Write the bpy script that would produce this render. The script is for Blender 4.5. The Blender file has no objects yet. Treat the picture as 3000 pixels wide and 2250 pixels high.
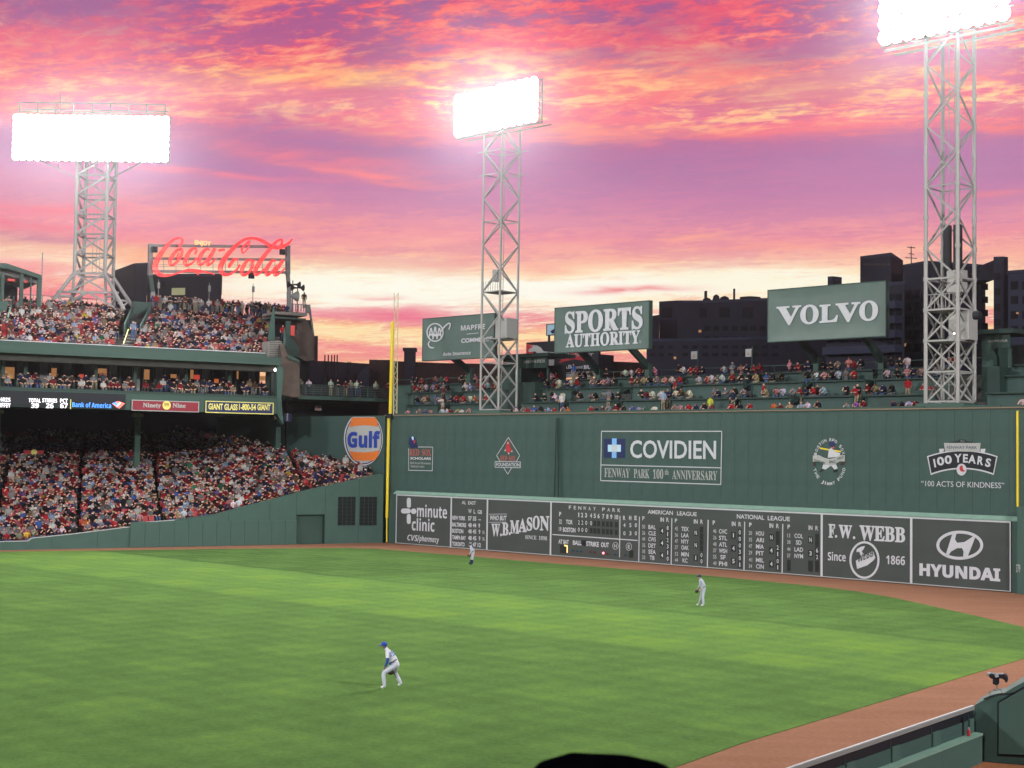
import bpy, bmesh, math, random
import numpy as np
from mathutils import Vector, Matrix
R = math.radians
rnd = random.Random(7)
scene = bpy.context.scene
COL = scene.collection

# ------------------------------------------------------------------ camera
FPX, CAMH = 4300.0, 8.0
PITCH, ROLL = math.atan(208/4300), 0.0145
cp, sp, cr, sr = math.cos(PITCH), math.sin(PITCH), math.cos(ROLL), math.sin(ROLL)
FWD = Vector((0, cp, sp)); UP0 = Vector((0, -sp, cp)); RT0 = Vector((1, 0, 0))
cam_d = bpy.data.cameras.new('camera')
cam_d.sensor_width = 36.0; cam_d.lens = 36.0*FPX/3000
cam_d.clip_start = 0.1; cam_d.clip_end = 6000
cam_d.dof.use_dof = True; cam_d.dof.focus_distance = 95; cam_d.dof.aperture_fstop = 18
cam = bpy.data.objects.new('camera', cam_d); COL.objects.link(cam)
cx = RT0*cr + UP0*sr; cy = -RT0*sr + UP0*cr
cm = Matrix((cx, cy, -FWD)).transposed().to_4x4(); cm.translation = (0, 0, CAMH)
cam.matrix_world = cm
scene.camera = cam
vs = scene.view_settings
scene.display_settings.display_device = 'sRGB'
vs.view_transform = 'Standard'; vs.look = 'None'; vs.gamma = 1; vs.exposure = 0.0; vs.use_curve_mapping = False
scene.cycles.max_bounces = 5; scene.cycles.diffuse_bounces = 3; scene.cycles.glossy_bounces = 2
scene.cycles.sample_clamp_indirect = 4

def ray(px, py):
    c = (px-1500)/FPX; v = (1125-py)/FPX
    return FWD + cx*c + cy*v
def at(px, py, Y):
    r = ray(px, py); t = Y/r.y
    return Vector((r.x*t, Y, CAMH+r.z*t))
def G(px, py, z=0.0):
    r = ray(px, py); t = (z-CAMH)/r.z
    return Vector((r.x*t, r.y*t, z))
def lin(r, g, b, a=1):
    f = lambda c: (c/255/12.92) if c/255 <= .04045 else ((c/255+.055)/1.055)**2.4
    return (f(r), f(g), f(b), a)

# ------------------------------------------------------------------ sky (direction based, procedural)
W = bpy.data.worlds.new('World'); scene.world = W; W.use_nodes = True
nt = W.node_tree; bg = nt.nodes['Background']
def nd(t, **kw):
    n = nt.nodes.new(t)
    for k, v in kw.items(): setattr(n, k, v)
    return n
def setin(n, i, v):
    if isinstance(v, bpy.types.NodeSocket): nt.links.new(v, n.inputs[i])
    else: n.inputs[i].default_value = v
def mth(op, a, b=0.0, c=0.0):
    n = nd('ShaderNodeMath', operation=op); setin(n, 0, a); setin(n, 1, b)
    if op in ('MULTIPLY_ADD',): setin(n, 2, c)
    return n.outputs[0]
def smooth(x, a, b, lo=0.0, hi=1.0):
    n = nd('ShaderNodeMapRange', interpolation_type='SMOOTHSTEP'); setin(n, 0, x)
    n.inputs[1].default_value = a; n.inputs[2].default_value = b; n.inputs[3].default_value = lo; n.inputs[4].default_value = hi
    return n.outputs[0]
def mixc(f, a, b):
    n = nd('ShaderNodeMix', data_type='RGBA'); setin(n, 0, f); setin(n, 6, a); setin(n, 7, b)
    return n.outputs[2]
def noise(x, y, z, sc, detail=5, rough=.55, dist=0.0):
    c = nd('ShaderNodeCombineXYZ'); setin(c, 0, x); setin(c, 1, y); setin(c, 2, z)
    n = nd('ShaderNodeTexNoise'); nt.links.new(c.outputs[0], n.inputs['Vector'])
    n.inputs['Scale'].default_value = sc; n.inputs['Detail'].default_value = detail
    n.inputs['Roughness'].default_value = rough; n.inputs['Distortion'].default_value = dist
    return n.outputs[0]
def ramp(x, stops, val=False, lo=0.0, hi=0.30):
    """stops: (photo row, colour); rows are turned into elevation"""
    n = nd('ShaderNodeValToRGB'); cr_ = n.color_ramp; cr_.interpolation = 'LINEAR'
    mr = nd('ShaderNodeMapRange'); setin(mr, 0, x); mr.inputs[1].default_value = lo; mr.inputs[2].default_value = hi
    nt.links.new(mr.outputs[0], n.inputs[0])
    S = sorted([(min(max((math.atan((1333-r)/FPX)-lo)/(hi-lo), 0), 1), c) for r, c in stops], key=lambda t: t[0])
    for i, (p, c) in enumerate(S):
        e = cr_.elements[i] if i < 2 else cr_.elements.new(p)
        e.position = p
        e.color = (c, c, c, 1) if val else lin(*c)
    for i, (p, c) in enumerate(S):
        cr_.elements[i].position = p
        cr_.elements[i].color = (c, c, c, 1) if val else lin(*c)
    return n.outputs[0]
tc = nd('ShaderNodeTexCoord'); sx = nd('ShaderNodeSeparateXYZ'); nt.links.new(tc.outputs['Generated'], sx.inputs[0])
X_, Y_, Z_ = sx.outputs
az = mth('ARCTAN2', X_, Y_); el = mth('ARCSINE', Z_)
elc = mth('MAXIMUM', Z_, 0.0)
den = mth('ADD', elc, 0.07)
pX = mth('DIVIDE', X_, den); pY = mth('DIVIDE', Y_, den)
tY = mth('ADD', pY, mth('MULTIPLY', pX, 0.28))
wob = noise(mth('MULTIPLY', az, 5.0), mth('MULTIPLY', el, 26.0), 1.7, 1.0, 4, .6)
e1 = mth('ADD', el, mth('MULTIPLY', mth('SUBTRACT', wob, .5), 0.034))
warp = noise(mth('MULTIPLY', pX, 1.0), mth('MULTIPLY', tY, 1.4), 9.2, 1.0, 3, .5)
vx = mth('MULTIPLY', pX, 5.0); vy = mth('MULTIPLY_ADD', warp, 1.6, mth('MULTIPLY', tY, 8.5))
vyn = vy
n1 = noise(vx, vyn, 0.3, 1.25, 9, .66, .45)
n2 = noise(mth('MULTIPLY', pX, 1.9), mth('MULTIPLY', tY, 2.6), 5.1, 1.0, 6, .6, .6)
n3 = noise(mth('MULTIPLY', pX, 15.0), mth('MULTIPLY_ADD', warp, 2.5, mth('MULTIPLY', tY, 19.0)), 2.1, 1.5, 6, .62, .5)
base = ramp(e1, [(1333, (250, 165, 120)), (1080, (253, 190, 140)), (1040, (248, 165, 150)), (1010, (255, 205, 150)), (985, (255, 225, 165)),
                 (955, (253, 190, 140)), (925, (240, 140, 150)), (900, (243, 150, 145)), (885, (255, 226, 182)), (860, (255, 250, 220)), (815, (255, 246, 205)),
                 (785, (255, 215, 170)), (750, (250, 178, 160)), (700, (240, 150, 162)), (640, (222, 144, 168)), (560, (197, 128, 170)),
                 (470, (180, 118, 165)), (425, (188, 114, 158)), (385, (242, 122, 138)), (340, (248, 126, 140)), (250, (246, 106, 124)), (120, (240, 88, 112)), (0, (232, 80, 108))])
high = ramp(e1, [(1333, (255, 230, 170)), (960, (255, 240, 190)), (850, (255, 252, 235)), (790, (255, 225, 175)), (720, (255, 190, 160)), (620, (250, 150, 155)),
                 (480, (240, 125, 145)), (400, (252, 135, 130)), (330, (255, 205, 150)), (220, (255, 190, 135)), (130, (255, 158, 124)), (60, (255, 136, 118)), (0, (252, 116, 112))])
shade = ramp(e1, [(1333, (225, 130, 130)), (1000, (240, 140, 140)), (900, (232, 120, 140)), (840, (245, 165, 130)), (760, (225, 140, 160)), (640, (200, 128, 170)),
                  (500, (174, 124, 166)), (400, (176, 114, 160)), (330, (196, 104, 156)), (180, (160, 88, 146)), (60, (142, 84, 146)), (0, (134, 84, 146))])
wH = ramp(e1, [(1100, .75), (960, .9), (860, .9), (800, .5), (740, .3), (660, .28), (600, .10), (440, .08), (400, .5), (370, 1.0), (150, 1.0), (0, .9)], True)
wS = ramp(e1, [(1100, .6), (980, .7), (860, .35), (780, .4), (700, .45), (560, .35), (420, .5), (380, .4), (200, .68), (0, .82)], True)
litm = mth('MULTIPLY', smooth(n1, .46, .66), wH)
finem = mth('MULTIPLY', mth('SUBTRACT', n3, .5), 2.6)
lit = mth('MINIMUM', mth('MAXIMUM', mth('ADD', litm, mth('MULTIPLY', finem, wH)), 0.0), 1.0)
c0 = mixc(lit, base, high)
drk = mth('MINIMUM', mth('MULTIPLY', smooth(mth('ADD', n2, mth('ADD', mth('MULTIPLY', mth('SUBTRACT', n1, .5), -.45), mth('MULTIPLY', mth('SUBTRACT', n3, .5), -.45))), .46, .60), wS), 1.0)
c1 = mixc(drk, c0, shade)
def blob(c, px, py, sxp, syp, col, amt, tilt=0.0):
    a0 = math.atan((px-1500)/FPX); l0 = math.atan((1333+.0145*(px-1500)-py)/FPX)
    da = mth('SUBTRACT', az, a0)
    u = mth('DIVIDE', da, sxp/FPX)
    v = mth('DIVIDE', mth('SUBTRACT', mth('SUBTRACT', e1, l0), mth('MULTIPLY', da, tilt)), syp/FPX)
    q = mth('ADD', mth('MULTIPLY', u, u), mth('MULTIPLY', v, v))
    g = mth('MULTIPLY', mth('EXPONENT', mth('MULTIPLY', q, -1.0)), mth('MULTIPLY', smooth(n1, .30, .60, .35, 1.0), amt))
    return mixc(mth('MINIMUM', g, 1.0), c, lin(*col))
for b in [(170, 60, 380, 110, (150, 98, 150), .95, .05), (1130, 110, 160, 35, (165, 90, 140), .7), (1900, 70, 160, 60, (160, 92, 140), .7), (2330, 155, 330, 32, (168, 92, 145), .95, .12), (1750, 165, 230, 22, (170, 95, 140), .7),
          (900, 235, 420, 45, (255, 195, 125), .6, .1), (2150, 235, 600, 60, (255, 180, 140), .55), (620, 300, 420, 40, (253, 160, 160), .5), (60, 210, 300, 60, (245, 110, 125), .6),
          (860, 395, 260, 40, (165, 118, 170), .8, -.05), (450, 420, 260, 34, (175, 122, 170), .5), (700, 500, 260, 26, (180, 122, 172), .5), (880, 460, 330, 30, (248, 130, 140), .65, -.1), (1050, 510, 220, 10, (252, 140, 140), .8, -.12), (1750, 395, 230, 22, (252, 150, 140), .9, .04), (620, 520, 300, 14, (250, 130, 142), .6),
          (700, 640, 300, 24, (253, 165, 140), .6, -.05), (120, 640, 260, 22, (243, 120, 140), .75, .05), (60, 700, 420, 26, (240, 110, 135), .8), (80, 745, 380, 26, (190, 110, 150), .7), (180, 850, 420, 60, (244, 112, 130), .75), (430, 760, 140, 40, (252, 165, 120), .7),
          (1080, 850, 420, 52, (255, 253, 236), 1.5), (1650, 840, 450, 44, (255, 253, 238), 1.5), (2250, 825, 300, 42, (255, 250, 228), 1.4), (1170, 918, 300, 20, (238, 118, 145), 1.0), (1850, 852, 150, 12, (240, 135, 140), 1.0), (1100, 864, 70, 7, (240, 140, 140), .8), (2010, 700, 120, 9, (253, 170, 150), .8), (2230, 728, 180, 9, (253, 165, 150), .8),
          (1100, 985, 300, 26, (255, 228, 180), .8), (1550, 975, 300, 20, (255, 220, 165), .6), (1090, 1035, 300, 15, (244, 135, 145), .8), (2900, 850, 200, 40, (255, 235, 205), .9), (2900, 610, 90, 14, (252, 140, 135), .7), (2750, 560, 400, 90, (188, 126, 172), .5), (2950, 420, 160, 10, (253, 130, 120), .7)]:
    c1 = blob(c1, *b)
# beyond the frame: dusk blue towards the zenith and away from the sunset
upw = smooth(el, .30, .62); c2 = mixc(upw, c1, lin(72, 62, 100))
c2 = mixc(smooth(el, .6, 1.3), c2, lin(34, 42, 74))
east = smooth(Y_, .05, .88)
dusk = mixc(smooth(el, 0.0, .7), lin(76, 70, 98), lin(34, 42, 74))
c3 = mixc(east, dusk, c2)
c4 = mixc(smooth(el, -.02, -.001), lin(30, 30, 38), c3)
nt.links.new(c4, bg.inputs[0]); bg.inputs[1].default_value = 1.0

# ------------------------------------------------------------------ frames
def frame(o, xd):
    x = Vector((xd[0], xd[1], 0)).normalized(); z = Vector((0, 0, 1)); y = z.cross(x)
    m = Matrix((x, y, z)).transposed().to_4x4(); m.translation = (o[0], o[1], 0); return m
_pl, _pr = G(1135, 1590), G(2960, 1735)
FM = frame(_pl, _pr-_pl)                 # big wall: x along it, y behind it
_s0, _c0 = G(0, 1612), G(1130, 1590)
FS = frame(_c0, _c0-_s0)                 # left stand: x towards the corner, y behind
WALL_L = (_pr-_pl).length
def hit(F, px, py, d=0.0):
    r = ray(px, py); o = Vector((0, 0, CAMH)); n = F.col[1].to_3d()
    p0 = F.translation + n*d; p0 = Vector((p0.x, p0.y, 0))
    t = (p0-o).dot(n)/r.dot(n); p = F.inverted() @ (o+r*t)
    return p.x, p.z
def Pm(F, s, d, z): return F @ Vector((s, d, z))

# ------------------------------------------------------------------ floodlights: each lamp bank in the park throws this light
LAMPCOL = (1.0, .97, .93)
def flood(loc, target, sx_, sy_, power, spread=100, mat4=None):
    L = bpy.data.lights.new('floodlight', 'AREA'); L.shape = 'RECTANGLE'; L.size = sx_; L.size_y = sy_
    L.energy = power; L.color = LAMPCOL; L.spread = R(spread)
    o = bpy.data.objects.new('floodlight', L); COL.objects.link(o); o.location = loc
    o.rotation_euler = (Vector(target)-Vector(loc)).to_track_quat('-Z', 'Y').to_euler()
    if mat4 is not None: o.matrix_world = mat4
    return o
TOWERS_OUT = [((-104, 78), .95), ((-92, -2), 2.3), ((-40, -38), 1.0), ((62, 8), 2.0)]
TGT = Vector((-12, 92, 2))
KW = 17000.0
# ------------------------------------------------------------------ materials
MATS = {}
def mat(name, col, rough=.6, var=.0, vscale=3.0, emit=None, estr=0.0, metal=0.0, bump=0.0, bscale=40.0, spec=.3, streak=None):
    if name in MATS: return MATS[name]
    m = bpy.data.materials.new(name); MATS[name] = m; m.use_nodes = True
    t = m.node_tree; b = t.nodes['Principled BSDF']
    b.inputs['Base Color'].default_value = (*col[:3], 1); b.inputs['Roughness'].default_value = rough
    b.inputs['Metallic'].default_value = metal; b.inputs['Specular IOR Level'].default_value = spec
    if emit: b.inputs['Emission Color'].default_value = (*emit[:3], 1); b.inputs['Emission Strength'].default_value = estr
    if var or bump or streak:
        tc = t.nodes.new('ShaderNodeTexCoord')
    if var:
        mp = t.nodes.new('ShaderNodeMapping'); t.links.new(tc.outputs['Object'], mp.inputs[0])
        mp.inputs['Scale'].default_value = streak or (1, 1, 1)
        n = t.nodes.new('ShaderNodeTexNoise'); n.inputs['Scale'].default_value = vscale; n.inputs['Detail'].default_value = 6
        t.links.new(mp.outputs[0], n.inputs['Vector'])
        mr = t.nodes.new('ShaderNodeMapRange'); mr.inputs[1].default_value = .25; mr.inputs[2].default_value = .75
        mr.inputs[3].default_value = 1-var; mr.inputs[4].default_value = 1+var
        t.links.new(n.outputs[0], mr.inputs[0])
        mx = t.nodes.new('ShaderNodeVectorMath'); mx.operation = 'SCALE'; mx.inputs[0].default_value = col[:3]
        t.links.new(mr.outputs[0], mx.inputs['Scale']); t.links.new(mx.outputs[0], b.inputs['Base Color'])
    if bump:
        n = t.nodes.new('ShaderNodeTexNoise'); n.inputs['Scale'].default_value = bscale; n.inputs['Detail'].default_value = 3
        t.links.new(tc.outputs['Object'], n.inputs['Vector'])
        bp = t.nodes.new('ShaderNodeBump'); bp.inputs['Strength'].default_value = bump; bp.inputs['Distance'].default_value = .02
        t.links.new(n.outputs[0], bp.inputs['Height']); t.links.new(bp.outputs[0], b.inputs['Normal'])
    return m
GREEN = mat('green_wall_paint', (.039, .077, .070), .65, .14, .9, bump=.25, bscale=5)
GREEN2 = mat('green_padded_wall', (.049, .098, .084), .7, .10, .9)
LEDGE = mat('light_green_ledge', (.17, .28, .23), .6, .1, 2)
DGREEN = mat('dark_green_steel', (.018, .042, .036), .6, .2, 2)
MGREEN = mat('mid_green_paint', (.032, .068, .057), .6, .16, 1.5)
SLATE = mat('scoreboard_slate', (.050, .060, .058), .7, .12, 3)
SLOT = mat('scoreboard_slot', (.012, .016, .015), .7)
WHITE = mat('white_paint', (.50, .51, .56), .6, .06, 5)
DULLW = mat('dull_white_paint', (.36, .37, .37), .6, .1, 5)
TAN = mat('tan_wall_cap', (.20, .15, .11), .8, .2, 4)
REDP = mat('red_paint', (.42, .03, .04), .6, .1, 5)
PINKR = mat('faded_red_paint', (.42, .10, .09), .6, .1, 5)
NAVYP = mat('navy_paint', (.012, .02, .09), .5)
BLUEP = mat('blue_paint', (.02, .05, .30), .5)
SKYBL = mat('sky_blue_paint', (.18, .42, .80), .5)
PALEBL = mat('pale_blue_paint', (.42, .66, .82), .5)
BLACKP = mat('black_paint', (.008, .010, .016), .6)
ORANGE = mat('orange_paint', (.62, .16, .03), .5, .06, 4)
YEL = mat('yellow_paint', (.72, .55, .03), .45, .06, 5)
YELT = mat('yellow_lettering', (.75, .68, .18), .5)
STEEL = mat('white_tower_steel', (.31, .305, .30), .45, .14, 3)
GSTEEL = mat('grey_steel', (.20, .21, .21), .5, .15, 3)
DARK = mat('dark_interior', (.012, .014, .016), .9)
CONC = mat('grey_concrete', (.20, .19, .175), .9, .18, 1.5, bump=.2, bscale=10)
DCONC = mat('dark_concrete', (.055, .055, .052), .9, .2, 1.5)
BRWN = mat('brown_concrete', (.095, .07, .06), .9, .2, 1.5)
BRICK = mat('dark_brick', (.06, .03, .028), .9, .25, 3)
NAVYB = mat('navy_building', (.022, .022, .038), .85, .25, .12)
NAVYB2 = mat('navy_building_trim', (.034, .040, .072), .8, .2, .2)
NAVYW = mat('dark_window_glass', (.010, .010, .016), .6, spec=.1)
MAROON = mat('maroon_sign', (.22, .015, .03), .5)
SIGNGR = mat('billboard_vinyl', (.085, .130, .120), .38, .10, .8, bump=.5, bscale=1.2)
SEATR = mat('red_seat_plastic', (.26, .016, .018), .45, .2, 2)
SEATB = mat('blue_seat_plastic', (.015, .02, .05), .45)
CLAY = mat('bullpen_clay', (.24, .085, .035), .95, .2, 6, bump=.4)
LIT = mat('floodlight_lens', (1, 1, 1), .3, emit=(1, .985, 1.0), estr=30)
LIT.cycles.emission_sampling = 'NONE'
HOUS = mat('lamp_housing', (.36, .36, .35), .5)
NEON = mat('red_neon_tubing', (.4, .02, .03), .5, emit=(1, .07, .07), estr=1.0)
def neon_pattern():
    t = NEON.node_tree; b = t.nodes['Principled BSDF']
    tc = t.nodes.new('ShaderNodeTexCoord'); br = t.nodes.new('ShaderNodeTexVoronoi'); br.inputs['Scale'].default_value = 5.5
    t.links.new(tc.outputs['Object'], br.inputs['Vector'])
    r = t.nodes.new('ShaderNodeValToRGB'); r.color_ramp.elements[0].color = (1, .36, .32, 1); r.color_ramp.elements[1].color = (.85, .045, .05, 1)
    r.color_ramp.elements[0].position = .10; r.color_ramp.elements[1].position = .34
    t.links.new(br.outputs['Distance'], r.inputs[0]); t.links.new(r.outputs[0], b.inputs['Emission Color'])
neon_pattern()
NEONY = mat('yellow_neon_tubing', (.6, .4, .1), .5, emit=(1, .55, .25), estr=1.0)
WARM = mat('warm_lit_window', (.3, .2, .1), .5, .35, 1.5, emit=(1, .45, .16), estr=.30)
WARM2 = mat('amber_lit_window', (.3, .2, .1), .5, emit=(1, .22, .06), estr=.45)
TVR = mat('red_screen', (.3, .05, .05), .5, emit=(1, .10, .07), estr=.45)
GLOWW = mat('lit_bulb', (1, 1, 1), .5, emit=(1, .9, .8), estr=6)
YWIN = mat('pale_lit_window', (.3, .3, .2), .5, emit=(.62, .62, .30), estr=.35)
LEDW = mat('white_led_text', (1, 1, 1), .5, emit=(.95, .88, 1), estr=1.3)
LEDB = mat('blue_led_text', (.1, .3, 1), .5, emit=(.04, .30, 1.0), estr=1.1)
LEDR = mat('red_led_shape', (1, .2, .1), .5, emit=(1, .10, .10), estr=1.2)
REDL = mat('red_lit_bulb', (1, .3, .3), .5, emit=(1, .12, .18), estr=5)
AMBL = mat('amber_lit_digit', (1, .6, .2), .5, emit=(1, .62, .22), estr=1.6)
DBULB = mat('dark_blue_bulb', (.02, .06, .10), .2)
DRBULB = mat('dark_red_bulb', (.10, .02, .02), .2)
HIVIS = mat('pale_vinyl', (.27, .28, .29), .6)

def crowd_mat(name, attr=True):
    m = bpy.data.materials.new(name); m.use_nodes = True; t = m.node_tree; b = t.nodes['Principled BSDF']
    b.inputs['Roughness'].default_value = .85; b.inputs['Specular IOR Level'].default_value = .15
    a = t.nodes.new('ShaderNodeAttribute'); a.attribute_name = 'tint'; t.links.new(a.outputs['Color'], b.inputs['Base Color'])
    return m
CROWD = crowd_mat('crowd_clothing')
def obj_mat(name, kind):
    m = bpy.data.materials.new(name); m.use_nodes = True; t = m.node_tree; b = t.nodes['Principled BSDF']
    b.inputs['Roughness'].default_value = .85; b.inputs['Specular IOR Level'].default_value = .15
    oi = t.nodes.new('ShaderNodeObjectInfo')
    if kind == 'shirt': t.links.new(oi.outputs['Color'], b.inputs['Base Color'])
    else:
        r = t.nodes.new('ShaderNodeValToRGB'); r.color_ramp.interpolation = 'CONSTANT'
        cols = {'skin': [(.52, .30, .22), (.40, .21, .15), (.60, .36, .27), (.16, .08, .05), (.48, .27, .2)],
                'hair': [(.015, .012, .01), (.05, .03, .02), (.02, .03, .10), (.35, .03, .03), (.30, .20, .10)],
                'pants': [(.02, .03, .06), (.25, .20, .14), (.03, .03, .03), (.05, .08, .16), (.12, .12, .12)]}[kind]
        for i, c in enumerate(cols):
            e = r.color_ramp.elements[i] if i < 2 else r.color_ramp.elements.new(i/5)
            e.position = i/5; e.color = (*c, 1)
        off = {'skin': 1.0, 'hair': 7.3, 'pants': 13.7}[kind]
        mm = t.nodes.new('ShaderNodeMath'); mm.operation = 'MULTIPLY'; mm.inputs[1].default_value = off
        fr = t.nodes.new('ShaderNodeMath'); fr.operation = 'FRACT'
        t.links.new(oi.outputs['Random'], mm.inputs[0]); t.links.new(mm.outputs[0], fr.inputs[0]); t.links.new(fr.outputs[0], r.inputs[0])
        t.links.new(r.outputs[0], b.inputs['Base Color'])
    return m
PSHIRT, PPANTS, PSKIN, PHAIR = [obj_mat('spectator_'+k, k) for k in ('shirt', 'pants', 'skin', 'hair')]

# ------------------------------------------------------------------ builders
WM = {}
I4 = Matrix.Identity(4)
def put(name, data, parent=None, wm=I4):
    o = bpy.data.objects.new(name, data); COL.objects.link(o)
    if parent is not None:
        o.parent = parent; o.matrix_local = WM[parent.name].inverted() @ wm
    else: o.matrix_world = wm
    WM[o.name] = wm.copy(); return o
def tag(o, label=None, cat=None, group=None, kind=None):
    if label: o['label'] = label
    if cat: o['category'] = cat
    if group: o['group'] = group
    if kind: o['kind'] = kind
    return o
def thing(name, label, cat, wm, group=None):
    o = put(name, None, None, wm); o.empty_display_size = .3
    return tag(o, label, cat, group)
def fm(F, s, d, z=0.0):
    m = F.copy(); m.translation = F @ Vector((s, d, z)); return m
class MB:
    def __init__(self, F=I4): self.F = F; self.v = []; self.f = []; self.m = []; self.mi = 0
    def add(self, vs_, fs):
        n = len(self.v); self.v += [Vector(p) for p in vs_]
        for f in fs: self.f.append([n+i for i in f]); self.m.append(self.mi)
        return self
    def box(self, a, b):
        x0, y0, z0 = a; x1, y1, z1 = b
        x0, x1 = min(x0, x1), max(x0, x1); y0, y1 = min(y0, y1), max(y0, y1); z0, z1 = min(z0, z1), max(z0, z1)
        return self.add([(x0, y0, z0), (x1, y0, z0), (x1, y1, z0), (x0, y1, z0), (x0, y0, z1), (x1, y0, z1), (x1, y1, z1), (x0, y1, z1)],
                        [(0, 3, 2, 1), (4, 5, 6, 7), (0, 1, 5, 4), (1, 2, 6, 5), (2, 3, 7, 6), (3, 0, 4, 7)])
    def bar(self, a, b, w, h=None, n=4):
        a, b = Vector(a), Vector(b); h = h or w; t = (b-a).normalized()
        up = Vector((0, 0, 1)) if abs(t.z) < .95 else Vector((1, 0, 0))
        x = t.cross(up).normalized(); y = x.cross(t)
        ring = [(math.cos(2*math.pi*(k+.5)/n), math.sin(2*math.pi*(k+.5)/n)) for k in range(n)]
        s = 1/math.cos(math.pi/n) if n == 4 else 1
        vs_ = [p + x*(c*w/2*s) + y*(q*h/2*s) for p in (a, b) for c, q in ring]
        fs = [(k, (k+1) % n, n+(k+1) % n, n+k) for k in range(n)] + [tuple(range(n))[::-1], tuple(range(n, 2*n))]
        return self.add(vs_, fs)
    def prism(self, pts, d0, d1):
        """pts in (x,z), extruded along y"""
        n = len(pts)
        vs_ = [(x, d0, z) for x, z in pts] + [(x, d1, z) for x, z in pts]
        return self.add(vs_, [tuple(range(n)), tuple(range(2*n-1, n-1, -1))] + [(i, n+i, n+(i+1) % n, (i+1) % n) for i in range(n)])
    def vprism(self, pts, z0, z1):
        n = len(pts); vs_ = [(x, y, z0) for x, y in pts] + [(x, y, z1) for x, y in pts]
        return self.add(vs_, [tuple(range(n-1, -1, -1)), tuple(range(n, 2*n))] + [(i, (i+1) % n, n+(i+1) % n, n+i) for i in range(n)])
    def lathe(self, c, prof, n=12, axis='z'):
        vs_, fs = [], []
        for r, h in prof:
            for k in range(n):
                a = 2*math.pi*k/n; p = (r*math.cos(a), r*math.sin(a), h)
                if axis == 'y': p = (p[0], h, p[1])
                if axis == 'x': p = (h, p[0], p[1])
                vs_.append(Vector(c)+Vector(p))
        for j in range(len(prof)-1):
            for k in range(n): fs.append((j*n+k, j*n+(k+1) % n, (j+1)*n+(k+1) % n, (j+1)*n+k))
        fs.append(tuple(range(n))[::-1]); fs.append(tuple(range((len(prof)-1)*n, len(prof)*n)))
        return self.add(vs_, fs)
    def mesh(self, mats, wm, smooth_=False):
        me = bpy.data.meshes.new('mesh'); M = wm.inverted() @ self.F
        me.from_pydata([M @ p for p in self.v], [], self.f)
        for m in (mats if isinstance(mats, (list, tuple)) else [mats]): me.materials.append(m)
        if any(self.m): me.polygons.foreach_set('material_index', self.m)
        if smooth_: me.polygons.foreach_set('use_smooth', [True]*len(self.f))
        bm = bmesh.new(); bm.from_mesh(me); bmesh.ops.recalc_face_normals(bm, faces=bm.faces); bm.to_mesh(me); bm.free()
        me.update(); return me
    def build(self, name, mats, parent=None, wm=None, smooth_=False, **tg):
        if wm is None:
            if parent is not None: wm = WM[parent.name]
            else:
                c = sum((self.F @ p for p in self.v), Vector())/len(self.v); wm = Matrix.Translation(c)
        o = put(name, self.mesh(mats, wm, smooth_), parent, wm)
        if tg: tag(o, **tg)
        return o
_ub = {}
def unitbar(n, mt):
    k = (n, mt.name)
    if k not in _ub:
        b = MB(); b.bar((0, 0, 0), (0, 0, 1), 1, 1, n); _ub[k] = b.mesh(mt, I4)
    return _ub[k]
def beam(parent, name, a, b, w, mt, n=4, F=None, h=None):
    """a straight member as an object of its own, sharing one mesh"""
    a, b = Vector(a), Vector(b)
    if F is not None: a, b = F @ a, F @ b
    t = b-a; L = t.length; t.normalize()
    up = Vector((0, 0, 1)) if abs(t.z) < .95 else (F.col[1].to_3d() if F is not None else Vector((0, 1, 0)))
    x = up.cross(t).normalized(); y = t.cross(x)
    m = Matrix((x*w, y*(h or w), t*L)).transposed().to_4x4(); m.translation = a
    return put(name, unitbar(n, mt), parent, m)
_uc = {}
def cube(parent, name, F, a, b, mt):
    if mt.name not in _uc:
        q = MB(); q.box((0, 0, 0), (1, 1, 1)); _uc[mt.name] = q.mesh(mt, I4)
    lo = [min(p, q) for p, q in zip(a, b)]; hi = [max(p, q) for p, q in zip(a, b)]
    a = Vector(lo); b2 = Vector(hi)
    return put(name, _uc[mt.name], parent, F @ Matrix.Translation(a) @ Matrix.Diagonal((*(b2-a), 1)))

# ------------------------------------------------------------------ lettering
STY = {'reg': (None, None, None, 0), 'semi': (None, None, None, .018), 'bold': (None, None, None, .034),
       'sans': (0x1D5D4, 0x1D5EE, 0x1D7EC, 0), 'serif': (0x1D400, 0x1D41A, 0x1D7CE, 0), 'serifit': (0x1D468, 0x1D482, 0x1D7CE, 0), 'sansit': (0x1D63C, 0x1D656, 0x1D7EC, 0),
       'serifx': (0x1D400, 0x1D41A, 0x1D7CE, .022), 'sansx': (0x1D5D4, 0x1D5EE, 0x1D7EC, .03)}
def sty(s, st):
    U, L_, D, _ = STY[st]
    if U is None: return s
    return ''.join(chr(U+ord(c)-65) if 'A' <= c <= 'Z' else chr(L_+ord(c)-97) if 'a' <= c <= 'z' else chr(D+ord(c)-48) if '0' <= c <= '9' and D else c for c in s)
_tx = {}
def glyphs(s, st):
    k = (s, st)
    if k in _tx: return _tx[k]
    c = bpy.data.curves.new('t', 'FONT'); c.body = sty(s, st); c.size = 1; c.resolution_u = 3; c.offset = STY[st][3]; c.fill_mode = 'FRONT'
    if st in ('reg', 'semi', 'bold') and len(s) > 3: c.space_character = 1.0
    o = bpy.data.objects.new('t', c); me = o.to_mesh()
    v = np.array([p.co[:] for p in me.vertices]) if len(me.vertices) else np.zeros((1, 3)); f = [tuple(p.vertices) for p in me.polygons]
    o.to_mesh_clear(); bpy.data.objects.remove(o); bpy.data.curves.remove(c)
    _tx[k] = (v, f); return _tx[k]
def caph(st):
    v, _ = glyphs('H', st); return v[:, 1].max()
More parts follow.
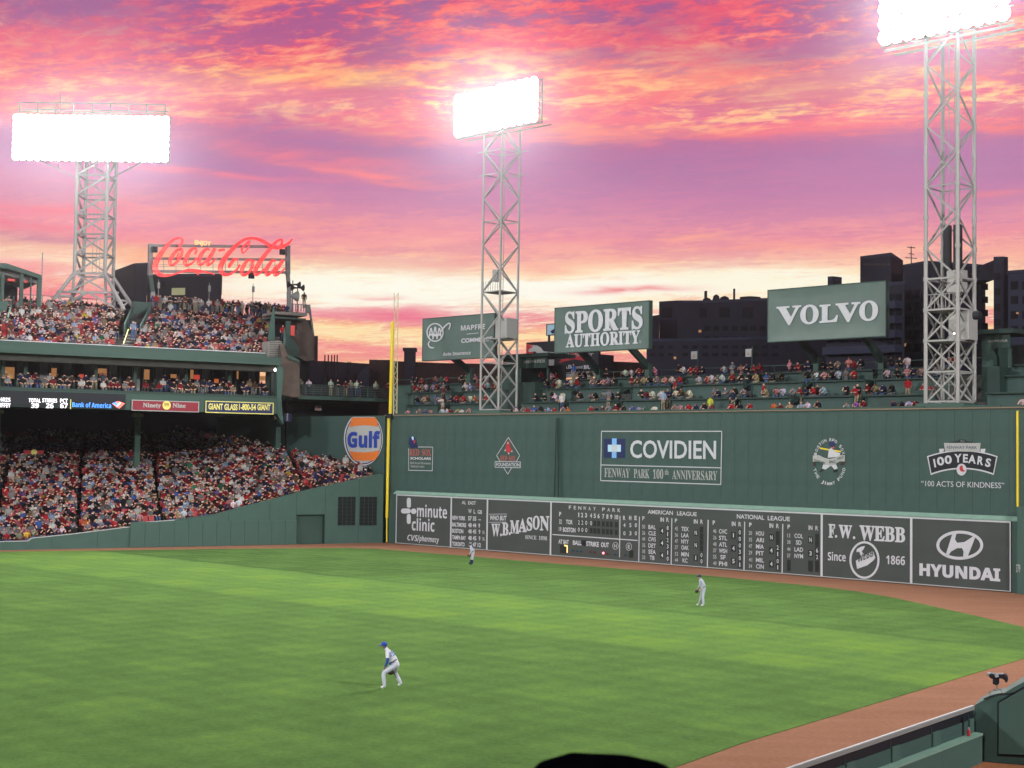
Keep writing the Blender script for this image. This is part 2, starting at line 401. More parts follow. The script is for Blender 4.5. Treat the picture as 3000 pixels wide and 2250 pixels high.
def lettering(parent, F, s, st, s0, s1, z0, z1, d, mt, shear=0.0, rise=0.0, name='lettering', rot=0.0):
    v, f = glyphs(s, st)
    if not f: return None
    x0, x1 = v[:, 0].min(), v[:, 0].max(); H = caph(st); sx_ = (s1-s0)/(x1-x0); sz = (z1-z0)/H
    P = []
    cxm, czm = (s0+s1)/2, (z0+z1)/2
    for x, y, _ in v:
        X = s0+(x-x0)*sx_ + shear*(y*sz); Z = z0 + y*sz + rise*((x-x0)*sx_)
        if rot:
            a, b = X-cxm, Z-czm; X = cxm+a*math.cos(rot)-b*math.sin(rot); Z = czm+a*math.sin(rot)+b*math.cos(rot)
        P.append((X, d, Z))
    q = MB(F); q.add(P, f)
    wm = WM[parent.name]
    me = bpy.data.meshes.new('lettering'); M = wm.inverted() @ F
    me.from_pydata([M @ p for p in q.v], [], q.f); me.materials.append(mt)
    o = put(name, me, parent, wm); return o
Z1 = (1130, 850, 3.568); Z2 = (1700, 800, 3.687); Z3 = (2250, 700, 2.949); Z4 = (1130, 1200, 3.687)
Z5 = (1600, 1200, 3.318); Z6 = (2100, 1200, 3.016); Z7 = (2500, 1200, 2.764); Z8 = (2200, 1850, 2.765)
ZA = (0, 250, 2.4578); ZB = (0, 750, 2.4578); ZC = (400, 650, 4.148); ZD = (750, 650, 2.765); ZE = (500, 1100, 3.0157); ZF = (0, 1150, 3.3183)
def q(Z, x, y): return (Z[0]+x/Z[2], Z[1]+y/Z[2])
def TC(parent, Z, s, xc, yc, w, h, mt, st='semi', F=None, d=-.315, shear=0.0, rise=0.0, name='lettering', rot=0.0):
    """lettering centred on a spot of the wall; w, h = its size as seen, in units of the zoomed view"""
    F = F or FM
    px, py = q(Z, xc, yc); a = hit(F, px, py, d); l = hit(F, px-w/2/Z[2], py, d)[0]; r = hit(F, px+w/2/Z[2], py, d)[0]
    zt = hit(F, px, py-h/2/Z[2], d)[1]; zb = hit(F, px, py+h/2/Z[2], d)[1]
    return lettering(parent, F, s, st, l, r, zb, zt, d, mt, shear, rise, name, rot)
def rect(parent, Z, x0, y0, x1, y1, mt, F=None, d=-.315, th=.012, name='panel'):
    """flat box; x0..x1 as seen, z range taken at the left edge"""
    F = F or FM
    a = hit(F, *q(Z, x0, y0), d); b = hit(F, *q(Z, x0, y1), d); r = hit(F, *q(Z, x1, (y0+y1)/2), d)[0]
    return cube(parent, name, F, (a[0], d, b[1]), (r, d+th, a[1]), mt)
def line(parent, Z, x0, y0, x1, y1, w, mt, F=None, d=-.315, name='border', th=.01):
    F = F or FM
    a = hit(F, *q(Z, x0, y0), d); b = hit(F, *q(Z, x1, y1), d)
    tz = abs(b[1]-a[1])/math.hypot(b[0]-a[0], b[1]-a[1])
    A, B = (a[0], d, a[1]), (b[0], d, b[1])
    return beam(parent, name, A, B, th, mt, 4, F, h=w) if tz < .95 else beam(parent, name, A, B, w, mt, 4, F, h=th)
def poly(parent, Z, pts, mt, F=None, d=-.315, th=.01, name='emblem'):
    F = F or FM
    P = [hit(F, *q(Z, x, y), d) for x, y in pts]
    b = MB(F); b.prism(P, d, d+th); return b.build(name, mt, parent)
def ring(parent, Z, xc, yc, rx, ry, w, mt, F=None, d=-.315, name='ring', n=40, a0=0, a1=360, rot=0, w1=None):
    F = F or FM; b = MB(F); P = []
    for k in range(n+1):
        a = R(a0+(a1-a0)*k/n); ww = w if w1 is None else w+(w1-w)*math.sin(math.pi*k/n)
        for rr in (0, ww):
            x, y = (rx-rr)*math.cos(a), -(ry-rr)*math.sin(a)
            X = xc+x*math.cos(rot)-y*math.sin(rot); Yy = yc+x*math.sin(rot)+y*math.cos(rot)
            s, z = hit(F, *q(Z, X, Yy), d); P.append((s, d, z))
    b.add(P, [(2*k, 2*k+1, 2*k+3, 2*k+2) for k in range(n)])
    wm = WM[parent.name]; me = bpy.data.meshes.new('ring'); M = wm.inverted() @ F
    me.from_pydata([M @ p for p in b.v], [], b.f); me.materials.append(mt); return put(name, me, parent, wm)
def disc(parent, Z, xc, yc, rx, ry, mt, F=None, d=-.315, name='disc', n=24):
    F = F or FM
    return poly(parent, Z, [(xc+rx*math.cos(2*math.pi*k/n), yc-ry*math.sin(2*math.pi*k/n)) for k in range(n)], mt, F, d, .012, name)
def arctext(parent, Z, s, xc, yc, rx, ry, a0, a1, w, h, mt, st='semi', F=None, d=-.02, inner=False):
    n = len(s)
    for i, ch in enumerate(s):
        if ch == ' ': continue
        a = R(a0+(a1-a0)*i/(n-1)); x = xc+rx*math.cos(a); y = yc-ry*math.sin(a)
        ww = w*(.35 if ch in 'I1' else 1)
        TC(parent, Z, ch, x, y, ww, h, mt, st, F, d, rot=(a-math.pi/2) if not inner else (a+math.pi/2))
# ------------------------------------------------------------------ ground
def sheet(name, pts, z, mt, kind='structure', th=0.0):
    b = MB(); n = len(pts)
    if th: b.vprism([(p[0], p[1]) for p in pts], z-th, z)
    else: b.add([(p[0], p[1], z) for p in pts], [tuple(range(n))])
    o = b.build(name, mt, None, I4); tag(o, kind=kind); return o
def dirt_mat():
    m = mat('warning_track_dirt', (.255, .108, .062), .95, .0, spec=.0)
    t = m.node_tree; b = t.nodes['Principled BSDF']; tc = t.nodes.new('ShaderNodeTexCoord')
    def nz(sc, det, rot=0, sx=1):
        mp = t.nodes.new('ShaderNodeMapping'); mp.inputs['Rotation'].default_value = (0, 0, rot); mp.inputs['Scale'].default_value = (sx, 1, 1)
        n = t.nodes.new('ShaderNodeTexNoise'); n.inputs['Scale'].default_value = sc; n.inputs['Detail'].default_value = det
        t.links.new(tc.outputs['Object'], mp.inputs[0]); t.links.new(mp.outputs[0], n.inputs['Vector']); return n.outputs[0]
    a = nz(.25, 4); g = nz(7, 8); k = nz(1.4, 4, R(-52), .15)
    def m2(op, x, y):
        n = t.nodes.new('ShaderNodeMath'); n.operation = op
        for i, v in enumerate((x, y)):
            if isinstance(v, (int, float)): n.inputs[i].default_value = v
            else: t.links.new(v, n.inputs[i])
        return n.outputs[0]
    f = m2('ADD', m2('ADD', m2('MULTIPLY', a, .35), m2('MULTIPLY', g, .75)), m2('MULTIPLY', k, .55))
    mr = t.nodes.new('ShaderNodeMapRange'); t.links.new(f, mr.inputs[0]); mr.inputs[1].default_value = .4; mr.inputs[2].default_value = 1.25
    cr_ = t.nodes.new('ShaderNodeValToRGB'); t.links.new(mr.outputs[0], cr_.inputs[0])
    cr_.color_ramp.elements[0].color = (.170, .082, .052, 1); cr_.color_ramp.elements[1].color = (.290, .150, .098, 1)
    t.links.new(cr_.outputs[0], b.inputs['Base Color'])
    bp = t.nodes.new('ShaderNodeBump'); bp.inputs['Strength'].default_value = .5; bp.inputs['Distance'].default_value = .03
    t.links.new(g, bp.inputs['Height']); t.links.new(bp.outputs[0], b.inputs['Normal'])
    return m
DIRT = dirt_mat()
def grass_mat():
    m = mat('outfield_grass', (.05, .12, .025), .9); t = m.node_tree; b = t.nodes['Principled BSDF']
    b.inputs['Specular IOR Level'].default_value = .0
    tc = t.nodes.new('ShaderNodeTexCoord'); sp_ = t.nodes.new('ShaderNodeSeparateXYZ')
    mp = t.nodes.new('ShaderNodeMapping')
    ang = math.atan2(FM.col[0][1], FM.col[0][0]); o = FM.translation
    # object coords -> (s, d) of the wall frame
    mp.vector_type = 'TEXTURE'; mp.inputs['Location'].default_value = (o.x, o.y, 0); mp.inputs['Rotation'].default_value = (0, 0, ang)
    t.links.new(tc.outputs['Object'], mp.inputs[0]); t.links.new(mp.outputs[0], sp_.inputs[0])
    S, D = sp_.outputs[0], sp_.outputs[1]
    def M(op, x, y=0.0):
        n = t.nodes.new('ShaderNodeMath'); n.operation = op
        for i, v in enumerate((x, y)):
            if isinstance(v, (int, float)): n.inputs[i].default_value = v
            else: t.links.new(v, n.inputs[i])
        return n.outputs[0]
    def NZ(sc, det, scale=(1, 1, 1), vec=None, rough=.55):
        p = t.nodes.new('ShaderNodeMapping'); p.inputs['Scale'].default_value = scale
        n = t.nodes.new('ShaderNodeTexNoise'); n.inputs['Scale'].default_value = sc; n.inputs['Detail'].default_value = det; n.inputs['Roughness'].default_value = rough
        t.links.new(vec or mp.outputs[0], p.inputs[0]); t.links.new(p.outputs[0], n.inputs['Vector']); return n.outputs[0]
    def SM(x, a, c, lo=0, hi=1):
        n = t.nodes.new('ShaderNodeMapRange'); n.interpolation_type = 'SMOOTHSTEP'; t.links.new(x, n.inputs[0])
        for i, v in zip((1, 2, 3, 4), (a, c, lo, hi)): n.inputs[i].default_value = v
        return n.outputs[0]
    wob = M('MULTIPLY', M('SUBTRACT', NZ(.35, 2), .5), 1.2)
    dd = M('ADD', D, wob); ss = M('ADD', S, wob)
    def band(x, a, b_, e=.5): return M('MULTIPLY', SM(x, a-e, a+e), SM(x, b_-e, b_+e, 1, 0))
    bright = band(dd, -38.5, -26.6)                                            # broad light lane along the wall
    dark1 = M('MULTIPLY', band(dd, -26.6, -15.5), band(ss, -60, 26.5, .6))
    dark2 = SM(dd, -40, -38.0, 1, 0)
    far = band(ss, 27, 90, .6)
    w1 = M('SINE', M('MULTIPLY', ss, 2*math.pi/7.2)); w2 = M('SINE', M('MULTIPLY', dd, 2*math.pi/6.4))
    w1 = SM(w1, -.45, .45, -1, 1); w2 = SM(w2, -.45, .45, -1, 1)
    chk = M('MULTIPLY', w1, w2)
    blot = NZ(.42, 4); blot2 = NZ(.13, 3); fine = NZ(5, 8, rough=.78); mid = NZ(1.6, 5)
    f = M('ADD', M('MULTIPLY', bright, .21), M('MULTIPLY', dark1, -.14))
    f = M('ADD', f, M('MULTIPLY', dark2, .07))
    f = M('ADD', f, M('MULTIPLY', M('MULTIPLY', chk, M('ADD', .4, blot)), .042)); u1 = M('SINE', M('MULTIPLY', ss, 2*math.pi/1.7)); u2 = M('SINE', M('MULTIPLY', dd, 2*math.pi/1.5)); f = M('ADD', f, M('MULTIPLY', M('ADD', u1, u2), .034)); f = M('ADD', f, M('MULTIPLY', w1, .02)); f = M('ADD', f, M('MULTIPLY', w2, .02))
    f = M('ADD', f, M('MULTIPLY', M('SUBTRACT', blot, .5), .18)); f = M('ADD', f, M('MULTIPLY', M('SUBTRACT', blot2, .5), .18))
    f = M('ADD', f, M('MULTIPLY', M('SUBTRACT', mid, .5), .26)); f = M('ADD', f, M('MULTIPLY', M('SUBTRACT', fine, .5), .85)); f = M('ADD', f, M('MULTIPLY', M('SUBTRACT', NZ(28, 2, rough=.7), .5), .55)); f = M('ADD', f, .47)
    cr_ = t.nodes.new('ShaderNodeValToRGB'); t.links.new(f, cr_.inputs[0]); e = cr_.color_ramp.elements
    e[0].position = .12; e[0].color = (.040, .076, .024, 1); e[1].position = .86; e[1].color = (.126, .212, .042, 1)
    k = e.new(.42); k.color = (.070, .126, .038, 1); k = e.new(.62); k.color = (.088, .160, .046, 1)
    t.links.new(cr_.outputs[0], b.inputs['Base Color'])
    bp = t.nodes.new('ShaderNodeBump'); bp.inputs['Strength'].default_value = .6; bp.inputs['Distance'].default_value = .03
    t.links.new(fine, bp.inputs['Height']); t.links.new(bp.outputs[0], b.inputs['Normal'])
    return m
GRASS = grass_mat()
sheet('ground', [(-900, -200, 0), (900, -200, 0), (900, 1500, 0), (-900, 1500, 0)], -.02, DCONC)
track = [FS @ Vector((-60, 0, 0)), FS.translation, FM @ Vector((0, 0, 0)), FM @ Vector((WALL_L+4, 0, 0)), Vector((48, 78, 0)), Vector((40, 64, 0)), Vector((8.6, 34, 0)), Vector((-12, 10, 0)), Vector((-90, 0, 0)), Vector((-110, 80, 0))]
sheet('warning_track', track, 0.0, DIRT)
gpts = [(0, 1617), (400, 1612), (750, 1607.5), (1000, 1606), (1100, 1608), (1200, 1616), (1300, 1624), (1390, 1631), (1500, 1641), (1600, 1649.5), (1771, 1663), (2042, 1684), (2246, 1704), (2400, 1719), (2517, 1734), (2620, 1752), (2720, 1774), (2860, 1805), (3000, 1838)]
gr = [G(x, y) for x, y in gpts]
gr += [Vector((24.6, 70.8, 0)), Vector((25.4, 68.2, 0)), Vector((24.6, 65.2, 0))]
gr += [G(3000, 1930), G(2826, 1982), G(2653, 2035), G(2416, 2106), G(2178, 2177), G(1975, 2250), Vector((-10, 22, 0)), Vector((-40, 12, 0)), Vector((-88, 22, 0)), Vector((-95, 70, 0)), FS @ Vector((-52, -2.2, 0))]
sheet('grass_field', gr, .018, GRASS, th=.014)

# ------------------------------------------------------------------ the tall green outfield wall
WTOP = hit(FM, 1135, 1219)[1]
LZ = hit(FM, 1162, 1441)[1]                    # ledge height
wall = thing('outfield_wall', 'tall green outfield wall with painted logos above the dark hand operated scoreboard', 'wall', fm(FM, 0, 0))
PW = 1.218; n_p = int(WALL_L/PW)+1
b = MB(); b.box((0, 0, 0), (PW-.012, .16, (WTOP-LZ)/2-.006)); pm = b.mesh(GREEN, I4)
for j in range(2):
    for i in range(n_p):
        put('panel', pm, wall, fm(FM, i*PW, 0, LZ+j*(WTOP-LZ)/2) @ Matrix.Identity(4))
SX1 = n_p*PW
cube(wall, 'wall_core', FM, (-.6, .17, 0), (SX1+.2, 1.3, WTOP-.25), GREEN)
cube(wall, 'lower_backing', FM, (0, -.02, 0), (SX1, .16, LZ-.02), GREEN)
cube(wall, 'wall_cap', FM, (-.6, -.10, WTOP+.004), (SX1+.2, .30, WTOP+.09), TAN)
sL = hit(FM, 1160, 1447, -.3); sR = hit(FM, 2963, 1531, -.3)
ZT, ZBt = sL[1], .05
b = MB(FM); b.add([(sL[0]-.3, 0, LZ+.10), (sR[0]+.75, 0, LZ+.10), (sR[0]+.75, -.36, ZT+.05), (sL[0]-.3, -.36, ZT+.05), (sL[0]-.3, 0, ZT-.02), (sR[0]+.75, 0, ZT-.02), (sR[0]+.75, -.36, ZT-.02), (sL[0]-.3, -.36, ZT-.02)],
                  [(0, 1, 2, 3), (3, 2, 6, 7), (0, 3, 7, 4), (1, 5, 6, 2), (4, 7, 6, 5)]); b.build('ledge', LEDGE, wall)
# number 310 and end trim
TC(wall, Z4, '310', 62, 1256, 68, 56, DULLW, 'semi', d=-.05, name='distance_marker')
cube(wall, 'end_trim', FM, (sR[0]+.02, -.30, 0), (sR[0]+.75, -.03, ZT-.03), GREEN)
cube(wall, 'end_trim', FM, (0.0, -.12, 0), (sL[0]-.02, -.03, ZT-.03), GREEN)

SB = -.30
def board(px0, px1, label, name='advertising_panel', cat='sign', group=None):
    s0 = hit(FM, px0, 1500, SB)[0]; s1 = hit(FM, px1, 1520, SB)[0]
    t = thing(name, label, cat, fm(FM, (s0+s1)/2, SB, ZBt), group)
    cube(t, 'board', FM, (s0+.002, SB, ZBt), (s1-.002, -.03, ZT-.03), SLATE)
    fr = .10
    cube(t, 'frame_rail', FM, (s0+.002, SB-.03, ZT-.03-fr), (s1-.002, SB-.002, ZT-.03), WHITE)
    cube(t, 'frame_rail', FM, (s0+.002, SB-.03, ZBt), (s1-.002, SB-.002, ZBt+.06), DULLW)
    cube(t, 'frame_stile', FM, (s0+.002, SB-.03, ZBt+.062), (s0+.08, SB-.002, ZT-.032-fr), WHITE)
    cube(t, 'frame_stile', FM, (s1-.08, SB-.03, ZBt+.062), (s1-.002, SB-.002, ZT-.032-fr), WHITE)
    return t, s0, s1
# 1 clinic
t, s0, s1 = board(1161, 1322, 'dark clinic and pharmacy advertising panel with white plus, nearest the foul pole')
def pill(parent, Z, x0, y0, x1, y1, mt):
    r = min(x1-x0, y1-y0)/2; P = []
    for k in range(24):
        a = 2*math.pi*k/24; cx_ = (x1-r) if math.cos(a) > 0 else (x0+r); cy_ = (y0+r) if math.sin(a) > 0 else (y1-r)
        P.append((cx_+r*math.cos(a), cy_-r*math.sin(a)))
    return poly(parent, Z, P, mt, name='plus_arm')
pill(t, Z4, 165, 1068, 270, 1122, WHITE); pill(t, Z4, 272, 1068, 330, 1128, WHITE)
pill(t, Z4, 228, 952, 272, 1060, WHITE); pill(t, Z4, 228, 1128, 270, 1235, WHITE)
TC(t, Z4, 'minute', 500, 1102, 325, 128, WHITE, 'sans', d=-.315); TC(t, Z4, 'clinic', 405, 1248, 245, 128, WHITE, 'sans')
TC(t, Z4, 'CVS', 290, 1385, 112, 62, WHITE, 'sansit'); TC(t, Z4, '/', 352, 1390, 26, 74, WHITE, 'sansit'); TC(t, Z4, 'pharmacy', 468, 1398, 215, 58, WHITE, 'sansit', rise=-.01)
# 2 standings
t, s0, s1 = board(1322, 1428, 'dark standings board headed AL EAST with white team names', 'standings_board', 'scoreboard')
TC(t, Z4, 'AL  EAST', 898, 1006, 152, 36, WHITE, 'semi'); TC(t, Z4, 'W', 910, 1096, 36, 44, WHITE); TC(t, Z4, 'L', 960, 1100, 20, 44, WHITE); TC(t, Z4, 'GB', 1016, 1105, 48, 40, WHITE)
for nm, y, a, b_, c_, wn in [('NEW YORK', 1170, '57', '35', '\u2013', 143), ('BALTIMORE', 1243, '48', '44', '9', 150), ('BOSTON', 1310, '48', '45', '9\u00bd', 120), ('TAMPA BAY', 1382, '48', '45', '9\u00bd', 148), ('TORONTO', 1452, '45', '47', '12', 134)]:
    TC(t, Z4, nm, 718+wn/2, y, wn, 42, WHITE, 'bold', rise=.0); TC(t, Z4, a, 909, y+4, 38, 44, WHITE, 'bold'); TC(t, Z4, b_, 959, y+6, 38, 44, WHITE, 'bold')
    if c_ == '\u2013': TC(t, Z4, c_, 1015, y+14, 28, 42, WHITE, 'bold')
    elif len(c_) == 2 and c_[0] == '9': TC(t, Z4, '9', 1013, y+9, 18, 44, WHITE, 'bold'); TC(t, Z4, '\u00bd', 1056, y+14, 24, 34, WHITE, 'semi')
    else: TC(t, Z4, c_, 1010, y+10, 34 if len(c_) > 1 else 18, 44, WHITE, 'bold')
# 3 mason
t, s0, s1 = board(1428, 1614.5, 'dark advertising panel with rising white slab lettering and small banner')
TC(t, Z4, 'WHO BUT', 1212, 1172, 180, 50, WHITE, 'bold', rise=.02, shear=.12)
for (x0, y0, x1, y1) in [(1115, 1130, 1310, 1128), (1115, 1218, 1305, 1215)]: line(t, Z4, x0, y0, x1, y1, .035, WHITE)
for ch, xc, yc, w, h in [('W', 1188, 1300, 92, 130), ('.', 1246, 1298, 20, 130), ('B', 1292, 1290, 68, 135), ('.', 1340, 1284, 20, 136), ('M', 1392, 1268, 98, 140), ('A', 1478, 1252, 90, 140), ('S', 1553, 1236, 62, 138), ('O', 1625, 1222, 76, 142), ('N', 1716, 1228, 100, 150)]:
    TC(t, Z4, ch, xc, yc, w, h, WHITE, 'serifx', rise=.04, name='letter')
TC(t, Z4, 'SINCE  1898', 1625, 1384, 235, 40, WHITE, 'serif')
# 4 main board
t, s0, s1 = board(1614.5, 2408, 'long dark hand operated scoreboard with line score and out of town results', 'manual_scoreboard', 'scoreboard')
def sp5(s, xc, yc, w, h, st='semi', m=None, Z=Z5): return TC(t, Z, s, xc, yc, w, h, m or WHITE, st)
for i, ch in enumerate('FENWAY'): sp5(ch, 232+i*47.5, 950+i*2.6, 30 if ch in 'WN' else 22, 34)
for i, ch in enumerate('PARK'): sp5(ch, 558+i*50, 970+i*2.6, 26, 34)
sp5('P', 137, 1014, 20, 40, 'bold')
for ch, x in zip(['1', '2', '3', '4', '5', '6', '7', '8', '9', '10'], [317, 350, 388, 437, 473, 510, 556, 595, 633, 684]):
    sp5(ch, x, 1022+(x-317)*.06, 10 if ch == '1' else 20 if ch != '10' else 34, 42, 'bold')
for ch, x in zip('RHE', [759, 817, 870]): sp5(ch, x, 1052, 22, 40, 'bold')
sp5('32', 139, 1088, 26, 42); sp5('TOR', 225, 1092, 64, 42, 'bold'); sp5('19', 136, 1160, 24, 40); sp5('BOSTON', 224, 1168, 122, 42, 'bold')
def slot5(x, y, w, h, Z=Z5): rect(t, Z, x-w/2, y-h/2, x+w/2, y+h/2, SLOT, d=-.308, th=.006, name='number_slot')
for i, x in enumerate([318, 352, 390, 437, 473, 510, 556, 595, 633, 682]):
    slot5(x, 1096+(x-318)*.06, 28, 52); slot5(x, 1166+(x-318)*.075, 28, 52)
    if i < 4: sp5('2200'[i], x, 1096+(x-318)*.06, 19, 40)
    if i < 3: sp5('000'[i], x, 1166+(x-318)*.075, 19, 40)
for x, a, b_ in [(761, '4', '0'), (819, '5', '3'), (872, '0', '0')]: sp5(a, x, 1123, 20, 38); sp5(b_, x, 1202, 20, 38)
line(t, Z5, 62, 1214, 888, 1272, .075, WHITE, name='divider')
for x0, y0, x1, y1 in [(718, 1032, 714, 1436), (907, 1040, 900, 1480), (1222, 1056, 1215, 1508), (1575, 1072, 1567, 1540)]: line(t, Z5, x0, y0, x1, y1, .075 if x0 != 1575 else .09, WHITE, d=-.318, name='divider')
for x0, y0, x1, y1 in [(246, 990, 240, 1424), (583, 1010, 577, 1450)]: line(t, Z6, x0, y0, x1, y1, .08, WHITE, d=-.318, name='divider')
sp5('AT BAT', 170, 1284, 100, 40, 'bold'); sp5('BALL', 302, 1294, 84, 42, 'bold'); sp5('STRIKE', 450, 1306, 124, 44, 'bold'); sp5('OUT', 572, 1314, 78, 44, 'bold')
rect(t, Z5, 346, 1268, 386, 1322, BLACKP, d=-.33, th=.01, name='blank_plate')
ring(t, Z5, 674, 1325, 29, 36, 4, WHITE); sp5('H', 674, 1325, 24, 34); ring(t, Z5, 804, 1332, 28, 38, 4, WHITE); sp5('E', 804, 1332, 20, 34)
rect(t, Z5, 136, 1312, 212, 1394, SLOT, d=-.308, th=.006, name='number_slot')
line(t, Z5, 176, 1320, 206, 1326, .10, AMBL, d=-.33, name='lit_digit'); line(t, Z5, 205, 1322, 204, 1392, .09, AMBL, d=-.335, name='lit_digit')
rect(t, Z5, 808, 1366, 848, 1438, SLOT, d=-.308, th=.006, name='number_slot')
def bulb(x, y, m_, r=11):
    a = hit(FM, *q(Z5, x, y), SB)
    b = MB(FM); b.lathe((a[0], SB-.03, a[1]), [(.09, .028), (.085, -.01), (.06, -.04), (.02, -.055)], 10, 'y'); b.build('count_lamp', m_, t)
for x, y, m_ in [(262, 1370, DBULB), (302, 1372, DBULB), (340, 1376, DBULB), (432, 1382, DRBULB), (473, 1388, DRBULB), (557, 1395, REDL), (597, 1398, DRBULB), (673, 1404, DBULB), (770, 1412, DBULB)]: bulb(x, y, m_)
for i, w_ in enumerate([('AMERICAN', 1110, 998, 245), ('LEAGUE', 1368, 1012, 192)]): sp5(w_[0], w_[1], w_[2], w_[3], 38)
sp5('P', 946, 1056, 20, 38); sp5('IN', 1128, 1068, 34, 40, 'bold'); sp5('R', 1181, 1071, 24, 40)
sp5('P', 1263, 1078, 22, 38); sp5('IN', 1454, 1087, 38, 40, 'bold'); sp5('R', 1512, 1090, 26, 40)
sp5('P', 1630, 1098, 22, 40, 'bold')
def col(Z, xn, xt, xi, xr, rows, nts, runs, inn, dy, w_t, hh=40):
    for k, (n_, nm) in enumerate(rows):
        y = nts+dy[k]
        TC(t, Z, n_, xn, y-4, 30 if n_[0] != '1' else 26, hh-4, DULLW, 'semi'); TC(t, Z, nm, xt, y, w_t*(1 if len(nm) > 2 else .66), hh, WHITE, 'semi')
    for k, (r_) in enumerate(runs):
        slot5(xr, nts+dy[k]+8, 34, 56, Z)
        if r_: TC(t, Z, r_, xr, nts+dy[k]+8, 9 if r_ == '1' else 18, hh, WHITE, 'semi')
    for k, i_ in enumerate(inn):
        y = nts+(dy[2*k]+dy[2*k+1])/2+5; slot5(xi, y, 42, 60, Z)
        if i_: TC(t, Z, i_, xi, y, 9 if i_ == '1' else 22, hh, WHITE, 'semi')
col(Z5, 948, 1030, 1127, 1181, [('50', 'BAL'), ('26', 'CLE'), ('44', 'CWS'), ('35', 'DET'), ('18', 'SEA'), ('33', 'TB')], 1142, list('812310'), list('444'), [0, 60, 118, 180, 240, 298], 72)
col(Z5, 1266, 1350, 1454, 1510, [('45', 'TEX'), ('36', 'LAA'), ('47', 'NYY'), ('57', 'OAK'), ('53', 'MIN'), ('44', 'KC')], 1160, ['', '', '', '', '0', '0'], ['N', 'N', '1'], [0, 62, 122, 182, 246, 306], 72)
sp5('NATIONAL', 298, 948, 242, 38, Z=Z6); sp5('LEAGUE', 548, 962, 196, 38, Z=Z6)
for x, y in [(149, 1008), (482, 1024), (828, 1043)]: sp5('IN', x, y, 34, 38, 'bold', Z=Z6); sp5('R', x+55, y+4, 24, 38, 'semi', Z=Z6)
sp5('P', 297, 1017, 22, 36, 'bold', Z=Z6); sp5('P', 636, 1034, 22, 36, 'bold', Z=Z6)
Z6b = (2100, 1200, 3.016)
col(Z6b, -18, 55, 147, 203, [('46', 'CHC'), ('26', 'STL'), ('48', 'ATL'), ('37', 'WSH'), ('55', 'SF'), ('49', 'PHI')], 1076, list('000301'), list('145'), [0, 58, 116, 172, 228, 286], 72, 37)
col(Z6b, 297, 381, 482, 538, [('20', 'HOU'), ('35', 'ARI'), ('47', 'MIA'), ('29', 'PIT'), ('41', 'MIL'), ('34', 'CIN')], 1094, ['', '', '2', '1', '0', '1'], ['N', '4', '4'], [0, 58, 116, 174, 236, 292], 70, 37)
col(Z6b, 636, 724, 828, 886, [('13', 'COL'), ('38', 'SD'), ('44', 'LAD'), ('57', 'NYM')], 1116, ['', '', '6', '2'], ['N', '3'], [0, 58, 120, 178], 76, 37)
for y in (1352, 1400): slot5(636, y, 34, 50, Z6b); slot5(828, y+5, 42, 50, Z6b); slot5(886, y+8, 34, 50, Z6b)
# 5 supplier with bell logo
t, s0, s1 = board(2408, 2670, 'dark advertising panel with white serif name and ringed hand emblem')
TC(t, Z6, 'F', 1016, 1070, 58, 118, WHITE, 'serifx'); TC(t, Z6, '.', 1054, 1072, 20, 112, WHITE, 'serifx')
TC(t, Z6, 'W', 1136, 1076, 118, 112, WHITE, 'serifx')
TC(t, Z6, '.', 1213, 1084, 22, 112, WHITE, 'serifx')
TC(t, Z7, 'WEBB', 235, 1004, 370, 118, WHITE, 'serifx')
TC(t, Z6, 'Since', 1060, 1300, 158, 72, WHITE, 'sans'); TC(t, Z7, '1866', 342, 1220, 152, 70, WHITE, 'sans')
ring(t, Z7, 90, 1218, 122, 152, 17, WHITE)
poly(t, Z7, [(48, 1150), (62, 1125), (100, 1105), (92, 1135), (75, 1145), (60, 1200), (20, 1290), (45, 1272), (112, 1262), (165, 1215), (178, 1205), (165, 1150), (140, 1165), (80, 1195), (92, 1150), (96, 1122)][::1], WHITE, d=-.313, name='hand_emblem') if False else None
poly(t, Z7, [(20, 1225), (60, 1195), (160, 1145), (178, 1200), (162, 1222), (110, 1262), (30, 1290)], WHITE, name='emblem_bell')
poly(t, Z7, [(25, 1155), (28, 1130), (62, 1110), (94, 1104), (84, 1128), (66, 1150), (88, 1172), (58, 1192), (50, 1150)], WHITE, name='emblem_handle')
TC(t, Z7, 'WEBB', 98, 1215, 128, 56, SLATE, 'sans', d=-.335, rise=.42)
# 6 car maker
t, s0, s1 = board(2670, 2962, 'dark advertising panel with white oval slanted H emblem, at the far end of the board')
ring(t, Z7, 862, 1098, 190, 118, 24, WHITE)
poly(t, Z7, [(745, 1185), (800, 1012), (836, 1000), (822, 1050), (840, 1078), (900, 1072), (950, 1040), (978, 1020), (985, 1040), (925, 1190), (888, 1200), (893, 1150), (880, 1122), (840, 1122), (790, 1150), (768, 1185)], WHITE, name='oval_emblem')
TC(t, Z7, 'HYUNDAI', 862, 1315, 655, 98, WHITE, 'sansx', rise=-.0)

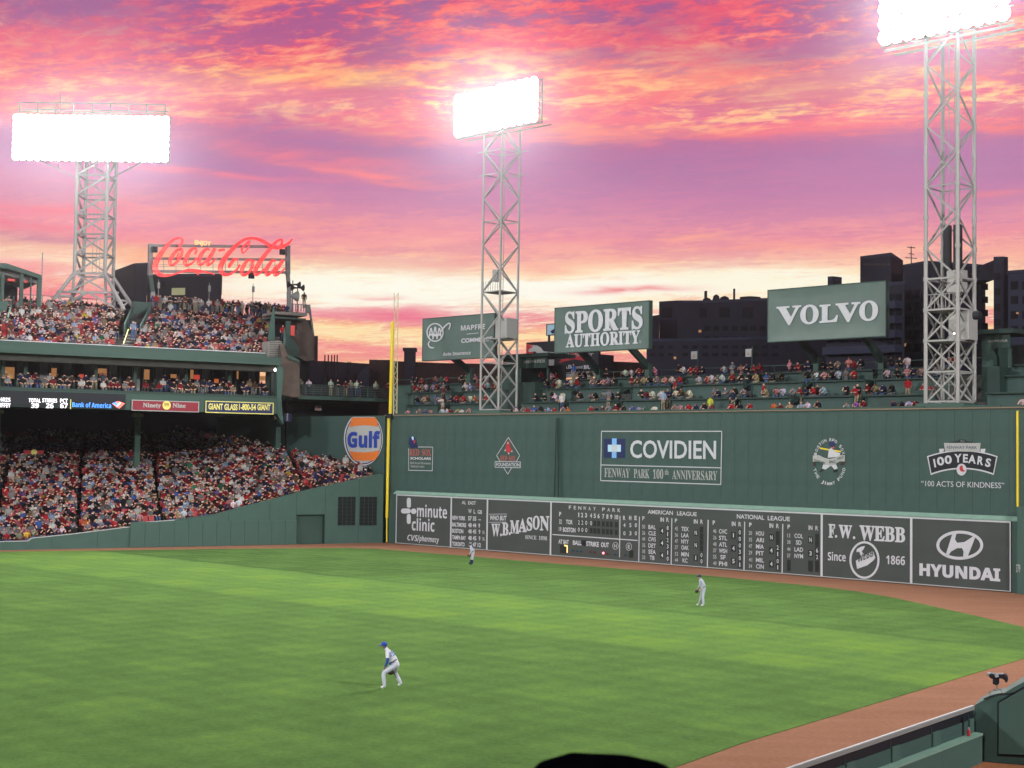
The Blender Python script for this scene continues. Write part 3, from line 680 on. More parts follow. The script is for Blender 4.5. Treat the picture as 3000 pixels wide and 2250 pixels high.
# ------------------------------------------------------------------ logos painted on the upper wall
WS = -.03
def wsign(label, px, py):
    s, z = hit(FM, px, py, 0); return thing('painted_wall_sign', label, 'sign', fm(FM, s, WS, z))
t = wsign('small white outlined square logo with red lettering under a blue cap', 1230, 1340)
for x0, y0, x1, y1 in [(248, 655, 503, 661), (503, 661, 509, 405), (248, 655, 248, 420), (350, 404, 509, 405)]: line(t, Z4, x0, y0, x1, y1, .05, WHITE, d=WS)
poly(t, Z4, [(244, 385), (248, 330), (262, 300), (290, 286), (318, 300), (328, 345), (335, 378), (358, 410), (320, 405), (290, 420), (262, 405), (255, 380)], NAVYP, d=WS, name='cap_emblem')
poly(t, Z4, [(278, 300), (290, 288), (302, 300), (298, 330), (288, 330)], PALEBL, d=WS-.015, name='cap_emblem'); poly(t, Z4, [(302, 322), (320, 330), (318, 360), (304, 368)], REDP, d=WS-.015, name='cap_emblem')
TC(t, Z4, 'RED', 310, 462, 105, 66, PINKR, 'serif', d=WS); TC(t, Z4, 'SOX', 440, 465, 100, 66, PINKR, 'serif', d=WS); TC(t, Z4, 'SCHOLARS', 377, 527, 224, 26, WHITE, 'bold', d=WS)
TC(t, Z4, 'Beth Israel Deaconess', 375, 577, 222, 24, DULLW, 'serif', d=WS); TC(t, Z4, 'Medical Center', 343, 613, 152, 24, DULLW, 'serif', d=WS)
t = wsign('small white diamond logo holding a red sock above a boxed word', 1487, 1330)
P = [(1325, 300), (1447, 495), (1415, 560)]
for a, b_ in [((1325, 300), (1447, 495)), ((1325, 300), (1198, 497)), ((1198, 497), (1235, 556)), ((1447, 495), (1412, 560)), ((1275, 628), (1318, 697)), ((1318, 697), (1360, 630)), ((1181, 560), (1457, 565)), ((1181, 623), (1455, 628)), ((1181, 560), (1181, 623)), ((1457, 565), (1455, 628))]: line(t, Z4, *a, *b_, .05, WHITE, d=WS)
poly(t, Z4, [(1310, 345), (1338, 342), (1342, 395), (1352, 425), (1372, 440), (1366, 458), (1340, 455), (1330, 482), (1318, 470), (1300, 448), (1286, 440), (1300, 400)], REDP, d=WS, name='sock_emblem')
for x, y in [(1290, 440), (1362, 452), (1328, 474), (1320, 362)]: disc(t, Z4, x, y, 7, 9, WHITE, d=WS-.015, name='sock_patch')
TC(t, Z4, 'RED', 1275, 525, 72, 56, PINKR, 'serif', d=WS); TC(t, Z4, 'SOX', 1367, 527, 70, 56, PINKR, 'serif', d=WS); TC(t, Z4, 'FOUNDATION', 1320, 594, 254, 36, WHITE, 'semi', d=WS)
t = wsign('large white framed health company sign with blue cross square', 1937, 1340)
for a, b_ in [((538, 211), (1707, 211)), ((1707, 211), (1698, 728)), ((538, 211), (530, 690)), ((530, 690), (1698, 728)), ((534, 538), (1702, 566))]: line(t, Z5, *a, *b_, .07, WHITE, d=WS)
rect(t, Z5, 562, 282, 767, 467, NAVYP, d=WS, name='cross_field'); rect(t, Z5, 640, 280, 684, 470, SKYBL, d=WS-.012, th=.008, name='cross_bar'); rect(t, Z5, 600, 341, 726, 409, PALEBL, d=WS-.022, th=.008, name='cross_bar'); rect(t, Z5, 638, 341, 690, 409, WHITE, d=WS-.03, th=.006, name='cross_centre')
TC(t, Z5, 'COVIDIEN', 1235, 386, 835, 170, WHITE, 'semi', d=WS)
for s_, xc, w in [('FENWAY', 690, 248), ('PARK', 928, 152), ('100', 1088, 100), ('ANNIVERSARY', 1444, 438)]: TC(t, Z5, s_, xc, 615+(xc-690)*.03, w, 86, DULLW, 'serif' if s_ != '100' else 'serif', d=WS)
TC(t, Z5, 'th', 1172, 608, 36, 52, DULLW, 'serif', d=WS)
t = wsign('round charity logo with circular white lettering and a banner ribbon', 2430, 1350)
arctext(t, Z6, 'BOSTON RED SOX', 996, 455, 132, 190, 160, 22, 21, 27, WHITE)
arctext(t, Z6, 'THE JIMMY FUND', 994, 450, 140, 205, 204, 338, 22, 27, WHITE, inner=True)
# plain generic batter figure with bat behind the ribbon
poly(t, Z6, [(910, 333), (1000, 350), (1098, 365), (1095, 378), (1000, 362), (912, 348)], YEL, d=WS, name='bat_shape')
disc(t, Z6, 1018, 305, 30, 26, NAVYP, d=WS-.012, name='cap_shape'); disc(t, Z6, 1024, 330, 15, 16, PINKR, d=WS-.01, name='face_shape')
poly(t, Z6, [(992, 350), (1010, 340), (1050, 372), (1090, 385), (1088, 408), (1050, 420), (980, 425), (985, 390)], WHITE, d=WS-.014, name='shirt_shape')
poly(t, Z6, [(940, 480), (1050, 475), (1068, 520), (1040, 530), (1010, 495), (960, 530), (930, 520)], WHITE, d=WS, name='trouser_shape'); poly(t, Z6, [(905, 545), (930, 525), (945, 535), (915, 556)], BLACKP, d=WS-.012, name='shoe_shape'); poly(t, Z6, [(1028, 530), (1066, 528), (1064, 553), (1030, 555)], BLACKP, d=WS-.012, name='shoe_shape')
RB = [(848, 405), (900, 402), (945, 425), (992, 436), (1040, 428), (1085, 402), (1130, 402)]
poly(t, Z6, RB+[(x, y+56) for x, y in RB[::-1]], DULLW, d=WS-.03, name='ribbon')
poly(t, Z6, [(848, 462), (868, 462), (876, 500), (850, 496)], BRICK, d=WS-.006, name='ribbon_tail'); poly(t, Z6, [(1108, 460), (1130, 462), (1124, 492), (1088, 488)], BRICK, d=WS-.006, name='ribbon_tail')
for s_, xc, yc, w, rs in [('TOGETHER', 905, 446, 100, -.42), ('SINCE', 1020, 462, 58, .1), ('1953', 1090, 438, 56, .5)]: TC(t, Z6, s_, xc, yc, w, 24, MGREEN, 'semi', d=WS-.045, rise=rs*.6)
t = wsign('black arched anniversary sign with small red sock disc and white lettering below', 2820, 1370)
def archpts(xc, yc, r, a0, a1, n=14): return [(xc+r*math.cos(R(a0+(a1-a0)*k/n)), yc-r*math.sin(R(a0+(a1-a0)*k/n))) for k in range(n+1)]
poly(t, Z7, archpts(882, 1180, 852, 109.6, 70.4)+archpts(882, 1180, 698, 68.6, 111.4), WHITE, d=WS, name='sign_border')
poly(t, Z7, archpts(882, 1180, 842, 109.0, 71.0)+archpts(882, 1180, 710, 69.4, 110.6), BLACKP, d=WS-.014, name='sign_field')
poly(t, Z7, [(694, 318), (733, 316), (733, 336), (700, 350)], WHITE, d=WS-.004, name='sign_wing'); poly(t, Z7, [(1030, 318), (1070, 318), (1062, 352), (1030, 340)], WHITE, d=WS-.004, name='sign_wing')
poly(t, Z7, [(733, 270), (1032, 270), (1022, 342), (743, 337)], DULLW, d=WS-.02, name='sign_plate'); TC(t, Z7, 'FENWAY PARK', 880, 306, 245, 24, NAVYP, 'reg', d=WS-.035)
poly(t, Z7, [(762, 268), (850, 252), (855, 242), (908, 242), (912, 254), (1000, 268)], BLACKP, d=WS-.005, name='sign_crest'); TC(t, Z7, '1912', 882, 255, 32, 12, DULLW, 'reg', d=WS-.03)
for ch, xc, yc, w, ro in [('1', 658, 432, 14, .2), ('0', 706, 416, 58, .14), ('0', 768, 404, 58, .1), ('Y', 848, 392, 58, .03), ('E', 908, 393, 40, -.02), ('A', 962, 400, 62, -.08), ('R', 1030, 412, 48, -.14), ('S', 1092, 428, 44, -.18)]: TC(t, Z7, ch, xc, yc, w, 66, WHITE, 'bold', d=WS-.03, rot=ro)
disc(t, Z7, 876, 486, 40, 48, WHITE, d=WS-.03, name='sock_disc')
poly(t, Z7, [(868, 452), (884, 454), (888, 485), (905, 494), (892, 504), (870, 500), (858, 480)], REDP, d=WS-.045, name='sock_emblem')
TC(t, Z7, '\u201c100 ACTS OF KINDNESS\u201d', 886, 606, 672, 44, WHITE, 'reg', d=WS)
# ladder on the wall
lad = thing('wall_ladder', 'thin dark green ladder running down the wall between the logos', 'ladder', fm(FM, *[hit(FM, 1637, 1464)[0], -.1, LZ+.2]))
for (x0, y0, x1, y1, dd) in [(98, 78, 78, 850, -.10), (118, 78, 112, 855, -.10), (108, 78, 118, 855, -.34), (134, 78, 146, 850, -.34)]:
    a = hit(FM, *q(Z5, x0, y0), dd); b_ = hit(FM, *q(Z5, x1, y1), dd); beam(lad, 'rail', (a[0], dd, a[1]), (b_[0], dd, b_[1]), .045, DGREEN, 4, FM)
for k in range(22):
    y = 95+k*34; a = hit(FM, *q(Z5, 112-k*.5, y), -.2); beam(lad, 'rung', (a[0]-.16, -.2, a[1]), (a[0]+.22, -.2, a[1]), .025, DGREEN, 4, FM)
# end of the big wall: dark centre field wall turning away, yellow line
ye = hit(FM, 2981, 1203)[0]
ft = thing('yellow_line_post', 'thin yellow vertical line at the far end of the tall green wall', 'pole', fm(FM, ye, -.06, LZ+.3))
a0 = hit(FM, *q(Z7, 1330, 10), -.06); a1 = hit(FM, *q(Z7, 1325, 785), -.06)
beam(ft, 'post', (a0[0], -.06, a1[1]), (a0[0], -.06, a0[1]), .11, YEL, 4, FM)
cw = thing('centre_field_wall', 'lower green padded wall with a white number beyond the scoreboard end', 'wall', fm(FM, SX1+.8, -.6))
for k in range(8):
    cube(cw, 'pad', FM, (SX1-.35+k*1.5, -.75, 0), (SX1-.35+k*1.5+1.48, -.25, 5.3), GREEN2)
cube(cw, 'upper_screen', FM, (SX1+.02, .2, 5.35), (SX1+12, .6, WTOP-.3), DGREEN)
TC(cw, Z7, '379', 1335, 1285, 34, 62, DULLW, 'semi', d=-.765, name='distance_marker')
# ------------------------------------------------------------------ seats on top of the wall
SOF = lambda px, d=0.0: hit(FM, px, 1150, d)[0]
deck = thing('wall_top_terrace', 'green stepped terraces with drink counters built on top of the tall wall', 'terrace', fm(FM, 0, 0, WTOP))
S_END = SX1+16
cube(deck, 'floor_slab', FM, (-1.0, .32, 10.0), (S_END, 2.25, 10.8), DCONC)
TIERS = [(2.3, 12.45, 11.85), (4.3, 13.65, 13.05), (5.8, 14.45, 13.85)]     # depth, counter height, floor behind it
A1 = SOF(1408, .4); A2 = SOF(2712, .4)       # light tower feet
def aisles(lst, d): return [(SOF(a, d), SOF(b_, d)) for a, b_ in lst]
AIS = {0: aisles([(1285, 1318), (1640, 1664), (1802, 1822), (1938, 1966), (2140, 2168), (2318, 2350), (2500, 2538)], 2.3),
       1: aisles([(1325, 1356), (1676, 1694), (1818, 1850), (1968, 1996), (2178, 2202), (2352, 2384), (2538, 2562)], 4.3),
       2: aisles([(1355, 1375), (1995, 2010), (2220, 2235), (2560, 2580)], 5.8)}
BACKD = 8.6
for i, (d, z, fl) in enumerate(TIERS):
    segs = []; x = SOF(1195, d) if i < 2 else SOF(1155, d)
    nxt = TIERS[i+1][0] if i < 2 else BACKD
    blocks = sorted(AIS[i]+[(A1-.5, A1+3.0), (A2-.4, A2+3.3)])
    for a, b_ in blocks+[(S_END, S_END)]:
        if a-x > .6:
            L_ = a-x; n = max(1, round(L_/4)); w = L_/n
            for k in range(n):
                cube(deck, 'terrace_wall', FM, (x+k*w, d, 10.85+i*.4), (x+(k+1)*w-.015, d+.12, z-.06), GREEN)
                cube(deck, 'counter', FM, (x+k*w, d-.22, z-.05), (x+(k+1)*w-.01, d+.34, z), GREEN2 if i < 2 else MGREEN)
                cube(deck, 'counter_lip', FM, (x+k*w, d-.24, z-.10), (x+(k+1)*w-.01, d-.225, z-.005), DGREEN)
        x = max(x, b_)
    for a, b_ in AIS[i]:
        # side walls, steps and a sloping handrail in the stair gap
        cube(deck, 'stair_wall', FM, (a-.08, d-.1, 10.9), (a-.005, nxt-.02, z), MGREEN); cube(deck, 'stair_wall', FM, (b_+.005, d-.1, 10.9), (b_+.08, nxt-.02, z), DGREEN)
        for k in range(4): cube(deck, 'step', FM, (a, d+k*.4, 10.9), (b_, d+k*.4+.4, fl-1.0+(k+1)*.25), DCONC)
        beam(deck, 'handrail', (b_-.1, d-1.0, fl+.1), (b_-.1, d+1.0, z+.5), .05, MGREEN, 4, FM)
    cube(deck, 'floor_slab', FM, (x and SOF(1150, d), d+.13, 10.2), (S_END, nxt-.01, fl), DCONC)
cube(deck, 'back_wall', FM, (SOF(1150, BACKD), BACKD, 10.0), (S_END, BACKD+.3, 13.9), DGREEN)
# front counter in segments along the wall edge
x = SOF(1165, .2); k = 0
while x < S_END:
    w = 2.6
    if not (A1-.9 < x+w/2 < A1+3.4 or A2-.8 < x+w/2 < A2+3.6):
        cube(deck, 'counter', FM, (x, -.05, 11.50), (x+w-.05, .42, 11.56), LEDGE if False else GREEN2)
        cube(deck, 'counter_lip', FM, (x, -.08, 11.42), (x+w-.05, -.052, 11.555), DULLW if False else MGREEN)
        cube(deck, 'counter_post', FM, (x+.02, .02, WTOP+.09), (x+.10, .12, 11.50), MGREEN)
    x += w
cube(deck, 'front_kerb', FM, (-.4, .31, WTOP-.3), (S_END, .45, 11.38), MGREEN)
# railing round the top level
rx = SOF(1160, 7.9)
zr = 15.15
while rx < S_END:
    beam(deck, 'rail_post', (rx, 7.9, 13.85), (rx, 7.9, zr), .05, MGREEN, 4, FM)
    beam(deck, 'rail', (rx, 7.9, zr), (min(rx+2.2, S_END), 7.9, zr), .06, MGREEN, 4, FM)
    beam(deck, 'rail', (rx, 7.9, zr-.5), (min(rx+2.2, S_END), 7.9, zr-.5), .03, MGREEN, 4, FM); rx += 2.2
# left end wall by the foul pole
cube(deck, 'end_wall', FM, (-1.0, .5, 10.5), (SOF(1192, 2.3), 2.2, 11.3), MGREEN)
for k, (a, d, z) in enumerate([(1150, 2.3, 12.6), (1150, 4.3, 13.7)]):
    cube(deck, 'end_wall', FM, (SOF(1146, d), d, 10.4), (SOF(1212-8*k, d), d+.15, z+.6), MGREEN)

# ------------------------------------------------------------------ light towers and lamp banks
_lampmesh = {}
def lamp_mesh(r):
    b = MB()
    b.lathe((0, 0, 0), [(r*.25, .42), (r*.45, .34), (r*.80, .16), (r, .02)], 10, 'y'); n = len(b.f); b.m = [0]*n
    b.mi = 1; b.lathe((0, 0, 0), [(r*.97, .015), (r*.9, -.03), (r*.6, -.10), (r*.1, -.13)], 10, 'y')
    return b.mesh([HOUS, LIT], I4)
def lampbank(parent, F, s0, s1, d, z0, z1, nx, nz, tilt=0.0, top=False):
    dx = (s1-s0)/nx; dz = (z1-z0)/nz; r = max(dx, dz)*.56
    me = lamp_mesh(r)
    lb = parent
    for j in range(nz+1):
        z = z0+j*dz
        beam(lb, 'bank_rail', (s0-.1, d+.35, z), (s1+.1, d+.35, z), .09, STEEL, 4, F)
    for i in range(0, nx+1, 2):
        beam(lb, 'bank_upright', (s0+i*dx, d+.45, z0-.15), (s0+i*dx, d+.45, z1+.15), .10, STEEL, 4, F)
    tl = Matrix.Rotation(R(14), 4, 'X')
    for j in range(nz):
        for i in range(nx):
            put('floodlight_lamp', me, lb, F @ Matrix.Translation((s0+(i+.5)*dx, d-.1, z0+(j+.5)*dz)) @ tl)
    return dx, dz
def truss(parent, F, c, w, z0, z1, nlev, leg=.20, brace=.09, w1=None, style='z'):
    """four legs with diagonal bracing; c = front-left foot (s, d)"""
    w1 = w1 or w; off = (w-w1)/2
    def cor(k, z):
        f = (z-z0)/(z1-z0); ww = w+(w1-w)*f; o = off*f
        return (c[0]+o+(ww if k in (1, 2) else 0), c[1]+o+(ww if k in (2, 3) else 0), z)
    for k in range(4): beam(parent, 'leg', cor(k, z0), cor(k, z1), leg, STEEL, 8, F)
    zs = [z0+(z1-z0)*i/nlev for i in range(nlev+1)]
    for i in range(nlev):
        for k in range(4):
            a, b_ = (k, (k+1) % 4)
            if style == 'z':
                up = (i+k) % 2
                beam(parent, 'brace', cor(a if up else b_, zs[i]), cor(b_ if up else a, zs[i+1]), brace, STEEL, 4, F)
            elif style == 'x':
                beam(parent, 'brace', cor(a, zs[i]), cor(b_, zs[i+1]), brace, STEEL, 4, F); beam(parent, 'brace', cor(b_, zs[i]), cor(a, zs[i+1]), brace, STEEL, 4, F)
            else:
                beam(parent, 'brace', cor(a, zs[i]), cor(b_, zs[i+1]), brace*1.1, STEEL, 4, F)
                beam(parent, 'strut', cor(a, zs[i+1]), cor(b_, zs[i+1]), brace, GSTEEL, 4, F)
    return cor
def collar(parent, F, cor, z, w=.09, m_=None):
    for k in range(4): beam(parent, 'strut', cor(k, z), cor((k+1) % 4, z), w, m_ or STEEL, 4, F)
def ladder(parent, F, s, d, z0, z1, m_=None):
    m_ = m_ or STEEL
    for o in (-.2, .2): beam(parent, 'ladder_rail', (s+o, d, z0), (s+o, d, z1), .04, m_, 4, F)
    z = z0+.3
    while z < z1: beam(parent, 'ladder_rung', (s-.2, d, z), (s+.2, d, z), .025, m_, 4, F); z += .9
BANKS = []
# middle tower
MTz1 = hit(FM, 1470, 392, 1.5)[1]
mt = thing('floodlight_tower', 'white lattice floodlight tower at the middle, rising between two green billboards', 'light tower', fm(FM, A1+1.1, 1.5, 11.4), 'stadium floodlight towers')
cor = truss(mt, FM, (A1, .4), 2.15, 11.75, MTz1+.4, 12, .21, .095, style='z')
zz = [11.75+(MTz1-11.35)*i/12 for i in range(13)]
for i in (0, 2, 3, 5, 8, 10, 11): collar(mt, FM, cor, zz[i] if i else 11.8, .08)
for i in range(3):
    for k in range(4): beam(mt, 'brace', cor((k+1) % 4 if (i+k) % 2 else k, zz[i]), cor(k if (i+k) % 2 else (k+1) % 4, zz[i+1]), .085, STEEL, 4, FM)
ladder(mt, FM, A1+1.2, 1.5, 11.8, MTz1)
cube(mt, 'plinth', FM, (A1-.55, -.02, WTOP+.1), (A1+2.75, 2.2, 11.72), GREEN2)
for zpx in (938, 902): # equipment platforms
    pass
cube(mt, 'platform', FM, (A1+.05, .5, zz[3]-.05), (A1+2.1, 2.5, zz[3]+.05), STEEL)
cube(mt, 'equipment_cabinet', FM, (A1+1.15, .9, zz[3]+.07), (A1+2.5, 2.2, zz[3]+1.75), HOUS)
cube(mt, 'platform', FM, (A1+.05, .5, zz[5]-.05), (A1+2.1, 2.5, zz[5]+.05), STEEL)
cube(mt, 'equipment_cabinet', FM, (A1+.8, .8, zz[5]+.9), (A1+1.3, 1.3, zz[5]+1.9), HOUS)
for k in range(8): beam(mt, 'platform_rail_post', (A1+.1+k*.28, .45, zz[5]), (A1+.1+k*.28, .45, zz[5]+.9), .03, STEEL, 4, FM)
for i in (10, 11):
    beam(mt, 'stub_arm', (A1-.75, .4, zz[i]), (A1+.6, .4, zz[i]), .06, STEEL, 4, FM); beam(mt, 'stub_arm', (A1+1.6, 2.5, zz[i]), (A1+3.2, 2.5, zz[i]), .05, STEEL, 4, FM)
bl = hit(FM, 1336, 402, .0); br_ = hit(FM, 1578, 372, 0.); tl_ = hit(FM, 1336, 284, 0.)
lampbank(mt, FM, bl[0], br_[0], -.1, bl[1]+.1, tl_[1]-.1, 12, 7)
BANKS.append((FM, (bl[0]+br_[0])/2, -.58, (bl[1]+tl_[1])/2, br_[0]-bl[0]-.7, tl_[1]-bl[1]-.8, .9))
for fz in (bl[1]-.12,): beam(mt, 'bank_rail', (bl[0]-.1, .3, fz), (br_[0]+.1, .3, fz), .14, GSTEEL, 4, FM); beam(mt, 'bank_rail', (bl[0]-.1, 1.4, fz), (br_[0]+.1, 1.4, fz), .1, GSTEEL, 4, FM)
# far right tower
RTz1 = hit(FM, 2760, 120, 1.5)[1]
rt = thing('floodlight_tower', 'white lattice floodlight tower standing in front of the tall dark apartment block', 'light tower', fm(FM, A2+1.1, 1.5, 11.4), 'stadium floodlight towers')
NL = 12
cor = truss(rt, FM, (A2, .4), 2.25, 11.75, RTz1+.3, NL, .26, .10, style='z')
zz = [11.75+(RTz1+.3-11.75)*i/NL for i in range(NL+1)]
for i in (0, 1, 2, 3, 4, 7): collar(rt, FM, cor, zz[i] if i else 11.85, .12 if i < 5 else .08)
for i in (0, 1, 2, 3):
    for k in range(4): beam(rt, 'brace', cor((k+1) % 4 if (i+k) % 2 else k, zz[i]), cor(k if (i+k) % 2 else (k+1) % 4, zz[i+1]), .10, STEEL, 4, FM)
for k in range(4):
    for i in range(2, NL-1): 
        p = cor(k, zz[i]); beam(rt, 'leg_sleeve', (p[0], p[1], p[2]-.12), (p[0], p[1], p[2]+.12), .34, STEEL, 8, FM)
ladder(rt, FM, A2+1.0, 2.0, 11.8, RTz1)
cube(rt, 'plinth', FM, (A2-.5, -.02, WTOP+.1), (A2+2.9, 2.6, 11.72), GREEN2)
cube(rt, 'platform', FM, (A2+.1, .5, zz[2]-.05), (A2+2.2, 2.5, zz[2]+.05), STEEL); cube(rt, 'platform', FM, (A2+.1, .5, zz[3]-.05), (A2+2.2, 2.5, zz[3]+.05), STEEL)
cube(rt, 'equipment_cabinet', FM, (A2+1.2, 1.2, zz[2]+.06), (A2+2.6, 2.4, zz[2]+1.9), HOUS)
cube(rt, 'equipment_cabinet', FM, (A2+.9, 1.5, zz[3]+1.2), (A2+2.0, 2.2, zz[4]+.6), HOUS)
cube(rt, 'antenna_panel', FM, (A2+.55, 1.7, zz[4]+.7), (A2+1.0, 2.0, zz[5]+1.6), BLACKP); cube(rt, 'antenna_panel', FM, (A2+1.25, 1.7, zz[4]+.7), (A2+1.75, 2.0, zz[5]+1.6), BLACKP)
for k in range(9): beam(rt, 'platform_rail_post', (A2+.1+k*.26, .42, zz[3]), (A2+.1+k*.26, .42, zz[3]+1.0), .035, STEEL, 4, FM)
beam(rt, 'platform_rail', (A2+.1, .42, zz[3]+1.0), (A2+2.2, .42, zz[3]+1.0), .04, STEEL, 4, FM)
b = MB(FM); p = hit(FM, 2702+150, 925, .3); b.lathe((p[0]+.3, .2, p[1]), [(.05, -.3), (.28, -.2), (.28, .2), (.05, .3)], 10, 'x'); b.build('loudspeaker', BLACKP, rt)
b = MB(FM); b.lathe((A2+1.9, .6, zz[3]-1.6), [(.02, -.06), (.07, 0), (.02, .06)], 8); b.build('small_lamp', GLOWW, rt)
bl = hit(FM, 2590, 142, 0.); br_ = hit(FM, 2960, 84, 0.)
zt = bl[1]+4.9
dx = (br_[0]-bl[0])/11
lampbank(rt, FM, bl[0]-dx*.3, br_[0], -.1, bl[1]+.2, zt, 11, 5)
BANKS.append((FM, (bl[0]+br_[0])/2, -.62, (bl[1]+zt)/2, br_[0]-bl[0]-.9, zt-bl[1]-1.0, 1.0))
for dd in (.3, 1.6): beam(rt, 'bank_rail', (bl[0]-.1, dd, bl[1]-.1), (br_[0]+.1, dd, bl[1]-.1), .13, STEEL, 4, FM)
# left tower, behind the upper deck
LD = 29.0
FL = frame((0, (FS @ Vector((-36, 0, 0))).y), (1, 0))
lx = lambda px, py=700, d=LD: hit(FL, px, py, d)
p0 = lx(218, 800); p1 = lx(322, 800); ptop = lx(225, 470); pb = lx(218, 892)
lt = thing('floodlight_tower', 'wide white floodlight tower with splayed feet behind the upper deck crowd', 'light tower', fm(FL, (p0[0]+p1[0])/2, LD, pb[1]), 'stadium floodlight towers')
ww = (p1[0]-p0[0])*.86
cor = truss(lt, FL, (p0[0], LD), ww, p0[1], ptop[1]+.5, 6, .34, .15, style='h')
collar(lt, FL, cor, p0[1], .18)
for k, (ox, oy) in enumerate([(-2.3, -1.2), (2.3, -1.2), (2.3, 1.2), (-2.3, 1.2)]):
    a = cor(k, p0[1]); f_ = (a[0]+ox, a[1]+oy, pb[1]-.6); f2 = (a[0]+ox*.1, a[1], pb[1]-.6)
    beam(lt, 'foot', f_, a, .38, STEEL, 8, FL); beam(lt, 'foot', f2, a, .26, STEEL, 8, FL)
    m_ = Vector(a).lerp(Vector(f_), .62); m2 = Vector(a).lerp(Vector(f2), .62); beam(lt, 'strut', m_, m2, .2, STEEL, 4, FL)
    beam(lt, 'brace', m_, f2, .18, STEEL, 4, FL)
zmid = p0[1]+(pb[1]-p0[1])*.62
A_ = cor(0, p0[1]); B_ = cor(1, p0[1])
beam(lt, 'strut', (A_[0]-1.5, LD-.4, zmid), (B_[0]+1.5, LD-.4, zmid), .22, STEEL, 4, FL)
beam(lt, 'brace', A_, (B_[0]+.5, LD-.4, zmid), .16, STEEL, 4, FL); beam(lt, 'brace', B_, (A_[0]-.5, LD-.4, zmid), .16, STEEL, 4, FL)
beam(lt, 'brace', ((A_[0]+B_[0])/2, LD-.4, zmid), (B_[0]+1.8, LD-.6, pb[1]-.6), .18, STEEL, 4, FL); beam(lt, 'brace', ((A_[0]+B_[0])/2, LD-.4, zmid), (A_[0]-1.8, LD-.6, pb[1]-.6), .18, STEEL, 4, FL)
ladder(lt, FL, (A_[0]+B_[0])/2, LD+ww*.5, p0[1], ptop[1]); ladder(lt, FL, (A_[0]+B_[0])/2+.7, LD+ww*.5, p0[1], ptop[1])
a = lx(36, 472, LD-1.2); b_ = lx(493, 474, LD-1.2); c_ = lx(36, 332, LD-1.2)
lampbank(lt, FL, a[0], b_[0], LD-1.2, a[1]+.15, c_[1]-.15, 22, 7)
BANKS.append((FL, (a[0]+b_[0])/2, LD-1.72, (a[1]+c_[1])/2, b_[0]-a[0]-.8, c_[1]-a[1]-.9, .75))
g0 = lx(57, 300, LD-.6); g1 = lx(484, 305, LD-.6)
for zz_, dd in ((g0[1], LD-.6), (g0[1]-.35, LD+.8), (g0[1]-.9, LD-.6)): beam(lt, 'top_gantry_rail', (g0[0], dd, zz_), (g1[0], dd, zz_), .10, GSTEEL, 4, FL)
for k in range(9):
    x = g0[0]+(g1[0]-g0[0])*k/8; beam(lt, 'top_gantry_post', (x, LD-.6, c_[1]-.2), (x, LD-.6, g0[1]), .10, GSTEEL, 4, FL)
an = lx(177, 272, LD); beam(lt, 'antenna', (an[0], LD, c_[1]), (an[0], LD, an[1]), .07, GSTEEL, 4, FL)
for px0, px1 in ((120, 222), (425, 328)):
    u = lx(px0, 470, LD); v = lx(px1, 521, LD); beam(lt, 'bank_brace', (u[0], LD, u[1]), (v[0], LD, v[1]), .10, GSTEEL, 4, FL)
    m_ = lx((px0+px1)/2+ (-1 if px0 < 200 else 1)*0, 492, LD); beam(lt, 'bank_brace', (m_[0], LD, m_[1]), (lx(px0*.5+px1*.5, 470)[0], LD, a[1]), .08, GSTEEL, 4, FL)
# light actually thrown by the banks in view
for Fb, s_, d_, z_, sx_, sz_, k in BANKS:
    m4 = Fb @ Matrix.Translation((s_, d_, z_)) @ Matrix.Rotation(R(-90+5), 4, 'X')
    flood((0, 0, 0), (0, 0, -1), sx_, sz_, KW*k*2.0, 180, m4)
# towers out of the frame (first base roof, home plate, right field, bleachers)
for i, ((x, y), k) in enumerate(TOWERS_OUT):
    dv = (TGT-Vector((x, y, 0))); Fk = frame((x, y), (-dv.y, dv.x))
    t = thing('floodlight_tower', ['white floodlight tower behind the third base side outside the view', 'white floodlight tower behind home plate outside the view', 'white floodlight tower behind first base outside the view', 'white floodlight tower over the right field seats outside the view'][i], 'light tower', Fk, 'stadium floodlight towers')
    truss(t, Fk, (-1.5, .6), 3, 0, 50, 8, .3, .15, style='x')
    b = MB(Fk); b.box((-3.6, 0, 47.4), (3.6, .3, 51.6)); b.build('bank_frame', HOUS, t)
    b = MB(Fk)
    for jz in range(6):
        for ix in range(10):
            b.box((-3.5+ix*.70, -.12, 47.5+jz*.68), (-3.5+ix*.70+.55, -.004, 47.5+jz*.68+.55))
    o = b.build('lens_array', LIT, t); tag(o, kind='stuff')
    flood(Fk @ Vector((0, -.6, 49.5)), TGT + Vector((0, 0, 3)), 7, 4, KW*k, 105)

# ------------------------------------------------------------------ foul pole
fp = thing('foul_pole', 'tall yellow foul pole with a thin wire lattice screen beside it', 'foul pole', fm(FM, .15, -.3))
def pole(px0, py0, px1, py1, wpx, mt_, name, Y=None):
    Y = Y or (FM @ Vector((0, -.5, 0))).y
    a, b_ = at(px0, py0, Y), at(px1, py1, Y); w = wpx*Y/FPX
    return beam(fp, name, a, b_, w, mt_, 8)
pole(1133, 1588, 1133.5, 1517, 4, YEL, 'post'); pole(1133.5, 1517, 1139, 1222, 8.5, YEL, 'post'); pole(1143.5, 1216, 1150, 942, 10, YEL, 'upper_post')
pole(1141, 1225, 1141, 1212, 20, BLACKP, 'clamp')
Yp = (FM @ Vector((0, -.5, 0))).y
SCW = mat('screen_wire', (.50, .42, .25), .5)
for x0, x1 in ((1153, 1155), (1162.5, 1166.5)): beam(fp, 'screen_rail', at(x0, 1215, Yp), at(x1, 858, Yp), .07, SCW)
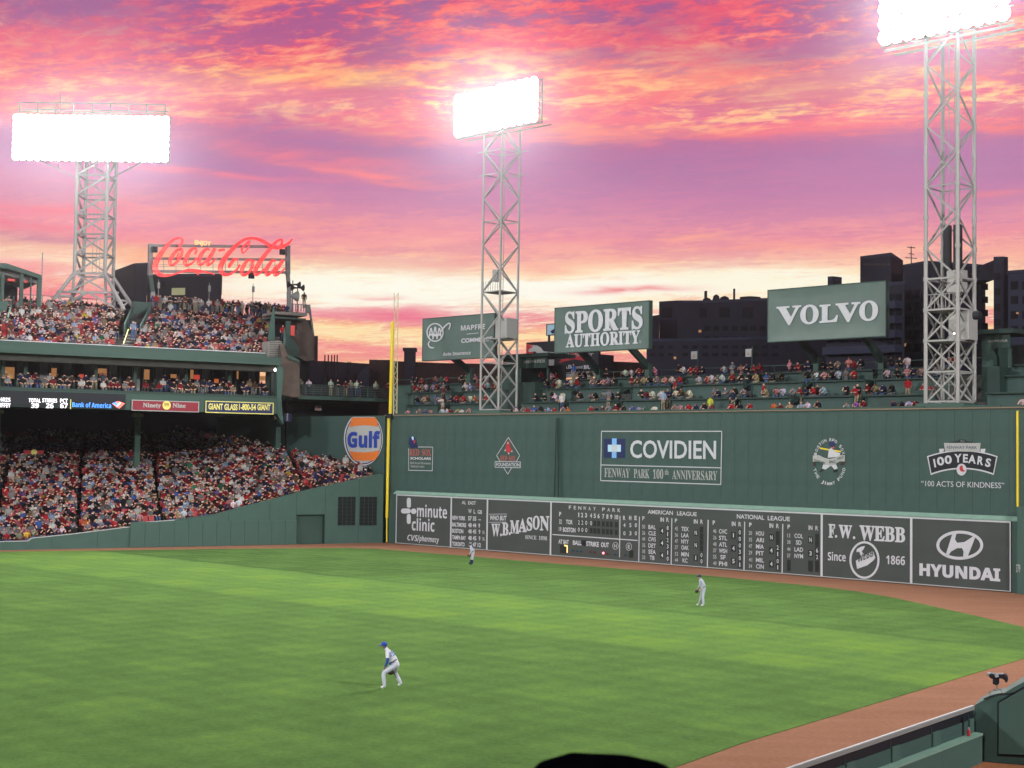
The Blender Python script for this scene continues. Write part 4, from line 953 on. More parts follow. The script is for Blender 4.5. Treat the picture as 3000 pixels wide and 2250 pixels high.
for k in range(22):
    y0 = 1212-k*16; y1 = y0-16
    xa = 1153+2*(1215-y0)/357; xb = 1162.5+4*(1215-y0)/357
    beam(fp, 'screen_lattice', at(xa if k % 2 else xb, y0, Yp), at(xb if k % 2 else xa, y1, Yp), .04, SCW)
# ------------------------------------------------------------------ billboards over the wall seats
BD = 2.2
def billboard(label, Z, x0, yt, yb, x1, beams, d=BD, wrinkle=True):
    a = hit(FM, *q(Z, x0, yt), d); b_ = hit(FM, *q(Z, x0, yb), d); r = hit(FM, *q(Z, x1, (yt+yb)/2), d)[0]
    t = thing('billboard', label, 'billboard', fm(FM, (a[0]+r)/2, d, b_[1]), 'green billboards over the wall seats')
    n, m_ = 24, 10; mb = MB(FM)
    rr = random.Random(int(x0)); P = []
    for j in range(m_+1):
        for i in range(n+1):
            u, v = i/n, j/m_
            e = min(u, 1-u, v*.6, (1-v)*.6); dep = -.03+ (0 if e <= 0 else .05*min(e*12, 1)+rr.uniform(-.005, .005))
            P.append((a[0]+(r-a[0])*u, d+dep, b_[1]+(a[1]-b_[1])*v))
    mb.add(P, [(j*(n+1)+i, j*(n+1)+i+1, (j+1)*(n+1)+i+1, (j+1)*(n+1)+i) for j in range(m_) for i in range(n)])
    mb.build('face', SIGNGR, t, smooth_=True)
    cube(t, 'back_box', FM, (a[0]+.02, d+.06, b_[1]+.02), (r-.02, d+.35, a[1]-.02), DGREEN)
    for (p, s_) in (((a[0]-.06, d-.06, b_[1]-.07), (r+.06, d+.36, b_[1]-.002)), ((a[0]-.06, d-.06, a[1]+.002), (r+.06, d+.36, a[1]+.07))): cube(t, 'edge_trim', FM, p, s_, MGREEN)
    for xx in (a[0]-.06, r+.002): cube(t, 'edge_trim', FM, (xx, d-.06, b_[1]), (xx+.058, d+.36, a[1]), MGREEN)
    for (xa, ya, xb, yb_) in beams:
        p1_ = hit(FM, *q(Z, xb, yb_), 5.9)
        s = p1_[0]
        # inclined arm from the post at the back, up and forward to the sign
        p2_ = hit(FM, *q(Z, xa, ya), 3.2)
        mb = MB(FM); mb.bar((s, 5.9, p1_[1]), (s, d+.4, b_[1]+.9), .30, .55); mb.build('support_arm', DGREEN, t)
        cube(t, 'post', FM, (s-.22, 5.7, 11.5), (s+.22, 6.15, p1_[1]+.25), MGREEN)
        cube(t, 'back_post', FM, (s-.12, d+.36, b_[1]+.2), (s+.12, d+.5, a[1]-.2), DGREEN)
    return t, a, b_, r
t, a, b_, r = billboard('green insurance billboard with circled triple A logo, half behind the middle light tower', Z1, 395, 306, 735, 1135, [(665, 735, 880, 850)])
TB = dict(d=BD-.05)
ring(t, Z1, 516, 442, 90, 98, 12, WHITE, d=BD-.06)
for xc in (473, 516, 560):
    TC(t, Z1, 'A', xc, 448, 58, 130 if xc == 516 else 104, WHITE, 'sans', d=BD-.055)
ring(t, Z1, 618, 420, 96, 34, 10, WHITE, d=BD-.07, a0=-70, a1=150, rot=-.95, w1=16); 
ring(t, Z1, 486, 565, 46, 44, 10, WHITE, d=BD-.07, a0=120, a1=300, w1=12)
TC(t, Z1, 'MAPFRE', 912, 388, 252, 52, WHITE, 'sans', **TB, rise=0); line(t, Z1, 846, 460, 970, 448, .05, WHITE, d=BD-.05)
TC(t, Z1, 'COMMERCE', 952, 518, 326, 44, WHITE, 'bold', **TB); TC(t, Z1, 'INSURANCE', 938, 590, 1, 1, WHITE, 'bold', **TB) if False else None
TC(t, Z1, 'Auto Insurance', 742, 662, 292, 36, WHITE, 'sansit', **TB)
t, a, b_, r = billboard('green billboard with two lines of white serif lettering, right of the middle light tower', Z2, -267, 385, 860, 742, [(20, 860, 205, 1075), (540, 840, 735, 1015)])
TC(t, Z2, 'SPORTS', 254, 505, 840, 228, WHITE, 'serifx', **TB); TC(t, Z2, 'AUTHORITY', 245, 710, 800, 138, WHITE, 'serifx', **TB)
ring(t, Z2, 645, 742, 12, 15, 3, WHITE, d=BD-.05)
t, a, b_, r = billboard('large green billboard with one white slab serif word in front of dark apartments', Z3, 5, 449, 888, 1018, [(270, 900, 425, 1055), (820, 880, 985, 1050)])
for ch, xc, yc, w, h in [('V', 180, 657, 215, 155), ('O', 358, 650, 160, 158), ('L', 525, 641, 162, 152), ('V', 690, 630, 215, 158), ('O', 870, 618, 165, 165)]: TC(t, Z3, ch, xc, yc, w, h, WHITE, 'serifx', d=BD-.055, name='letter')
# section number signs on poles
for lab, num, Z, xp, yt, yb, xs0, ys0, xs1, ys1 in [('white section sign reading five on a green pole', '5', Z2, 1270, 825, 1120, 1197, 847, 1262, 930), ('white section sign reading six on a green pole', '6', Z2, 1857, 795, 1080, 1785, 820, 1847, 905)]:
    p = hit(FM, *q(Z, xp, yt), 7.6); t = thing('section_sign', lab, 'sign', fm(FM, p[0], 7.6, 13.85), 'section signs behind the wall seats')
    beam(t, 'pole', (p[0], 7.6, 13.85), (p[0], 7.6, p[1]), .11, MGREEN, 6, FM)
    rect(t, Z, xs0, ys0, xs1, ys1, DULLW, d=7.55, th=.05, name='plate'); TC(t, Z, num, (xs0+xs1)/2, (ys0+ys1)/2+8, 22, 32, PINKR, 'semi', d=7.54)
# kiosks
def kiosk(label, pxa, pxb, pyt, word, box, Z):
    d0 = 5.0
    a = hit(FM, pxa, pyt, d0); b2 = hit(FM, pxb, pyt, d0)
    t = thing('concession_kiosk', label, 'kiosk', fm(FM, (a[0]+b2[0])/2, d0+1, 13.85), 'kiosks on the wall terraces')
    cube(t, 'roof', FM, (a[0]-.3, d0-.5, a[1]-.3), (b2[0]+.4, d0+3.0, a[1]), DGREEN)
    w = b2[0]-a[0]
    cube(t, 'side_wall', FM, (a[0]+.1, d0, 11.0), (a[0]+w*.42, d0+2.6, a[1]-.31), MGREEN)
    cube(t, 'fascia', FM, (a[0]+w*.42+.01, d0-.1, a[1]-1.25), (b2[0]-.02, d0+.05, a[1]-.31), DGREEN)
    cube(t, 'corner_post', FM, (b2[0]-.25, d0+.06, 12.4), (b2[0]-.05, d0+.26, a[1]-1.26), MGREEN)
    cube(t, 'base', FM, (a[0]+w*.42+.01, d0-1.6, 11.0), (b2[0]-.02, d0+.04, 14.2), DGREEN)
    cube(t, 'back_wall', FM, (a[0]+w*.42+.01, d0+2.2, 14.0), (b2[0]-.02, d0+2.3, a[1]-.9), DARK)
    TC(t, Z, word, *box, DULLW if word[0] == 'M' else DULLW, 'serif', d=d0-.12)
    return t
kiosk('dark green kiosk beside the middle light tower with faint lettering on its fascia', 1472, 1607, 1041, 'MONSTER', (1555, 745, 225, 30), Z1)
kiosk('dark green kiosk beyond the big light tower at the end of the terraces', 2872, 2962, 968, 'MONSTER', (1985, 882, 170, 18), Z3)
# beer billboard and small sign further behind
HB = 16.0
t = thing('roadside_billboard', 'black and red beer billboard with white horse picture behind the terrace kiosk', 'billboard', fm(FM, *[hit(FM, 1650, 1000, HB)[0], HB, 8]))
a = hit(FM, *q(Z1, 1470, 548), HB); r = hit(FM, *q(Z2, 195, 1060), HB)[0]; bz = hit(FM, *q(Z1, 1750, 865), HB)[1]
cube(t, 'face', FM, (a[0], HB, bz), (r, HB+.3, a[1]), BLACKP); cube(t, 'border', FM, (a[0], HB-.02, bz-.5), (r, HB+.2, bz-.01), DULLW)
for k in (.2, .8): beam(t, 'post', (a[0]+(r-a[0])*k, HB+.5, 0), (a[0]+(r-a[0])*k, HB+.5, bz), .4, DARK, 8, FM)
o_ = dict(d=HB-.03)
poly(t, Z1, [(1472, 560), (1560, 575), (1540, 665), (1474, 665)], REDP, name='picture', **o_)
poly(t, Z1, [(1500, 580), (1560, 575), (1580, 600), (1545, 590)], DULLW, d=HB-.05, name='horse_picture')
poly(t, Z1, [(1490, 625), (1540, 590), (1575, 575), (1620, 600), (1650, 640), (1700, 645), (1760, 650), (1762, 720), (1750, 870), (1715, 870), (1700, 760), (1690, 690), (1600, 672), (1560, 640), (1500, 650)], DULLW, d=HB-.045, name='horse_picture')
poly(t, Z1, [(1860, 680), (2040, 640), (2090, 742), (1965, 722), (1812, 762)], REDP, name='emblem', **o_)
TC(t, Z1, 'Budweiser', 2020, 672, 300, 42, DULLW, 'serifit', d=HB-.06); TC(t, Z1, 'GRAB', 1858, 803, 172, 38, WHITE, 'serifx', **o_); TC(t, Z1, 'SOME', 2008, 808, 106, 24, WHITE, 'serifx', **o_); TC(t, Z1, 'BUDS', 2142, 802, 150, 38, WHITE, 'serifx', **o_)
t = thing('roadside_billboard', 'small white framed sign on a post peeking out behind the serif lettered billboard', 'sign', fm(FM, hit(FM, 1615, 960, 20)[0], 20, 0))
rect(t, Z1, 1678, 355, 1840, 475, DGREEN, d=20.0, th=.3, name='frame'); rect(t, Z1, 1688, 363, 1840, 467, PALEBL, d=19.95, th=.04, name='face'); poly(t, Z1, [(1720, 430), (1760, 405), (1790, 395), (1790, 440), (1740, 455)], NAVYP, d=19.9, name='picture')
p = hit(FM, *q(Z1, 1687, 475), 20); beam(t, 'post', (p[0], 20.3, 0), (p[0], 20.3, p[1]), .25, DARK, 6, FM)
# ------------------------------------------------------------------ left stand
H = lambda px, py, d: hit(FS, px, py, d)
SXs = lambda px, d, py=1150: hit(FS, px, py, d)[0]
SLEFT = SXs(-120, 0)
fw = thing('field_side_wall', 'green padded wall rising along the foul line below the lower stand, with a recessed door', 'wall', fm(FS, -17, 0))
TOP = [(-120, 1590), (0, 1588.5), (83, 1586), (93, 1578), (211, 1566), (387, 1544), (387.5, 1534), (512, 1525), (520, 1524), (633, 1508), (716, 1486), (798, 1465), (898, 1438), (997, 1417), (1116, 1390)]
TS = [H(x, y, 0) for x, y in TOP]
def ztop(s):
    for (a, za), (b_, zb) in zip(TS, TS[1:]):
        if s <= b_: return za+(zb-za)*max(0, min(1, (s-a)/max(b_-a, 1e-6)))
    return TS[-1][1]
dl, dr = SXs(868, 0, 1550), SXs(952, 0, 1550); dz_ = H(868, 1508, 0)[1]
def wallpart(s0, s1, zb=0.0, name='wall_section', d0=0, d1=.35):
    xs = [s0]+[a for a, _ in TS if s0+.01 < a < s1-.01]+[s1]
    mb = MB(FS); mb.prism([(s0, zb)]+[(s1, zb)]+[(x, ztop(x)) for x in xs[::-1]], d0, d1); return mb.build(name, GREEN2, fw)
x = SLEFT
while x < dl-.05:
    x2 = min(x+3.66, dl); wallpart(x, x2-.02, name='wall_section'); x = x2
wallpart(dl, dr-.02, dz_); x = dr
while x < -.45:
    x2 = min(x+3.2, -.3); wallpart(x, x2-.02); x = x2
x = SXs(392, 0)
while x < dl-.3:
    cube(fw, 'pad', FS, (x, -.10, .02), (min(x+1.22, dl)-.02, -.004, 2.08), GREEN2); x += 1.22
xs_ = [p for p in TS]
for (a, za), (b_, zb) in zip(TS, TS[1:]):
    if b_-a > .1: beam(fw, 'wall_cap', (a, .17, za+.03), (b_, .17, zb+.03), .38, DULLW if a < SXs(520, 0) else GREEN2, 4, FS, h=.05)
cube(fw, 'door', FS, (dl, .30, 0), (dr-.02, .36, dz_-.02), MGREEN)
cube(fw, 'door_edge', FS, (dr-.10, -.02, 0), (dr-.02, .29, dz_-.02), DGREEN)
for (xa, ya, xb, yb) in ((1480, 1072, 1628, 1322), (1672, 1072, 1818, 1322)):
    a = H(*q(ZE, xa, ya), -.0); b_ = H(*q(ZE, xb, yb), 0)
    w_ = cube(fw, 'window', FS, (a[0], -.03, b_[1]), (b_[0], -.005, a[1]), DARK)
    for k in range(1, 8): beam(fw, 'window_bar', (a[0], -.04, b_[1]+(a[1]-b_[1])*k/8), (b_[0], -.04, b_[1]+(a[1]-b_[1])*k/8), .025, DGREEN, 4, FS)
    for k in range(1, 4): beam(fw, 'window_bar', (a[0]+(b_[0]-a[0])*k/4, -.04, b_[1]), (a[0]+(b_[0]-a[0])*k/4, -.04, a[1]), .05, DGREEN, 4, FS)
# corner return + the wall that closes the grandstand
cg = thing('stand_end_wall', 'dark green end wall of the lower stand behind the foul pole carrying a round fuel sign', 'wall', fm(FM, -6, 0))
cube(cg, 'end_panel', FM, (-27, -.02, 0), (-.62, .4, WTOP+.05), GREEN)
gs = thing('round_fuel_sign', 'large round orange and white fuel sign with blue lettering beside the foul pole', 'sign', fm(FM, *[hit(FM, 1062, 1290, 0)[0], -.05, 8]))
def ell(xc, yc, rx, ry, ytop, ybot, n=40):
    P = []
    for k in range(n):
        a = 2*math.pi*k/n; y = yc-ry*math.sin(a); x = xc+rx*math.cos(a)
        if y < ytop:
            y = ytop
        P.append((x, min(y, ybot)))
    return P
poly(gs, ZE, ell(1702, 560, 172, 235, 366, 800), WHITE, d=-.06, name='rim'); poly(gs, ZE, ell(1704, 560, 163, 225, 370, 800), NAVYP, d=-.075, name='rim'); poly(gs, ZE, ell(1705, 560, 156, 216, 372, 800), DULLW, d=-.09, name='face')
poly(gs, ZE, [(1600, 372), (1812, 372), (1835, 452), (1780, 443), (1700, 440), (1630, 446), (1578, 458)], ORANGE, d=-.105, name='orange_band')
poly(gs, ZE, [(1578, 668), (1640, 678), (1720, 680), (1790, 674), (1845, 662), (1826, 720), (1800, 752), (1622, 752), (1596, 715)], ORANGE, d=-.105, name='orange_band')
TC(gs, ZE, 'Gulf', 1706, 566, 288, 134, BLUEP, 'sansx', d=-.12)

# lower bowl steps (stuff of seats follows)
st = thing('left_grandstand', 'multi level grandstand with lower bowl, lit suites and open upper deck', 'grandstand', fm(FS, -17, 5))
BZ = 9.35
def bowl(s, d):
    z0 = ztop(s)-.15; D = 14+18*min(1, max(0, -s/11)); f = max(0, min(1.25, d/D)); return z0+(BZ-z0)*f
rows = [(.9+.8*k) for k in range(39)]
mb = MB(FS); ns = 46; S0 = SLEFT-2
for k, d in enumerate(rows):
    ss = [S0+(-.2-S0)*i/ns for i in range(ns+1)]
    P = []
    for s in ss: P += [(s, d-.4, bowl(s, d)-.45), (s, d+.4, bowl(s, d)-.45), (s, d-.4, bowl(s, max(d-.8, 0))-.45)]
    mb.add(P, [(3*i, 3*i+3, 3*i+4, 3*i+1) for i in range(ns)]+[(3*i+2, 3*i+5, 3*i+3, 3*i) for i in range(ns)])
mb.build('lower_steps', DCONC, st)
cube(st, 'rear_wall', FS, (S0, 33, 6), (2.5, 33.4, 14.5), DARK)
FD = 8.0
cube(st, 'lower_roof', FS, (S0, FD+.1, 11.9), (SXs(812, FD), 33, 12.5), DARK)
for px, d, wpx in ((-3, 16, 15), (407, 16, 15), (818, 14, 15)):
    s = SXs(px, d); w = .5
    cube(st, 'column', FS, (s-w/2, d, bowl(s, d)-.4), (s+w/2, d+.45, 11.9), GREEN2)
    cube(st, 'column_head', FS, (s-.45, d-.1, 11.05), (s+.45, d+.55, 11.35), CONC)
cube(st, 'facade_beam', FS, (S0, FD, 11.45), (SXs(812, FD), FD+.3, 12.86), MGREEN)
cube(st, 'suite_floor', FS, (S0, FD+.31, 12.51), (SXs(812, FD), 14, 12.8), DCONC)
cube(st, 'suite_floor_step', FS, (S0, 9.3, 12.81), (SXs(812, FD), 14, 13.2), DCONC)
# suites: back wall with bays
sE = SXs(812, FD)
bay = 3.35; x = sE-.4; k = 0
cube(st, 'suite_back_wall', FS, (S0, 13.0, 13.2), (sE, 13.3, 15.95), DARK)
rs = random.Random(3)
lightpx = [(15, 52, 1075, 1110, WARM), (82, 92, 1100, 1115, WARM2), (146, 165, 1078, 1110, WARM), (232, 262, 1096, 1110, TVR), (282, 312, 1079, 1095, WARM), (292, 312, 1096, 1110, WARM2), (422, 437, 1082, 1112, WARM), (555, 566, 1083, 1110, WARM), (568, 588, 1098, 1112, TVR), (500, 524, 1096, 1108, WARM), (690, 698, 1086, 1110, WARM), (762, 800, 1102, 1116, WARM), (724, 732, 1100, 1120, WARM2), (628, 640, 1110, 1122, WARM2)]
for x0, x1, y0, y1, m_ in lightpx:
    a = H(x0, y0, 12.95); b_ = H(x1, y1, 12.95); cube(st, 'suite_window', FS, (a[0], 12.9, b_[1]), (b_[0], 12.98, a[1]), m_)
for px in range(-60, 812, 34):
    a = SXs(px, 12.5); cube(st, 'mullion', FS, (a, 12.5, 13.2), (a+.14, 12.7, 15.94), DGREEN)
    if (px // 34) % 2: cube(st, 'suite_glass', FS, (a+.15, 12.8, 13.2), (a+.95, 12.84, 15.6), GSTEEL)
for px in (2, 68, 275, 390, 540, 668, 780):
    a = SXs(px, 10.5); cube(st, 'suite_post', FS, (a, 10.5, 13.2), (a+.3, 10.8, 15.94), MGREEN)
for px in (70, 170, 350, 455, 600, 700): # stairs between box sections
    a = SXs(px, FD+.4, 1150); cube(st, 'suite_step', FS, (a-.3, FD+.35, 12.81), (a+.3, 9.25, 13.0), CONC)
cube(st, 'suite_rail', FS, (S0, FD+.02, 12.865), (sE, FD+.1, 13.1), DGREEN)
# bulb lamp at end of the suites
b = MB(FS); p = H(806, 1084, 8.2); b.lathe((p[0], 8.2, p[1]), [(.02, .18), (.12, .05), (.12, -.05), (.02, -.16)], 8); b.build('wall_lamp', GLOWW, st)
# upper deck
cube(st, 'deck_fascia', FS, (S0, FD-.1, 15.95), (SXs(822, FD), FD+.2, 16.66), MGREEN)
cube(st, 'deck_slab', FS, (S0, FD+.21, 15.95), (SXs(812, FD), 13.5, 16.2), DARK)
beam(st, 'deck_rail', (S0, FD, 17.0), (SXs(775, FD), FD, 17.0), .06, WHITE, 4, FS)
cube(st, 'deck_rail_glass', FS, (S0, FD+.03, 16.67), (SXs(775, FD), FD+.05, 16.96), MGREEN)
UR = [(9.2+1.1*k, 16.25+.37*k) for k in range(14)]
def lim(k, a, b_): return a+(b_-a)*k/13
SEC = [(lambda k: (-80, lim(k, 340, 368))), (lambda k: (lim(k, 384, 438), lim(k, 783, 800)))]
mb = MB(FS)
for k, (d, z) in enumerate(UR): mb.box((S0, d-.55, z-.9), (SXs(lim(k, 812, 806), d), d+.549, z))
mb.box((S0, 24.05, 20.5), (SXs(806, 24.5), 26.5, 21.8)); mb.build('upper_steps', DCONC, st)
# concrete stair strip in each gap
for (pa, pb) in (((341, 383), (370, 437)), ((786, 812), (803, 812))):
    for k, (d, z) in enumerate(UR):
        if k > 6 and pa[0] < 400: break
        a = SXs(lim(k, pa[0], pb[0])+2, d); c_ = SXs(lim(k, pa[1], pb[1])-2, d)
        cube(st, 'stair_tread', FS, (a, d-.55, z+.003), (c_, d+.0, z+.12), CONC)
cube(st, 'vomitory_opening', FS, (SXs(366, 17.5)+.2, 17.2, 18.6), (SXs(415, 17.5)-.2, 17.4, 20.3), DARK)
mb = MB(FS)
def slopewall(px0, k0, px1, k1, hgt, name='stair_wall', mtl=None):
    d0, z0 = UR[k0]; d1, z1 = UR[k1]; a = SXs(px0, d0); c_ = SXs(px1, d1)
    mb = MB(FS); mb.add([(a, d0, z0), (c_, d1, z1), (c_, d1, z1+hgt), (a, d0, z0+hgt), (a+.12, d0, z0), (c_+.12, d1, z1), (c_+.12, d1, z1+hgt), (a+.12, d0, z0+hgt)], [(0, 1, 2, 3), (7, 6, 5, 4), (3, 2, 6, 7), (0, 3, 7, 4), (1, 5, 6, 2)])
    mb.build(name, mtl or GREEN2, st)
slopewall(357, 6, 380, 13, 1.1); slopewall(404, 6, 432, 13, 1.1); slopewall(360, 2, 372, 5, .9, 'handrail', YELT)if False else None
beam(st, 'handrail', (SXs(358, 9.4), 9.4, 17.3), (SXs(371, 13), 13, 18.9), .07, YELT, 4, FS)
slopewall(790, 5, 806, 13, 1.2); slopewall(14, 6, 30, 13, 1.2)
cube(st, 'top_parapet', FS, (SXs(378, 24.2), 24.0, 21.4), (SXs(436, 24.2), 24.2, 22.6), MGREEN)
for k in range(26):
    a = S0+ (SXs(380, 26)-S0)*k/26; beam(st, 'top_rail_post', (a, 26.3, 21.8), (a, 26.3, 22.8), .05, GSTEEL, 4, FS)
beam(st, 'top_rail', (S0, 26.3, 22.8), (SXs(436, 26.3), 26.3, 22.8), .06, GSTEEL, 4, FS)
beam(st, 'top_rail', (SXs(436, 26.3), 26.3, 22.8), (SXs(900, 26.3), 26.3, 22.8), .06, GSTEEL, 4, FS)
# individual front rows of red seats, the rest as one mass
b = MB(); b.box((-.22, -.20, .38), (.22, .22, .44)); b.add([(-.22, .18, .44), (.22, .18, .44), (.22, .30, .86), (-.22, .30, .86), (-.22, .22, .44), (.22, .22, .44), (.22, .34, .86), (-.22, .34, .86)], [(0, 1, 2, 3), (7, 6, 5, 4), (3, 2, 6, 7), (0, 3, 7, 4), (1, 5, 6, 2)])
seat_me = b.mesh(SEATR, I4); seatV = [tuple(v.co) for v in seat_me.vertices]; seatF = [tuple(p.vertices) for p in seat_me.polygons]
mbU = MB(FS); SPOTS_U = []; nseat = 0
for k, (d, z) in enumerate(UR):
    for sec in SEC:
        pa, pb = sec(k); a = max(SXs(pa, d), S0+.5); c_ = SXs(pb, d); n = int((c_-a-.3)/.52)
        for i in range(n):
            s = a+.35+i*.52; SPOTS_U.append((s, d, z, k))
            mbU.add([(s+v[0], d+v[1]+.1, z+v[2]) for v in seatV], seatF)
o = mbU.build('seat_rows', SEATR, st); tag(o, kind='stuff')
mbL = MB(FS); SPOTS_L = []
AISL = [(SXs(30, 4, 1400), SXs(60, 4, 1400)), ]
ais = [SXs(px, 14, 1400) for px in (8, 235, 455, 838)]
for k, d in enumerate(rows):
    s = SLEFT+.3
    gl = (FS.inverted() @ (FM @ Vector((-.8-d*1.0, 0, 0))))      # keep in front of the closing wall
    while s < -1.0:
        wp = FM.inverted() @ (FS @ Vector((s, d, 0)))
        inside = wp.y < -.5
        fan = (d-14)*.26
        if inside and not any(abs(s-(a+fan)) < .36 for a in ais): 
            z = bowl(s, d)-.45; SPOTS_L.append((s, d, z, k)); mbL.add([(s+v[0], d+v[1], z+v[2]) for v in seatV], seatF)
        s += .53
o = mbL.build('lower_seat_rows', SEATR, st); tag(o, kind='stuff')
# red entry signs in the lower bowl
for lab, x0, y0, x1, y1, dd in (('small red sign over the lower stand entry just past the tall green column', 1578, 585, 1750, 630, 22.0), ('small red sign over the lower stand entry below the lit figures display', 235, 560, 425, 600, 22.0)):
    px, py = q(ZF, (x0+x1)/2, y1); a = H(*q(ZF, x0, y0), dd); b_ = H(*q(ZF, x1, y1), dd)
    t = thing('entry_sign', lab, 'sign', fm(FS, (a[0]+b_[0])/2, dd, b_[1]), 'red entry signs in the lower stand')
    cube(t, 'plate', FS, (a[0], dd, b_[1]), (b_[0], dd+.1, a[1]), REDP)
    b = MB(FS); b.lathe(((a[0]+b_[0])/2, dd-.01, (a[1]+b_[1])/2), [(.28, 0), (.28, -.03), (.02, -.035)], 12, 'y'); b.build('number_disc', YELT, t)
    cube(t, 'entry_frame', FS, (a[0]-.1, dd, b_[1]-.9), (b_[0]-.1, dd+1.5, b_[1]-.01), DGREEN)
    cube(t, 'entry_opening', FS, (a[0]+.15, dd-.8, b_[1]-2.6), (b_[0]-.45, dd-.01, b_[1]-.9), DARK)
# facade signs
dS = FD-.12
t = thing('led_ribbon_board', 'long black ribbon display with white figures and blue bank lettering', 'display board', fm(FS, SXs(180, dS), dS, 11.6))
a = H(*q(ZB, -60, 1015), dS); b_ = H(*q(ZB, 905, 1015), dS); cube(t, 'screen', FS, (a[0], dS, 11.55), (b_[0], dS+.1, 12.80), BLACKP)
kw = dict(F=FS, d=dS-.03)
TC(t, ZB, 'CHRIS', 20, 1034, 110, 28, LEDW, 'sans', **kw); TC(t, ZB, 'COFFEY', 22, 1074, 108, 32, LEDW, 'sans', **kw)
TC(t, ZB, 'TOTAL', 250, 1040, 86, 28, LEDW, 'sans', **kw); TC(t, ZB, 'STRIKES', 358, 1040, 106, 28, LEDW, 'sans', **kw); TC(t, ZB, 'PCT', 460, 1042, 54, 28, LEDW, 'sans', **kw)
TC(t, ZB, '39', 252, 1077, 56, 34, LEDW, 'sans', **kw); TC(t, ZB, '26', 358, 1078, 54, 34, LEDW, 'sans', **kw); TC(t, ZB, '67', 460, 1078, 54, 34, LEDW, 'sans', **kw)
rect(t, ZB, 506, 1032, 512, 1102, YELT, th=.01, name='bar', **kw); TC(t, ZB, 'Bank of America', 660, 1074, 280, 34, LEDB, 'sans', **kw)
poly(t, ZB, [(805, 1062), (850, 1045), (900, 1062), (860, 1098), (840, 1090)], LEDR, name='flag_logo', **kw); poly(t, ZB, [(808, 1060), (832, 1050), (856, 1078), (842, 1086)], LEDB, F=FS, d=dS-.045, name='flag_logo'); poly(t, ZB, [(862, 1052), (872, 1056), (846, 1082), (840, 1078)], LEDW, F=FS, d=dS-.045, name='flag_logo')
t = thing('restaurant_sign', 'maroon sign with white words either side of a round horseshoe crest', 'sign', fm(FS, SXs(485, dS), dS, 11.6))
rect(t, ZB, 950, 1034, 1434, 1113, DULLW, F=FS, d=dS, th=.08, name='frame'); rect(t, ZB, 956, 1040, 1428, 1107, MAROON, F=FS, d=dS-.02, th=.018, name='face')
TC(t, ZB, 'Ninety', 1094, 1074, 130, 30, DULLW, 'serifx', **kw); TC(t, ZB, 'Nine', 1290, 1076, 94, 30, DULLW, 'serifx', **kw)
disc(t, ZB, 1200, 1075, 30, 32, YELT, F=FS, d=dS-.035, name='crest'); TC(t, ZB, '99', 1200, 1070, 32, 22, MAROON, 'serifit', F=FS, d=dS-.055)
t = thing('glass_company_sign', 'dark blue sign with yellow border and yellow phone lettering', 'sign', fm(FS, SXs(700, dS), dS, 11.6))
rect(t, ZB, 1482, 1042, 1970, 1128, YELT, F=FS, d=dS, th=.08, name='frame'); rect(t, ZB, 1488, 1048, 1964, 1121, NAVYP, F=FS, d=dS-.02, th=.018, name='face')
TC(t, ZB, 'GIANT GLASS', 1606, 1085, 210, 42, YELT, 'bold', **kw); TC(t, ZB, '1-800-54', 1782, 1087, 122, 42, YELT, 'bold', **kw); TC(t, ZB, 'GIANT', 1900, 1088, 94, 42, YELT, 'bold', **kw)
# roof shelter at the far left of the deck
sh = thing('press_shelter', 'dark green open sided roof shelter at the far left end of the upper deck', 'shelter', fm(FS, SXs(60, 22), 22, 20))
ds = 20.0
P = [H(-60, 770, ds), H(18, 771, ds), H(122, 806, ds), H(122, 818, ds), H(20, 786, ds), H(-60, 784, ds)]
mb = MB(FS); mb.prism(P, ds, ds+7); mb.build('roof', MGREEN, sh)
mb = MB(FS); P2 = [H(-60, 785, ds), H(20, 787, ds), H(118, 819, ds), H(118, 828, ds), H(20, 800, ds), H(-60, 800, ds)]; mb.prism(P2, ds+1.2, ds+6.8); mb.build('ceiling', GSTEEL, sh)
for px, w in ((64, .32), (116, .36), (92, .12), (8, .3)):
    a = H(px, 812, ds+.3); beam(sh, 'post', (a[0], ds+.4, 20.0), (a[0], ds+.4, H(px, 800 if px < 70 else 812, ds)[1]), w, MGREEN, 4, FS)
cube(sh, 'rear_wall', FS, (H(-60, 830, ds)[0], ds+6, 19.5), (H(52, 830, ds+6)[0], ds+6.3, H(0, 800, ds)[1]), DARK)
cube(sh, 'front_parapet', FS, (H(-60, 880, ds-1)[0], ds-1.2, 19.0), (H(20, 880, ds-1)[0], ds-1.0, H(0, 882, ds-1)[1]), GREEN2)
for x, y in ((96, 1402), (186, 1412), (70, 1400)):
    a = H(*q(ZA, x, y), ds+1); cube(sh, 'ceiling_heater', FS, (a[0]-.15, ds+1, a[1]-.1), (a[0]+.15, ds+1.3, a[1]+.1), TVR)
fpole = thing('thin_mast', 'thin dark mast beside the shelter roof at the left end of the upper deck', 'pole', fm(FS, SXs(125, 22), 22, 20)); a = H(125, 740, 22); beam(fpole, 'mast', (a[0], 22, 20), (a[0], 22, a[1]), .10, GSTEEL, 6, FS)
